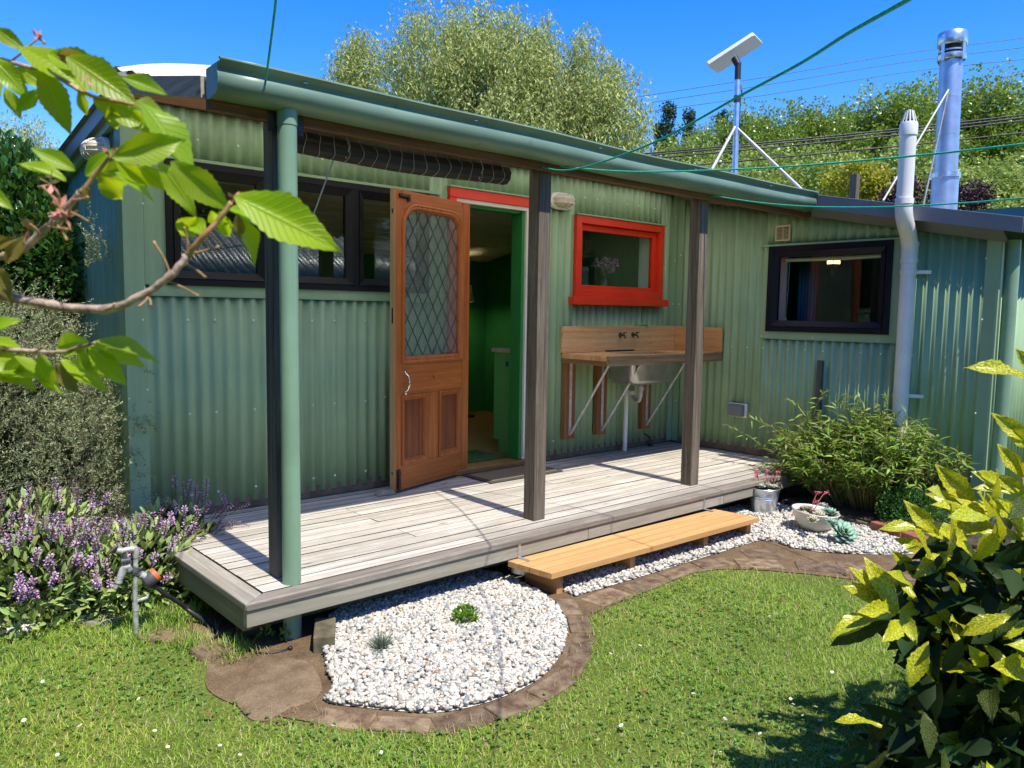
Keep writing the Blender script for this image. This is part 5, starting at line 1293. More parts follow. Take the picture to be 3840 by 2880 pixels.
# daisies
mb = MB(); 
for k in range(13):
    a = 2*math.pi*k/13; c_, s2 = math.cos(a), math.sin(a); q_ = (-s2*0.0022, c_*0.0022)
    mb.add([(c_*0.003,s2*0.003,0.0),(c_*0.009+q_[0],s2*0.009+q_[1],0.0015),(c_*0.0125,s2*0.0125,0.001),(c_*0.009-q_[0],s2*0.009-q_[1],0.0015)],[(0,1,2,3)])
M['petal'] = mat_plain('daisy_petal', (0.82,0.80,0.78), 0.6, var=0.03); M['pollen'] = mat_plain('daisy_centre', (0.75,0.50,0.03), 0.7)
d0 = mb.build('daisy', M['petal']); tag(d0, 'small white daisy in the lawn', 'daisy', 'daisies in the lawn')
d1 = MB().lathe([(0.0042,-0.001),(0.0044,0.001),(0.0025,0.003)], (0,0,0), 8).build('centre', M['pollen'], d0, smooth=60)
spots = [(160,2555),(365,2625),(520,2620),(610,2685),(580,2740),(205,2780),(630,2800),(825,2795),(520,2820),(215,2830),(2885,2310),(2830,2312),(3050,2590),(2965,2620),(2905,2610),(2975,2640),(2720,2695),(2750,2735),(2850,2750),(3160,2720),(3145,2545),(3120,2520),(2330,2720),(2600,2600),(2520,2480),(2290,2450),(2440,2540),(3060,2650),(3075,2700),(3010,2680),(3200,2800),(3120,2840),(1250,2720),(90,2700),(300,2720),(2400,2420),(2980,2850),(2700,2820),(2560,2750),(1430,2820),(900,2830)]
for i, (a, b) in enumerate(spots):
    q = bp(a, b, z=G+0.03)
    if i == 0: o, o2 = d0, d1
    else:
        o = d0.copy(); col.objects.link(o); o2 = d1.copy(); col.objects.link(o2); o2.parent = o
    o.location = q; o.rotation_euler = (random.uniform(-0.7,0.2), random.uniform(-0.5,0.5), random.uniform(0,6)); s1 = random.uniform(0.5,0.8); o.scale = (s1,s1,s1)
# dead leaves on the lawn
M['dead_leaf'] = mat_leaf('dead_leaf', (0.28,0.12,0.05), trans=0.2, var=0.3, island=False)
V6, F6 = LEAF6
dl0 = None
for i, (a, b) in enumerate([(800,2680),(1840,2545),(2690,2270),(2745,2190),(3070,2730),(2400,2590),(2930,2240),(1860,2205),(2640,2290),(2010,2735),(2820,2120),(3170,2140)]):
    q = bp(a, b, z=G+0.03)
    if dl0 is None:
        me = np_mesh('dead_leaf', V6*np.array([0.022,0.036,0.05]), F6); dl0 = link('dead_leaf', me, M['dead_leaf']); tag(dl0, 'curled brown dead leaf lying on the ground', 'leaf', 'dead leaves on the ground'); o = dl0
    else: o = dl0.copy(); col.objects.link(o)
    o.location = q; o.rotation_euler = (random.uniform(-0.4,0.4), random.uniform(-0.4,0.4), random.uniform(0,6))

# ------------------------------------------------------------------ potted succulents
M['succ_grey'] = mat_leaf('grey_succulent', (0.42,0.50,0.40), trans=0.08, rough=0.55, var=0.12)
M['succ_green'] = mat_leaf('green_succulent', (0.30,0.50,0.36), trans=0.08, rough=0.5, var=0.12)
M['succ_cream'] = mat_leaf('cream_succulent', (0.50,0.48,0.33), trans=0.08, rough=0.55, var=0.15)
M['pink'] = mat_leaf('pink_flower', (0.72,0.16,0.22), trans=0.2, var=0.2)
M['pink_stem'] = mat_plain('pink_stem', (0.42,0.13,0.12), 0.6)
FAT = (np.array([[0,0,-0.03],[0.32,0.35,0.02],[0.5,0.72,0.05],[0.25,0.93,0.05],[0,1.02,0.08],[-0.25,0.93,0.05],[-0.5,0.72,0.05],[-0.32,0.35,0.02],[0,0.6,-0.06],[0,0.6,0.03]]),
       np.array([[0,1,9],[1,2,9],[2,3,9],[3,4,9],[4,5,9],[5,6,9],[6,7,9],[7,0,9],[1,0,8],[2,1,8],[3,2,8],[4,3,8],[5,4,8],[6,5,8],[7,6,8],[0,7,8]]))
def rosette(parent, c, rad, mat, up=(0,0,1), n=26, name='rosette'):
    k = np.arange(n); a = k*2.39996; t_ = k/(n-1)
    el = 0.15+1.15*t_**1.2; L = rad*(1.0-0.55*t_)
    up = Vector(up).normalized(); t1 = up.orthogonal().normalized(); t2 = up.cross(t1)
    H_ = np.cos(a)[:,None]*np.array(t1)+np.sin(a)[:,None]*np.array(t2)
    Y = np.cos(el)[:,None]*H_ + np.sin(el)[:,None]*np.array(up)
    Nn = -np.sin(el)[:,None]*H_ + np.cos(el)[:,None]*np.array(up)
    P_ = np.array(c)[None] + H_*rad*0.08 + t_[:,None]*rad*0.15*np.array(up)
    V, F = scatter(FAT, P_, Y, Nn, L, L*0.62)
    return link(name, np_mesh(name, V, F), mat, parent, smooth=180)
bk = bp(2876,1938,z=G); bk = Vector((bk[0]+0.05, bk[1]+0.06, G+0.02))
buc = thing('metal_bucket', 'galvanised bucket planted with flowering succulents', 'bucket', tuple(bk))
MB().lathe([(0.082,0.0),(0.084,0.01),(0.098,0.10),(0.101,0.104),(0.099,0.108),(0.102,0.116),(0.104,0.12),(0.102,0.124),(0.112,0.176),(0.116,0.180),(0.113,0.184),(0.108,0.178),(0.106,0.16)], tuple(bk), 32, (0,0,1), True, False).build('pail', M['zinc'], buc, smooth=40)
MB().lathe([(0.107,0.155),(0.107,0.162)], tuple(bk), 24).build('soil', M['soil'], buc)
for i in range(26):
    a = random.uniform(0,6.28); rr2 = random.uniform(0,0.09)
    rosette(buc, (bk[0]+rr2*math.cos(a), bk[1]+rr2*math.sin(a), bk[2]+0.165+random.uniform(0.01,0.035)), random.uniform(0.024,0.042), M[random.choice(['succ_grey','succ_cream','succ_grey'])], (random.uniform(-.3,.3),random.uniform(-.3,.3),1), 18)
def pink_stalk(parent, base, tip, nfl=7):
    base, tip = Vector(base), Vector(tip); mid = base.lerp(tip,0.6)+Vector((0,0,0.02))
    o = MB().tube(smooth_poly([base,mid,tip],5,False),[0.0022]*11,5).build('flower_stalk', M['pink_stem'], parent, smooth=180)
    c = np.array(tip)[None]+rng.normal(0,0.009,(nfl*5,3))*np.array([1,1,0.7])
    V, F = scatter(LEAF4, c, rdir(nfl*5)+np.array([0,0,-0.4]), rdir(nfl*5), 0.012, 0.007)
    link('blossom', np_mesh('blossom', V, F), M['pink'], o)
for dx, dy, h in ((-0.05,0.02,0.30),(-0.03,0.03,0.265),(0.02,0.0,0.30),(0.06,-0.04,0.295),(0.05,-0.02,0.26),(-0.01,-0.02,0.25)):
    pink_stalk(buc, (bk[0]+dx*0.6,bk[1]+dy,bk[2]+0.17), (bk[0]+dx*1.3,bk[1]+dy*1.5,bk[2]+h))
bw = bp(3068,2012,z=G); bw = Vector((bw[0]+0.06,bw[1]+0.07,G+0.02))
bo = thing('enamel_bowl', 'tilted cream enamel bowl of rosette succulents on the pebbles', 'bowl', tuple(bw))
MB().lathe([(0.06,0.0),(0.085,0.012),(0.12,0.05),(0.142,0.10),(0.15,0.13),(0.156,0.133),(0.153,0.138),(0.143,0.13),(0.135,0.10)], tuple(bw), 36, (0.05,-0.08,1), True, False).build('basin', M['bowl'], bo, smooth=50)
MB().lathe([(0.138,0.10),(0.138,0.106)], tuple(bw), 24, (0.05,-0.08,1)).build('soil', M['soil'], bo)
for a, b, rad, mt in ((3030,1905,0.05,'succ_cream'),(3075,1930,0.055,'succ_cream'),(3120,1955,0.05,'succ_green'),(3115,1918,0.062,'succ_green'),(3050,1945,0.045,'succ_cream'),(3090,1895,0.05,'succ_grey'),(3020,1925,0.04,'succ_cream')):
    q = bp(a, b, z=bw[2]+0.13); rosette(bo, (q[0]+0.01,q[1]+0.01,bw[2]+0.112), rad, M[mt], (random.uniform(-.25,.0),random.uniform(-.35,-0.05),1), 26)
q0 = bw+Vector((-0.02,0.02,0.12)); pink_stalk(bo, q0, bp(3070,1845,y=bw[1])); pink_stalk(bo, q0+Vector((0.03,-0.01,0)), bp(3100,1845,y=bw[1])); pink_stalk(bo, q0+Vector((0.02,0,0)), bp(3062,1880,y=bw[1]))
q = bp(3160,2000,z=G+0.08)
so = thing('rosette_succulent', 'large pale green rosette succulent leaning against the bowl', 'succulent', (q[0],q[1],G+0.02))
rosette(so, (q[0],q[1],G+0.075), 0.095, M['succ_green'], (-0.35,-0.6,0.75), 30)
MB().tube([(q[0]+0.02,q[1]+0.02,G),(q[0],q[1],G+0.08)],0.012,8).build('stem', M['stem'], so)

# ------------------------------------------------------------------ bushes
def blob(c, r, n, shell=0.35):
    d = rdir(n); k = rng.uniform(shell**3, 1, n)**(1/3)
    return np.array(c)[None]+d*k[:,None]*np.array(r)[None], d
def leafy(c, r, n, L, Wd, tm=LEAF6, droop=0.0, shell=0.4, up=0.5, out=1.0):
    P_, d = blob(c, r, n, shell)
    Y = d*out + rdir(n)*0.7 + np.array([0,0,up-droop]); 
    return scatter(tm, P_, Y, d+np.array([0,0,0.9])+rdir(n)*0.4, rng.uniform(L*0.7,L*1.2,n), rng.uniform(Wd*0.7,Wd*1.2,n))
# rosemary: many needle sprigs
def sprigs(B, D, Ls, per, nl, nw):
    n = len(B); t_ = np.tile(np.linspace(0.08,1,per), n)
    B2 = np.repeat(B,per,0); D2 = np.repeat(unit(D),per,0); L2 = np.repeat(Ls,per)
    sag = np.repeat(rng.normal(0,0.25,(n,3)),per,0)*(t_**2)[:,None]*L2[:,None]
    P_ = B2+D2*(t_*L2)[:,None]+sag
    rd = rdir(n*per); sd = unit(np.cross(D2, rd))
    Y = sd+D2*0.75
    return scatter(LEAF4, P_, Y, rd, rng.uniform(0.7,1.2,n*per)*nl, nw)
ros = thing('rosemary_bush', 'big sprawling grey-green rosemary bush against the gable end', 'bush', (-0.55,0.3,G))
parts = []; tw = MB()
for c, r, n in (((-0.72,0.42,0.35),(0.62,0.42,0.78),1900),((-0.24,0.22,0.12),(0.30,0.24,0.58),1000),((-0.55,0.55,0.85),(0.48,0.35,0.42),900),((-1.3,0.3,0.2),(0.5,0.4,0.7),500),((-0.13,0.20,0.62),(0.14,0.16,0.26),240)):
    P_, d = blob(c, r, n, 0.6); D_ = d*0.9+np.array([0,0,0.55])+rdir(n)*0.5
    parts.append(sprigs(P_-d*0.04, D_, rng.uniform(0.10,0.22,n), 30, 0.021, 0.0046))
    for k in range(0, n, 40):
        tw.tube([(c[0]*0.6-0.3, c[1], G), tuple(np.array(c)*0.5+P_[k]*0.5), tuple(P_[k])], [0.012,0.006,0.003], 5, cap=False)
V, F = join_np(parts)
M['rosemary'] = mat_leaf('rosemary_needle', (0.37,0.42,0.22), trans=0.25, var=0.4, dead=(0.17,0.11,0.085), dead_amt=0.14, rough=0.6)
link('foliage', np_mesh('rosemary', V, F), M['rosemary'], ros)['kind'] = 'stuff'
tw.build('stems', M['bearer'], ros)['kind'] = 'stuff'
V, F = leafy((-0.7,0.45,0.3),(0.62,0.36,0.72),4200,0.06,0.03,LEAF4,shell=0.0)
M['inner'] = mat_leaf('shaded_inner_twigs', (0.022,0.03,0.014), trans=0.05, var=0.3)  # shade inside the bushes put into the colour of these fill leaves
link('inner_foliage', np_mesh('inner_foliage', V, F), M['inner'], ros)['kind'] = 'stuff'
# tall loose sprigs over the gable corner
tall = [((350,1000),(352,820)),((400,980),(430,860)),((372,990),(375,900)),((470,1370),(555,1400)),((520,1560),(560,1620)),((500,1700),(505,1850)),((470,1620),(545,1750)),((440,1300),(520,1330)),((330,1000),(330,880))]
B_ = []; D_ = []; L_ = []
for (a, b), (c_, d_) in tall:
    p0, p1 = at(a,b,4.3), at(c_,d_,4.25)
    for k in range(3): B_.append(p0+rng.normal(0,0.012,3)); D_.append(p1-p0+rng.normal(0,0.02,3)); L_.append(np.linalg.norm(p1-p0))
V, F = sprigs(np.array(B_), np.array(D_), np.array(L_), 60, 0.020, 0.0045)
link('foliage', np_mesh('rosemary_tips', V, F), M['rosemary'], ros)['kind'] = 'stuff'
# glossy hedge behind
hd = thing('glossy_hedge', 'glossy dark green leafy shrub beyond the rosemary', 'shrub', (-0.6,1.2,G))
M['glossy'] = mat_leaf('glossy_leaf', (0.045,0.13,0.022), ct=(0.16,0.30,0.03), trans=0.22, rough=0.22, spec=0.7, var=0.35)
V, F = join_np([leafy(at(60,930,5.0),(0.36,0.45,0.62),4200,0.058,0.034,shell=0.5), leafy(at(190,980,4.9),(0.28,0.35,0.42),2200,0.055,0.032,shell=0.5), leafy(at(30,660,5.2),(0.22,0.3,0.26),900,0.055,0.032,shell=0.4), leafy(at(-250,900,5.0),(0.5,0.5,0.75),2200,0.06,0.035,shell=0.5), leafy(at(100,1150,5.0),(0.5,0.4,0.55),2200,0.06,0.035,shell=0.4)])
link('foliage', np_mesh('hedge', V, F), M['glossy'], hd)['kind'] = 'stuff'
mb = MB()
for k in range(14): 
    a = random.uniform(-0.9,-0.3); mb.tube([(-0.6+0.1*random.random(),1.2,G),((a-0.6)/2,1.2,0.5),(a,1.2+random.uniform(-.3,.3),1.2)],[0.02,0.012,0.006],6,cap=False)
mb.build('stems', M['post'], hd)
# sage with purple spikes
sg = thing('sage_plant', 'flowering sage covered in purple spikes at the deck corner', 'sage', (-0.45,-0.55,G))
M['sage'] = mat_leaf('sage_leaf', (0.38,0.50,0.16), ct=(0.32,0.42,0.08), trans=0.25, rough=0.6, var=0.3)
ells = [((-0.98,-0.28,-0.08),(0.36,0.30,0.32)),((-0.55,-0.42,-0.10),(0.38,0.30,0.28)),((-0.15,-0.50,-0.12),(0.30,0.26,0.24)),((0.10,-0.32,-0.04),(0.24,0.18,0.20)),((-0.55,-0.12,-0.02),(0.40,0.18,0.30)),((-1.5,-0.3,-0.1),(0.4,0.3,0.3))]
V, F = join_np([leafy(c, r, 1000 if i != 3 else 460, 0.066, 0.026, shell=0.35, up=0.7) for i, (c, r) in enumerate(ells)])
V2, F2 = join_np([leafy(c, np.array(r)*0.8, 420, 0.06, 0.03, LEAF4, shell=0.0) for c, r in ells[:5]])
link('foliage', np_mesh('sage', V, F), M['sage'], sg)['kind'] = 'stuff'
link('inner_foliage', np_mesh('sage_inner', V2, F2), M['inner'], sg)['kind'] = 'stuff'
M['purple'] = mat_leaf('purple_petal', (0.52,0.35,0.60), trans=0.25, var=0.35, hue=0.04)
M['calyx'] = mat_leaf('calyx', (0.42,0.19,0.20), trans=0.15, var=0.3)
pet = []; cal = []; stems = MB()
def spike(base, d, Ls):
    d = unit(np.array(d)[None])[0]; nw = int(Ls/0.016)
    for k in range(nw):
        c = np.array(base)+d*(0.25+0.75*k/nw)*Ls
        m_ = 6; a = np.arange(m_)*1.047+k*0.5
        t1 = unit(np.cross(d,[0.3,0.5,0.1])[None])[0]; t2 = np.cross(d,t1)
        H_ = np.cos(a)[:,None]*t1+np.sin(a)[:,None]*t2
        cal.append(scatter(LEAF4, np.tile(c,(m_,1)), H_+d*0.6, np.tile(d,(m_,1))+rdir(m_)*0.3, 0.011*(1-0.4*k/nw), 0.006))
        on = rng.random(m_) < 0.62
        if on.any():
            q_ = int(on.sum()); pet.append(scatter(LEAF4, c+H_[on]*0.007, H_[on]+d*0.3+rdir(q_)*0.35, np.tile(d,(q_,1))+rdir(q_)*0.4, rng.uniform(0.009,0.015,q_), 0.0085))
    stems.tube([tuple(base), tuple(np.array(base)+d*Ls)], [0.0022,0.0012], 4, cap=False)
for c, r, n in (((-0.60,-0.45,-0.06),(0.46,0.30,0.24),110),((-0.15,-0.50,-0.09),(0.30,0.24,0.22),75),((0.14,-0.32,-0.02),(0.22,0.16,0.16),34),((-0.45,-0.20,0.05),(0.40,0.16,0.22),45),((-1.1,-0.35,-0.08),(0.3,0.3,0.28),22)):
    d = rdir(n*3); d = d[(d[:,2] > -0.15) & ((d[:,1] < 0.35) | (d[:,2] > 0.4))][:n]
    for q in d: spike(np.array(c)+q*np.array(r)*rng.uniform(0.75,1.0), q*0.55+np.array([0,-0.05,0.75])+rng.normal(0,0.15,3), rng.uniform(0.07,0.14))
# explicit spikes leaning over the deck
for (a, b), (c_, d_) in (((770,1880),(775,1795)),((690,1900),(685,1800)),((730,1890),(735,1815)),((850,1910),(835,1850)),((860,1930),(935,1885)),((840,1950),(935,1970)),((800,1950),(870,1890)),((660,1860),(655,1785)),((700,1880),(720,1800)),((790,1970),(850,1960))):
    p0, p1 = bp(a,b,y=-0.36), bp(c_,d_,y=-0.40); spike(p0, p1-p0, np.linalg.norm(p1-p0)*1.05)
V, F = join_np(pet); link('blossom', np_mesh('sage_petals', V, F), M['purple'], sg)['kind'] = 'stuff'
V, F = join_np(cal); link('calyces', np_mesh('sage_calyx', V, F), M['calyx'], sg)['kind'] = 'stuff'
stems.build('stems', M['stem'], sg)['kind'] = 'stuff'

# leafy shrub in the bed by the wing
lsb = thing('leafy_shrub', 'bushy long-leaved green shrub in the bed by the wing wall', 'shrub', (4.42,-1.9,G+0.06))
M['shrub'] = mat_leaf('shrub_leaf', (0.20,0.32,0.055), ct=(0.34,0.42,0.05), trans=0.3, rough=0.45, var=0.4, hue=0.02, dead=(0.34,0.30,0.12), dead_amt=0.07)
LONG = (np.array([[0,0,0],[0.40,0.28,0.05],[0.32,0.6,0.0],[0,1,-0.16],[-0.32,0.6,0.0],[-0.40,0.28,0.05],[0,0.45,-0.03]]), LEAF6[1])
sm2 = MB(); lv = []
for k in range(330):
    a = rng.uniform(0,6.283); rr3 = rng.uniform(0,1)**0.6
    base = np.array([4.50+0.14*rr3*math.cos(a), -1.97+0.36*rr3*math.sin(a), G+0.05])
    lean_ = np.array([math.cos(a)*0.45*rr3, math.sin(a)*0.42*rr3, 0])
    Ht = rng.uniform(0.42,0.80)*(1-0.38*rr3*rr3)
    tip = base+lean_*rng.uniform(0.6,1.0)+np.array([-0.05,0,Ht])
    if tip[0] > 4.74: tip[0] = 4.74-rng.uniform(0,0.1)
    mid = (base+tip)/2+np.array([0,0,0.06])
    sm2.tube([tuple(base),tuple(mid),tuple(tip)],[0.0035,0.003,0.0018],4,cap=False)
    m_ = 17; tt = rng.uniform(0.30,1.0,m_)**0.8
    P_ = (1-tt)[:,None]**2*base+2*((1-tt)*tt)[:,None]*mid+(tt**2)[:,None]*tip
    H_ = rng.normal(size=(m_,3)); H_[:,2] = rng.normal(0.15,0.35,m_)
    lv.append(scatter(LONG, P_, H_, np.tile([[0,0,1.0]],(m_,1))+rdir(m_)*0.5, rng.uniform(0.055,0.11,m_), rng.uniform(0.016,0.027,m_)))
# a long arm reaching over the deck, and growth by the white pipe
arms = [((2900,1700),(2720,1590)),((2950,1640),(2800,1560)),((3020,1560),(2960,1500)),((3380,1700),(3400,1540)),((3400,1760),(3480,1600)),((3440,1800),(3560,1720)),((3050,1560),(3085,1470)),((3250,1560),(3215,1480)),((3160,1540),(3155,1480)),((3300,1600),(3330,1490))]
for (a, b), (c_, d_) in arms:
    p0, p1 = bp(a,b,x=4.35), bp(c_,d_,x=4.35); m_ = 14; tt = np.linspace(0.1,1,m_)
    sm2.tube([tuple(p0),tuple((p0+p1)/2+np.array([0,0,0.02])),tuple(p1)],[0.004,0.003,0.002],5,cap=False)
    P_ = p0+(p1-p0)*tt[:,None]; H_ = rng.normal(size=(m_,3))+unit((p1-p0)[None])*0.6
    lv.append(scatter(LONG, P_, H_, np.tile([[0,0,1.0]],(m_,1))+rdir(m_)*0.4, rng.uniform(0.05,0.09,m_), rng.uniform(0.015,0.023,m_)))
V, F = join_np(lv); link('foliage', np_mesh('shrub', V, F), M['shrub'], lsb)['kind'] = 'stuff'
sm2.build('stems', mat_plain('shrub_stem',(0.24,0.22,0.09),0.6), lsb)['kind'] = 'stuff'
pc = thing('parsley_clump', 'fine bright green feathery herb at the front of the bed', 'herb', (4.25,-2.45,G+0.06))
V, F = leafy((4.27,-2.42,G+0.15),(0.20,0.24,0.17),2600,0.020,0.013,LEAF4,shell=0.3,up=0.8)
link('foliage', np_mesh('parsley', V, F), mat_leaf('parsley_leaf',(0.07,0.20,0.035),trans=0.3,var=0.35), pc)['kind'] = 'stuff'
V, F = leafy((4.52,-2.40,G+0.25),(0.18,0.26,0.28),1500,0.035,0.014,LEAF4,shell=0.2,up=0.8)
tag(link('scraggy_herb', np_mesh('scraggy_herb', V, F), mat_leaf('scraggy_leaf',(0.13,0.20,0.06),trans=0.25,var=0.35,dead=(0.22,0.15,0.08),dead_amt=0.3)), 'thin scraggy herb beside the white vent pipe', 'herb')
# two little plants in the pebbles
q = bp(1430,2440,z=G+0.02)
lvp = thing('lavender_seedling', 'small silvery lavender seedling in the white pebbles', 'seedling', (q[0],q[1],G+0.02))
n = 260; a = rng.uniform(0,6.283,n); el = rng.uniform(0.3,1.4,n)
Y = np.stack([np.cos(a)*np.cos(el),np.sin(a)*np.cos(el),np.sin(el)],1)
V, F = scatter(BLADE, np.tile([[q[0],q[1],G+0.02]],(n,1))+Y*rng.uniform(0,0.03,n)[:,None], Y, rdir(n), rng.uniform(0.04,0.085,n), 0.0032)
link('leaves', np_mesh('lavender', V, F), mat_leaf('lavender_leaf',(0.17,0.22,0.16),trans=0.1,var=0.25), lvp)['kind'] = 'stuff'
q = bp(1745,2330,z=G+0.03)
mnt = thing('mint_seedling', 'small bright yellow-green seedling in the white pebbles', 'seedling', (q[0],q[1],G+0.02))
V, F = leafy((q[0],q[1],G+0.05),(0.055,0.055,0.045),240,0.024,0.017,shell=0.2,up=0.9)
link('leaves', np_mesh('mint', V, F), mat_leaf('mint_leaf',(0.17,0.32,0.03),trans=0.25,var=0.25), mnt)['kind'] = 'stuff'
wq = [bp(a,b,z=G) for a,b in ((1000,2405),(1075,2405),(960,2380))]
for i, q in enumerate(wq[:2]):
    V, F = leafy((q[0],q[1],G+0.03),(0.03,0.03,0.035),26,0.022,0.016,shell=0.3,up=0.8)
    tag(link('weed', np_mesh('weed', V, F), M['clover']), ['small green weed at the foot of the downpipe','tiny weed in the shade beside the hose'][i], 'weed')

# ------------------------------------------------------------------ big single leaves
def leaf_mesh(name, wr=0.43, tip=0.16, fold=0.10, droop=0.12, serr=0.02, nl=22, wmax=0.42, twist=0.0, wav=0.012):
    """unit-length leaf: y 0..1 along the midrib, serrated edge, folded and drooping; uv across/along"""
    V = []; UV = []; F = []
    for i in range(nl+1):
        t_ = i/nl
        b = (t_/wmax)**0.62 if t_ < wmax else max(0.0, 1-((t_-wmax)/(1-wmax))**1.55)**1.0
        if t_ > 1-tip: b = max(b, 0.10*(1-(t_-(1-tip))/tip))
        hw = 0.5*wr*min(b,1.0)
        if t_ in (0.0, 1.0): hw = 0.004
        for j in range(7):
            u = (j-3)/3
            e = hw*u
            if abs(u) == 1 and 0.08 < t_ < 0.95: e *= 1+serr*(1 if i % 2 else -1)*2
            z = fold*abs(e)*2.0 - droop*t_*t_ + wav*math.sin(t_*9+u*2)*abs(u) + twist*u*hw*(t_-0.5)
            V.append((e, t_*(1-0.15*droop), z)); UV.append(((u+1)/2, t_))
    for i in range(nl):
        for j in range(6): F.append((i*7+j, i*7+j+1, (i+1)*7+j+1, (i+1)*7+j))
    me = np_mesh(name, np.array(V), np.array(F), np.array(UV))
    me.polygons.foreach_set('use_smooth', [True]*len(me.polygons))
    return me
def mat_bigleaf(name, c, ct, vein, spots=None, rough=0.4, trans=0.42, spec=0.45, veins=13, spot_amt=0.5, spot_scale=26):
    t = NT(name); uv = t.n('ShaderNodeTexCoord').outputs['UV']
    sx = t.n('ShaderNodeSeparateXYZ'); t.l(uv, sx.inputs[0])
    au = t.math('ABSOLUTE', t.math('MULTIPLY', t.math('SUBTRACT', sx.outputs[0], 0.5), 2.0))
    ph = t.math('SUBTRACT', t.math('MULTIPLY', sx.outputs[1], float(veins)), t.math('MULTIPLY', au, 2.4))
    w_ = t.math('ABSOLUTE', t.math('SUBTRACT', t.math('FRACT', ph), 0.5))
    vm = t.ramp(w_, [(0.0,(1,1,1,1)),(0.12,(0,0,0,1))])
    mid = t.ramp(au, [(0.0,(1,1,1,1)),(0.10,(0,0,0,1))])
    vall = t.math('MAXIMUM', vm, mid)
    oi = t.n('ShaderNodeObjectInfo').outputs['Random']
    h = t.n('ShaderNodeHueSaturation'); h.inputs['Color'].default_value = c4(c)
    t.l(t.math('ADD', t.math('MULTIPLY', oi, 0.5), 0.75), h.inputs['Value']); t.l(t.math('ADD', t.math('MULTIPLY', t.math('FRACT', t.math('MULTIPLY', oi, 7.7)), 0.04), 0.48), h.inputs['Hue'])
    base = h.outputs[0]
    if spots is not None:
        mp = t.n('ShaderNodeMapping'); mp.inputs['Scale'].default_value = (0.45,1,1)
        ad = t.n('ShaderNodeVectorMath', operation='ADD'); t.l(uv, ad.inputs[0])
        cx = t.n('ShaderNodeCombineXYZ'); t.l(t.math('MULTIPLY', oi, 31.0), cx.inputs[0]); t.l(cx.outputs[0], ad.inputs[1]); t.l(ad.outputs[0], mp.inputs[0])
        nz = t.noise(mp.outputs[0], spot_scale, 3, 0.6)
        base = t.mix(t.ramp(nz, [(spot_amt,(0,0,0,1)),(spot_amt+0.06,(1,1,1,1))]), base, c4(spots))
    cc = t.mix(t.math('MULTIPLY', vall, 0.55), base, c4(vein))
    nz2 = t.noise(uv, 30, 4); cc = t.mix(0.35, cc, t.ramp(nz2, [(0.3,(0.7,0.7,0.7,1)),(0.7,(1.2,1.2,1.2,1))]), 'MULTIPLY')
    nrm = t.bump(vall, 0.5, 0.002)
    p = t.pbsdf(cc, rough, 0, spec, nrm)
    tr = t.n('ShaderNodeBsdfTranslucent'); t.l(t.mix(0.6, cc, c4(ct)), tr.inputs['Color'])
    mx = t.n('ShaderNodeMixShader', i_0=trans); t.l(p.outputs[0], mx.inputs[1]); t.l(tr.outputs[0], mx.inputs[2])
    return t.done(mx)
def place_leaf(me, parent, B, T, ratio=1.0, name='leaf', flip=1, face=None):
    """base B to tip T; ratio 1 = blade faces the viewer, 0 = edge on"""
    B = Vector(B); T = Vector(T); Y = (T-B); L = Y.length; Y.normalize()
    cd = (Vector(CAMP)-B).normalized(); cd = (cd - Y*cd.dot(Y)).normalized(); sd = Y.cross(cd)
    rl = math.acos(max(0.05, min(1.0, ratio)))
    n1 = cd*math.cos(rl)+sd*math.sin(rl); n2 = cd*math.cos(rl)-sd*math.sin(rl)
    Z = n1 if (n1.z > n2.z) == (flip > 0) else n2
    if face is not None: Z = (Vector(face)-Y*Vector(face).dot(Y)).normalized()
    X = Y.cross(Z)
    m = Matrix.Identity(4)
    for i in range(3): m[i][0] = X[i]; m[i][1] = Y[i]; m[i][2] = Z[i]; m[i][3] = B[i]
    o = bpy.data.objects.new(name, me); col.objects.link(o); o.parent = parent
    pb_ = PB.get(parent.name, Vector((0,0,0)))
    o.matrix_local = Matrix.Translation(-pb_) @ m @ Matrix.Diagonal((L,L,L,1))
    return o

# ------------------------------------------------------------------ cherry branch close to the viewer
M['cherry_leaf'] = mat_bigleaf('cherry_leaf', (0.27,0.43,0.010), (0.82,0.92,0.010), (0.40,0.53,0.05), trans=0.5)
M['cherry_old'] = mat_bigleaf('cherry_leaf_bronze', (0.20,0.17,0.03), (0.45,0.33,0.03), (0.30,0.28,0.08))
CT = Vector((-2.35,-3.75,G))
ch = thing('cherry_tree', 'cherry tree reaching in low branches with large serrated bright green leaves', 'tree', tuple(CT))
CM = [leaf_mesh('cherry_leaf', droop=0.16, fold=0.22, serr=0.022), leaf_mesh('cherry_leaf', droop=0.28, fold=0.14, serr=0.022, wav=0.03), leaf_mesh('cherry_leaf', droop=0.06, fold=0.30, serr=0.022, wav=0.02)]
CO = leaf_mesh('cherry_leaf_old', droop=0.3, fold=0.5, wav=0.05)
for m_ in CM: m_.materials.append(M['cherry_leaf'])
CO.materials.append(M['cherry_old'])
M['bark'] = mat_plain('cherry_bark', (0.30,0.19,0.14), 0.7, var=0.35, scale=60, bump=0.5, bscale=200, c2=(0.40,0.30,0.24))
M['twig'] = mat_plain('green_twig', (0.30,0.24,0.07), 0.6, var=0.3, scale=60, c2=(0.38,0.20,0.10))
M['bud'] = mat_plain('pink_bud', (0.55,0.22,0.17), 0.6, var=0.2, scale=60)
def twig(pts, r0, r1, mat='bark', name='branch'):
    P = smooth_poly([at(*p) for p in pts], 5, False); n = len(P)
    P = P + rng.normal(0, r0*0.10, P.shape)
    rr4 = [(r0+(r1-r0)*i/(n-1))*(1.0+(0.22 if i % 5 == 0 else 0.0)) for i in range(n)]
    return MB().tube(P, rr4, 8).build(name, M[mat], ch, smooth=180)
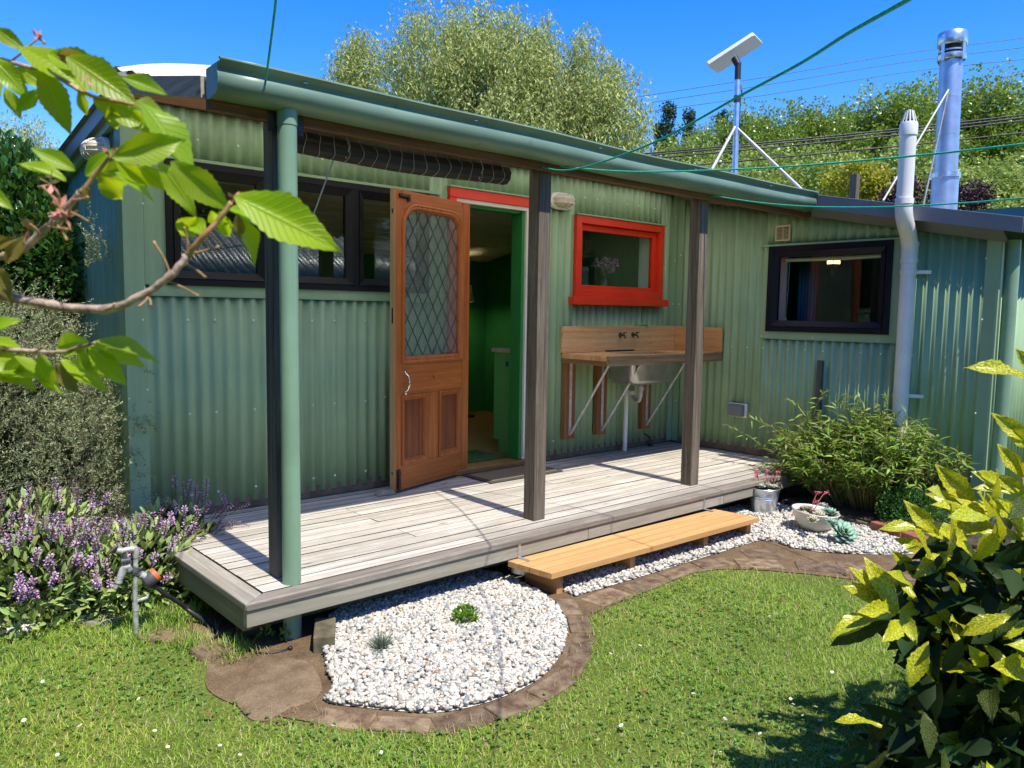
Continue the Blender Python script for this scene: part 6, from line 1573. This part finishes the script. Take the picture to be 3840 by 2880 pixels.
twig([(-160,1060,0.86),(0,1105,0.85),(200,1145,0.84),(400,1158,0.82),(530,1110,0.81),(640,1030,0.80),(700,960,0.80)],0.0052,0.0035)
twig([(700,960,0.80),(770,880,0.79),(830,810,0.79),(865,760,0.79)],0.0034,0.0022,'twig')
twig([(-150,990,0.86),(60,946,0.85),(150,874,0.84),(235,795,0.83),(301,723,0.82)],0.0042,0.003)
twig([(301,723,0.82),(361,651,0.82),(416,585,0.81)],0.0028,0.002,'twig')
twig([(-150,170,0.95),(40,232,0.93),(200,278,0.90),(300,340,0.88)],0.0024,0.002)
twig([(300,340,0.88),(360,365,0.87),(430,378,0.86),(500,392,0.85)],0.002,0.0017,'twig')
twig([(-150,1318,0.98),(0,1312,0.96),(130,1318,0.95),(240,1320,0.94),(300,1300,0.93),(360,1285,0.92)],0.003,0.0018)
twig([(40,232,0.93),(90,190,0.92),(140,145,0.92)],0.0014,0.0011,'twig')
def CL(bx, by, tx, ty, w_, d_=0.80, dt=0.0, k=None, flip=1, old=False):
    tx, ty, w_ = bx+(tx-bx)*1.05, by+(ty-by)*1.05, w_*1.35
    me = CO if old else CM[k if k is not None else random.randrange(3)]
    l = math.hypot(tx-bx, ty-by)
    place_leaf(me, ch, at(bx,by,d_), at(tx,ty,d_+dt), min(1.0, w_/(0.46*max(l,1)*1.0)), flip=flip)
for a in [(875,735,1275,920,150,0.79,0.03,0),(860,785,1125,835,85,0.80,0.04,0),(900,770,1160,880,70,0.82,0.05,2),(640,605,865,790,105,0.80,0.03,0),(590,610,765,805,85,0.82,0.04,1),
          (418,592,690,525,130,0.80,0.03,2),(525,378,775,640,80,0.84,0.0,1),(250,210,500,375,105,0.86,0.0,0),(455,290,625,350,55,0.88,0.02,2),(70,175,330,325,80,0.90,0.0,0),
          (150,250,260,492,150,0.90,0.02,1),(295,340,325,432,75,0.88,0.02,2),(-20,105,90,185,60,0.92,0.0,0),(-30,215,95,355,110,0.92,0.0,1),(20,330,72,432,50,0.94,0.0,1),
          (283,640,118,548,65,0.82,-0.02,0),(248,678,72,608,45,0.83,-0.02,2),(410,395,445,505,80,0.86,0.03,1),(365,640,480,775,70,0.82,0.05,1),(345,660,520,640,75,0.84,0.06,2),(430,648,590,738,40,0.83,0.04,0),
          (740,815,648,905,85,0.81,0.03,1),(790,790,815,850,50,0.80,0.03,0),(820,790,860,890,60,0.81,0.03,2),(905,815,985,985,55,0.80,0.02,1),
          (500,392,640,420,40,0.85,0.05,0),(480,395,545,470,60,0.86,0.02,1),(560,500,480,590,60,0.84,0.0,2),
          (355,1280,600,1332,55,0.92,0.03,0),(340,1295,545,1362,70,0.93,0.03,0),(290,1310,378,1415,110,0.93,0.02,1),(225,1350,402,1462,65,0.93,0.02,2),(150,1330,198,1480,95,0.93,0.02,1),(50,1335,245,1455,50,0.94,0.02,0),
          (-20,1385,190,1402,50,0.95,0.0,0),(-40,1280,80,1305,30,0.96,0.0,2),(-40,1325,75,1332,30,0.96,0.0,1),(345,1290,203,1302,50,0.93,0.03,2),(-40,1415,78,1428,28,0.95,0.0,0),
          (60,250,180,330,70,0.93,0.0,1),(180,200,420,290,90,0.89,0.0,0),(350,370,560,470,80,0.87,0.0,1),(430,600,560,700,90,0.81,0.03,2),(520,620,660,720,80,0.82,0.03,0),(455,560,600,600,110,0.81,0.03,1),(320,660,420,560,90,0.83,0.0,0),(770,880,700,800,60,0.8,0.02,1),(-20,1340,130,1440,60,0.95,0,1),(330,1300,470,1440,80,0.93,0.02,2),(90,1325,10,1440,60,0.95,0,0),(-60,700,40,780,60,0.9,0.0,0),(-90,420,10,300,80,0.95,0.0,1),(-60,1230,60,1190,40,0.9,0.0,1),(150,335,60,420,70,0.93,0.0,2)]:
    CL(*a)
for a in [(210,205,345,228,50,0.88,0.0,None,1,True),(210,1360,295,1482,60,0.93,0.02,None,1,True),(890,800,905,900,60,0.79,0.01,None,1,True),(20,985,95,885,70,0.82,0.0,None,1,True),(-30,990,40,1130,70,0.83,0.0,None,1,True),(-40,920,60,895,50,0.82,0.0,None,1,True),(320,690,330,760,40,0.82,0.0,None,1,True)]:
    CL(*a)
for (a, b), (c_, d_) in [((640,1035),(575,905)),((700,955),(820,925)),((690,985),(770,1040)),((620,1050),(745,1110)),((560,1100),(520,1150)),((545,1105),(565,1145)),((235,800),(160,700)),((250,790),(330,830)),((180,850),(250,860)),((270,750),(330,740)),((150,880),(110,840)),((200,830),(250,900)),((400,1160),(430,1140)),((416,590),(440,560)),((700,960),(690,850)),((130,1318),(160,1300)),((140,145),(165,160)),((140,145),(150,130))]:
    o = MB().tube(smooth_poly([at(a,b,0.81),at((a+c_)/2+8,(b+d_)/2,0.805),at(c_,d_,0.80)],4,False),[0.0011]*8+[0.0018],6).build('flower_stalk', M['twig'], ch, smooth=180)
for a, b, s3 in ((190,690,0.012),(225,780,0.012),(110,860,0.011),(245,815,0.012),(140,140,0.007),(878,742,0.007),(415,585,0.009),(330,305,0.005)):
    c_ = at(a,b,0.81); V, F = scatter(LEAF4, np.tile(c_,(7,1)), rdir(7)+np.array([0,0,0.2]), rdir(7), s3*1.3, s3*0.5)
    link('calyx', np_mesh('calyx', V, F), M['bud'], ch)

mb = MB().tube(smooth_poly([CT, CT+Vector((0.05,0.05,0.8)), CT+Vector((-0.05,0.1,1.5)), CT+Vector((0.0,0.15,2.3))],5,False), [0.07-0.003*i for i in range(16)], 10)
for e, z in (((-160,1060,0.86),0.75),((-150,990,0.86),0.85),((-150,170,0.95),1.6),((-150,1318,0.98),0.6)):
    e = Vector(at(*e)); s0 = CT+Vector((0.03,0.06,z+0.4)); mb.tube(smooth_poly([s0, s0.lerp(e,0.5)+Vector((0,0,0.06)), e],5,False), [0.016-0.001*i for i in range(11)], 8)
mb.build('trunk', M['bark'], ch, smooth=180)
Pc, dc = blob(np.array(CT)+np.array([-0.1,0.2,2.0]), (0.95,0.9,0.85), 4500, 0.3)
vv = Pc-CAMP; fz = vv@_fw; pxl = 1920+FPX*(vv@_R)/np.where(fz > 0.05, fz, 1.0); Pc = Pc[(fz < 0.05) | (pxl < -420)]; n = len(Pc)
V, F = scatter(LEAF6, Pc, rdir(n)+np.array([0,0,-0.5]), rdir(n)+np.array([0,0,0.8]), rng.uniform(0.07,0.12,n), rng.uniform(0.03,0.05,n))
link('crown', np_mesh('cherry_crown', V, F), mat_leaf('cherry_crown_leaf',(0.16,0.26,0.02),ct=(0.45,0.55,0.02),trans=0.4), ch)['kind'] = 'stuff'
# ------------------------------------------------------------------ spotted laurel at the right
M['auc_lit'] = mat_bigleaf('spotted_laurel_sunlit', (0.28,0.39,0.016), (0.60,0.58,0.02), (0.28,0.35,0.03), spots=(0.74,0.66,0.035), rough=0.28, trans=0.35, veins=7, spot_amt=0.47, spot_scale=22)  # same leaf as below, with sunlight put into its colour
M['auc_shaded'] = mat_bigleaf('spotted_laurel_shaded', (0.020,0.050,0.010), (0.10,0.15,0.015), (0.03,0.06,0.013), spots=(0.30,0.30,0.05), rough=0.45, spec=0.2, trans=0.22, veins=7, spot_amt=0.55, spot_scale=60)  # same leaf with shade put into its colour
au = thing('spotted_laurel', 'spotted laurel shrub with yellow-flecked glossy leaves beside the lawn', 'shrub', (1.75,-4.0,G))
AB = [leaf_mesh('laurel_leaf', wr=0.40, droop=0.10, fold=0.25, serr=0.03, nl=14, tip=0.1, wmax=0.5, wav=0.02), leaf_mesh('laurel_leaf', wr=0.36, droop=0.22, fold=0.2, serr=0.03, nl=14, tip=0.1, wmax=0.5, wav=0.03)]
AD = [leaf_mesh('laurel_leaf', wr=0.40, droop=0.18, fold=0.2, serr=0.03, nl=14, tip=0.1, wmax=0.5, wav=0.02), leaf_mesh('laurel_leaf', wr=0.36, droop=0.30, fold=0.15, serr=0.03, nl=14, tip=0.1, wmax=0.5, wav=0.03)]
for m_ in AB: m_.materials.append(M['auc_lit'])
for m_ in AD: m_.materials.append(M['auc_shaded'])
def AL(bx, by, tx, ty, w_, d_=2.25, dt=0.0, dark=False):
    me = random.choice(AD if dark else AB); l = math.hypot(tx-bx, ty-by)
    place_leaf(me, au, at(bx,by,d_), at(tx,ty,d_+dt), min(1.0, w_/(0.40*l)))
for a in [(3365,2300,3258,2082,90,2.2,0.02),(3350,2290,3192,2112,55,2.22,0.02),(3345,2300,3168,2185,55,2.22,0.0),(3340,2310,3215,2165,50,2.24,0.0),(3345,2310,3095,2345,55,2.2,-0.03),(3350,2330,3120,2372,75,2.2,-0.05,True),(3370,2290,3225,2290,55,2.2,-0.05),
          (3370,2300,3475,2262,50,2.2,0.05),(3380,2290,3430,2400,75,2.18,-0.1),(3375,2295,3340,2150,70,2.24,0.05,True),(3440,2260,3330,2120,50,2.3,0.05),(3640,2350,3530,2230,75,2.2,0.0,True),(3640,2360,3485,2180,45,2.25,0.05),(3620,2390,3480,2310,45,2.2,-0.05),(3650,2340,3700,2230,80,2.25,0.05,True),(3640,2340,3600,2220,60,2.25,0.05,True),
          (3760,2400,3850,2320,70,2.1,0.0),(3740,2380,3720,2250,80,2.15,0.05),(3730,2400,3820,2240,70,2.1,0.0,True),(3700,2500,3640,2430,60,2.1,-0.05),(3860,2500,3745,2500,60,2.1,-0.1),
          (3660,1885,3510,1745,95,2.5,0.0),(3645,1900,3485,1840,60,2.5,0.0),(3520,2010,3400,1880,70,2.45,0.0),(3465,1985,3300,1960,45,2.45,0.0),(3560,2030,3440,1945,50,2.45,0.0),(3490,2080,3365,2010,50,2.45,0.0),(3480,2060,3400,2060,55,2.4,0.0),(3640,1950,3560,1790,60,2.5,0.05),(3790,1900,3605,1905,45,2.4,-0.05),(3600,2020,3620,1900,70,2.5,0.05),
          (3870,1660,3730,1552,70,2.3,0.0),(3860,1690,3770,1590,60,2.3,0.0),(3860,1420,3640,1342,50,2.1,0.0),(3900,1400,3810,1310,60,2.1,0.0),(3840,1790,3745,1665,60,2.4,0.0),(3850,1850,3730,1780,60,2.4,0.0),(3800,1850,3650,1760,50,2.45,0.0),(3840,1950,3700,1860,70,2.35,0.0),(3720,2010,3640,1930,60,2.4,0.0),(3760,2040,3690,1950,70,2.4,0.05),(3900,2050,3800,1960,70,2.3,0.0),
          (3560,2150,3470,2070,70,2.35,0.0),(3600,2160,3520,2080,60,2.35,0.0,True),(3680,2150,3600,2060,60,2.3,0.0),(3800,2200,3720,2110,70,2.25,0.0),(3470,2180,3390,2110,50,2.32,0.0),(3440,2150,3345,2065,60,2.35,0.0)]:
    AL(*a)
# body of the bush: sunlit leaf colour high up, shaded leaf colour lower down
bnd_y = [1500,1750,1900,2100,2300,2450,2600,2750,2900,3200]; bnd_x = [3800,3700,3520,3420,3300,3330,3380,3230,3150,3200]
cnt = 0
while cnt < 235:
    py = random.uniform(1850,3000); px_ = random.uniform(3150,4050) if cnt < 205 else random.uniform(4050,4700); d_ = random.uniform(2.0,2.75)
    if px_ < np.interp(py, bnd_y, bnd_x)+30+(d_-2.05)*120: continue
    p = Vector(at(px_,py,d_))
    if p.z < G+0.05: continue
    low = min(1.0, max(0.0, (py-2200)/500))
    dv = -Vector(_R)*random.uniform(-0.3,1.0) + Vector((0,0,1))*random.uniform(-0.9-0.2*low,0.6-0.5*low) - Vector(_fw)*random.uniform(-0.3,0.9)
    L_ = random.uniform(0.11,0.18); tip = p+dv.normalized()*L_
    if tip.z < G+0.01: tip.z = G+0.01
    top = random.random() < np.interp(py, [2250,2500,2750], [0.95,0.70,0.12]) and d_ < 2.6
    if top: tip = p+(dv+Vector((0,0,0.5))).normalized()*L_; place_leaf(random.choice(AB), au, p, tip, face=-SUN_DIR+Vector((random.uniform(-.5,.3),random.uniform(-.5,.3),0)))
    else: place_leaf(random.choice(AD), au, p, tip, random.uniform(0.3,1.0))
    cnt += 1
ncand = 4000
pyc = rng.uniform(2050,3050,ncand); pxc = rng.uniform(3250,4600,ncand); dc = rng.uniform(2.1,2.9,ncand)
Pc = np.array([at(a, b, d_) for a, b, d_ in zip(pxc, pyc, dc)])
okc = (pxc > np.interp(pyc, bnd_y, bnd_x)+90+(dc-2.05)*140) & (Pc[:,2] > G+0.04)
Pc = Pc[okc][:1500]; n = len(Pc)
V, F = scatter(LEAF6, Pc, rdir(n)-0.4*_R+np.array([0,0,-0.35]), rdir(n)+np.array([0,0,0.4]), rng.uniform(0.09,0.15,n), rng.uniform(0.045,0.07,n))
link('inner_foliage', np_mesh('laurel_inner', V, F), mat_leaf('laurel_inner_shaded',(0.018,0.042,0.011),trans=0.12,rough=0.5,spec=0.15,var=0.4), au)['kind'] = 'stuff'  # near-black leaf colour holds the shade inside the bush
M['auc_stem'] = mat_plain('laurel_stem', (0.06,0.09,0.03), 0.6, var=0.3)
for (a, b, d_) in [(3365,2300,2.25),(3640,2360,2.25),(3750,2400,2.15),(3650,1890,2.5),(3500,2040,2.45),(3860,1680,2.35),(3860,1420,2.15),(3600,2160,2.35),(3800,2200,2.3),(3500,2600,2.4),(3400,2750,2.35),(3900,2100,2.6),(4200,2000,2.6)]:
    e = Vector(at(a,b,d_)); b0 = Vector((1.75+random.uniform(-0.12,0.12),-4.0+random.uniform(-0.12,0.12),G))
    m1 = b0.lerp(e,0.5)+Vector((0.05,-0.05,-0.03))
    MB().tube(smooth_poly([b0,m1,e],6,False),[0.011-0.0006*i for i in range(13)],7).build('stem', M['auc_stem'], au, smooth=180)
# ------------------------------------------------------------------ trees beyond
def crown(ells, n_clump, per, L, Wd, r_clump, tm=LEAF4, hang=0.0, shell=0.55, flat=0.0):
    """leaf clumps spread through ellipsoids (centre, radii, weight)"""
    tot = sum(e[2] for e in ells); C_ = []
    for c, r, wt in ells:
        k = int(n_clump*wt/tot); P_, d = blob(c, r, k, shell); P_ = P_[P_[:,2] > G+0.8] if len(P_) else P_; C_.append(P_)
    C_ = np.concatenate(C_); n = len(C_)
    rc = rng.uniform(0.6,1.25,n)*r_clump
    B = np.repeat(C_,per,0); R2 = np.repeat(rc,per)
    off = rng.normal(size=(n*per,3)); off = off/np.maximum(1,np.linalg.norm(off,axis=1,keepdims=True)/1.4)
    P_ = B+off*R2[:,None]*np.array([0.62,0.62,0.62+hang])
    Y = rdir(n*per)+np.array([0,0,-hang*2.0]); 
    return scatter(tm, P_, Y, rdir(n*per)+np.array([0,0,0.5]), rng.uniform(0.7,1.25,n*per)*L, rng.uniform(0.7,1.25,n*per)*Wd), C_
def limbs(base, top, C_, r0, every=3, seed=1):
    mb = MB(); base = Vector(base); top = Vector(top)
    mb.tube(smooth_poly([base, base.lerp(top,0.4)+Vector((0.15,0.1,0)), top],6,False), [r0*(1-0.07*i) for i in range(13)], 9)
    for c in C_[::every]:
        c = Vector(c); f = min(0.95, max(0.15, (c.z-base.z)/(top.z-base.z)*0.62)); s_ = base.lerp(top, f)
        m_ = s_.lerp(c,0.55)+Vector((0,0,-0.12*(c-s_).length))
        mb.tube([s_, m_, c], [r0*0.22, r0*0.12, r0*0.04], 5, cap=False)
    return mb
M['willow'] = mat_leaf('willow_leaf', (0.44,0.48,0.15), ct=(0.34,0.40,0.12), trans=0.35, var=0.35, rough=0.5, hue=0.015)
M['willow_bark'] = mat_plain('willow_bark', (0.10,0.085,0.065), 0.9, var=0.3, scale=6)
M['poplar'] = mat_leaf('poplar_leaf', (0.19,0.28,0.035), ct=(0.42,0.52,0.06), trans=0.3, var=0.4, rough=0.35, spec=0.5, hue=0.02)
M['poplar2'] = mat_leaf('young_poplar_leaf', (0.28,0.36,0.07), ct=(0.48,0.55,0.09), trans=0.3, var=0.4, rough=0.4, hue=0.02)
M['lombardy'] = mat_leaf('lombardy_leaf', (0.035,0.075,0.028), trans=0.2, var=0.35)
M['golden'] = mat_leaf('golden_leaf', (0.38,0.38,0.03), ct=(0.55,0.52,0.03), trans=0.3, var=0.25)
M['maroon'] = mat_leaf('maroon_leaf', (0.055,0.018,0.024), trans=0.15, var=0.4)
def tree_obj(name, label, cat, base, ells, n, per, L, Wd, rc, mat, r0=0.2, hang=0.0, shell=0.55, group=None, top=None, every=3):
    o = thing(name, label, cat, tuple(base), group)
    (V, F), C_ = crown(ells, n, per, L, Wd, rc, hang=hang, shell=shell)
    link('crown', np_mesh(name+'_crown', V, F), mat, o)
    limbs(base, top if top is not None else np.mean([e[0] for e in ells],0)+np.array([0,0,0.3*max(e[1][2] for e in ells)]), C_, r0, every).build('trunk', M['willow_bark'], o, smooth=180)
    return o
wb = at(1860,600,24); wb = np.array([wb[0],wb[1],G])
E = lambda a, b, d_, r, w_: (at(a,b,d_), np.array(r), w_)
tree_obj('willow_tree', 'big round pale green willow rising behind the veranda roof', 'tree', wb,
    [E(1650,330,24,(1.7,1.7,2.4),1.3),E(1850,380,24,(2.1,2.1,2.55),2.0),E(2080,430,24,(1.7,1.7,2.45),1.4),E(2270,480,24,(1.25,1.25,1.75),0.9),E(1960,600,24,(2.9,2.9,2.2),1.3)],
    980, 115, 0.15, 0.044, 0.48, M['willow'], r0=0.4, hang=0.55, shell=0.45, top=at(1950,300,24), every=6)
wl = at(1350,600,27); wl = np.array([wl[0],wl[1],G])
tree_obj('willow_tree', 'smaller feathery willow left of the big round one', 'tree', wl, [E(1350,330,27,(0.95,0.95,1.5),1.0),E(1430,500,27,(1.5,1.5,1.3),0.8)], 230, 95, 0.15, 0.042, 0.45, M['willow'], r0=0.2, hang=0.5, top=at(1370,250,27), every=5)
wf = at(60,900,26); wf = np.array([wf[0],wf[1],G])
tree_obj('willow_tree', 'pale willow seen beyond the gable end at the garden edge', 'tree', wf, [E(60,680,26,(1.5,1.5,1.9),1.0),E(-150,700,26,(2,2,2),1.0),E(180,830,26,(1.0,1.0,1.3),0.5)], 260, 90, 0.15, 0.042, 0.5, M['willow'], r0=0.25, hang=0.45, top=at(50,600,26), every=5)
# two poplar meshes, copied along the row
def proto(name, label, cat, group, mat, H_, Wr, n, per, L, rc, columnar=False):
    o = thing(name, label, cat, (0,0,0), group, local=True)
    if columnar: ells = [((0,0,0.55*H_),(Wr*0.8,Wr*0.8,0.45*H_),1.0),((0,0,0.35*H_),(Wr,Wr,0.3*H_),0.6)]
    else: ells = [((0,0,0.60*H_),(Wr,Wr,0.30*H_),1.2),((0.3*Wr,-0.2*Wr,0.78*H_),(Wr*0.6,Wr*0.6,0.21*H_),0.7),((-0.45*Wr,0.2*Wr,0.70*H_),(Wr*0.6,Wr*0.6,0.22*H_),0.6),((0,0,0.35*H_),(Wr*1.05,Wr*1.05,0.25*H_),0.8)]
    ells = [(np.array(a), np.array(b), c) for a, b, c in ells]
    (V, F), C_ = crown(ells, n, per, L, L*0.75, rc, shell=0.5)
    c = link('crown', np_mesh(name+'_crown', V, F), mat, o)
    tr_ = limbs((0,0,0),(0,0,0.93*H_), C_, 0.02*H_, 4).build('trunk', M['willow_bark'], o, smooth=180)
    return o
def spread(pr, items, dz=0.0):
    """items: (px, py of the top, depth, width factor, rotation)"""
    kids = list(pr.children); first = True
    for px_, py, d_, wf_, rot, H_ in items:
        tp = at(px_, py, d_); o = pr if first else pr.copy()
        if not first:
            col.objects.link(o)
            for k in kids:
                c = k.copy(); col.objects.link(c); c.parent = o
        first = False
        s1 = (tp[2]-G)/H_
        o.location = (tp[0], tp[1], G); o.rotation_euler = (0,0,rot); o.scale = (s1*wf_, s1*wf_, s1)
pp = proto('poplar_tree', 'green poplar in the tall row beyond the wing roof', 'tree', 'poplars beyond the wing roof', M['poplar'], 10.0, 2.0, 300, 95, 0.125, 0.55)
spread(pp, [(2880,385,36,0.95,0.3,10),(3060,365,37,1.0,1.7,10),(3230,395,38,1.0,2.9,10),(3420,285,37,1.15,0.9,10),(3560,320,39,1.0,4.1,10),(3650,275,38,0.95,5.0,10),(3790,285,36,1.1,2.2,10),(3960,300,37,1.2,3.5,10),(2650,445,38,0.8,0.8,10),(2790,395,37,0.9,4.4,10),(2740,430,36,0.8,2.0,10),(2970,392,38,0.9,5.5,10),(3140,378,39,1.0,0.1,10),(3320,335,38,1.0,3.9,10),(2560,500,37,0.8,1.2,10)])
pq = proto('young_poplar', 'lighter yellow-green tree in front of the tall poplars', 'tree', 'paler trees in front of the poplars', M['poplar2'], 6.0, 1.9, 200, 90, 0.105, 0.45)
spread(pq, [(2520,480,26,0.8,0.5,6),(2800,565,25,1.1,1.9,6),(2960,520,27,1.0,3.0,6),(3130,560,25,1.0,4.2,6),(3330,500,27,1.0,5.3,6),(3680,560,25,1.2,0.2,6),(3830,590,24,1.2,2.4,6),(2650,620,24,1.0,2.0,6),(3500,600,24,1.1,1.0,6)])
pl = proto('lombardy_poplar', 'narrow dark columnar poplar far beyond the roof', 'tree', 'columnar poplars beyond the roof', M['lombardy'], 11.0, 0.55, 150, 80, 0.13, 0.36, True)
spread(pl, [(2512,335,42,0.9,0.2,11),(2588,360,43,0.75,1.1,11),(2470,420,44,0.7,2.2,11),(2712,370,42,0.85,3.3,11)])
gb = at(3220,690,14); gb = np.array([gb[0],gb[1],G])
tree_obj('golden_shrub', 'golden yellow shrub behind the timber pole', 'shrub', gb, [E(3215,690,14,(0.52,0.52,0.44),1.0),E(3270,720,14,(0.4,0.4,0.35),0.5)], 80, 60, 0.075, 0.05, 0.2, M['golden'], r0=0.06, every=4)
mb_ = at(3430,740,13); mb_ = np.array([mb_[0],mb_[1],G])
tree_obj('maroon_shrub', 'dark maroon shrub behind the base of the flue', 'shrub', mb_, [E(3440,745,13,(0.55,0.55,0.36),1.0),E(3610,760,13,(0.4,0.4,0.3),0.7)], 90, 55, 0.07, 0.03, 0.18, M['maroon'], r0=0.06, every=4)
# background greenery under the tree line so that no horizon shows between the trunks
hedge_e = [E(a, 850, 30, (2.2,2.2,1.8), 1.0) for a in range(1100, 4300, 260)]
hb_ = at(2600,900,30); hb_ = np.array([hb_[0],hb_[1],G])
ho = thing('boundary_thicket', 'low green thicket along the foot of the trees', 'thicket', tuple(hb_))
(V, F), C_ = crown(hedge_e, 520, 55, 0.17, 0.12, 0.6, shell=0.3)
k_ = link('foliage', np_mesh('thicket', V, F), M['poplar2'], ho); k_['kind'] = 'stuff'
gh = thing('sky_block_hedge', 'unseen tall dark hedge added on the gable side to block sky light', 'hedge', (-4.6,-2.0,G))  # added out of view to keep sky light off the wing and gable
ge = [(np.array([-4.8+0.3*math.sin(k*2.1), -7.5+k*1.3, 2.6]), np.array([1.0,1.1,3.2+0.4*math.sin(k*1.7)]), 1.0) for k in range(11)]
(V, F), C_ = crown(ge, 1200, 45, 0.17, 0.12, 0.50, shell=0.3)
k_ = link('foliage', np_mesh('sky_block_hedge', V, F), M['lombardy'], gh); k_['kind'] = 'stuff'
# trees across the garden behind the viewer, mirrored in the windows
bt_ = proto('garden_tree', 'dark green tree across the garden behind the shed', 'tree', 'trees behind the shed', M['lombardy'], 7.0, 2.2, 150, 50, 0.2, 0.7)
kids = list(bt_.children)
for i, (x, y, s1) in enumerate(((2.5,-17,1.0),(6.5,-18,1.1),(10.5,-17,1.0),(-3,-18,1.0))):
    o = bt_ if i == 0 else bt_.copy()
    if i:
        col.objects.link(o)
        for k in kids:
            c = k.copy(); col.objects.link(c); c.parent = o
    o.location = (x,y,G); o.rotation_euler = (0,0,i*1.3); o.scale = (s1,s1,s1)
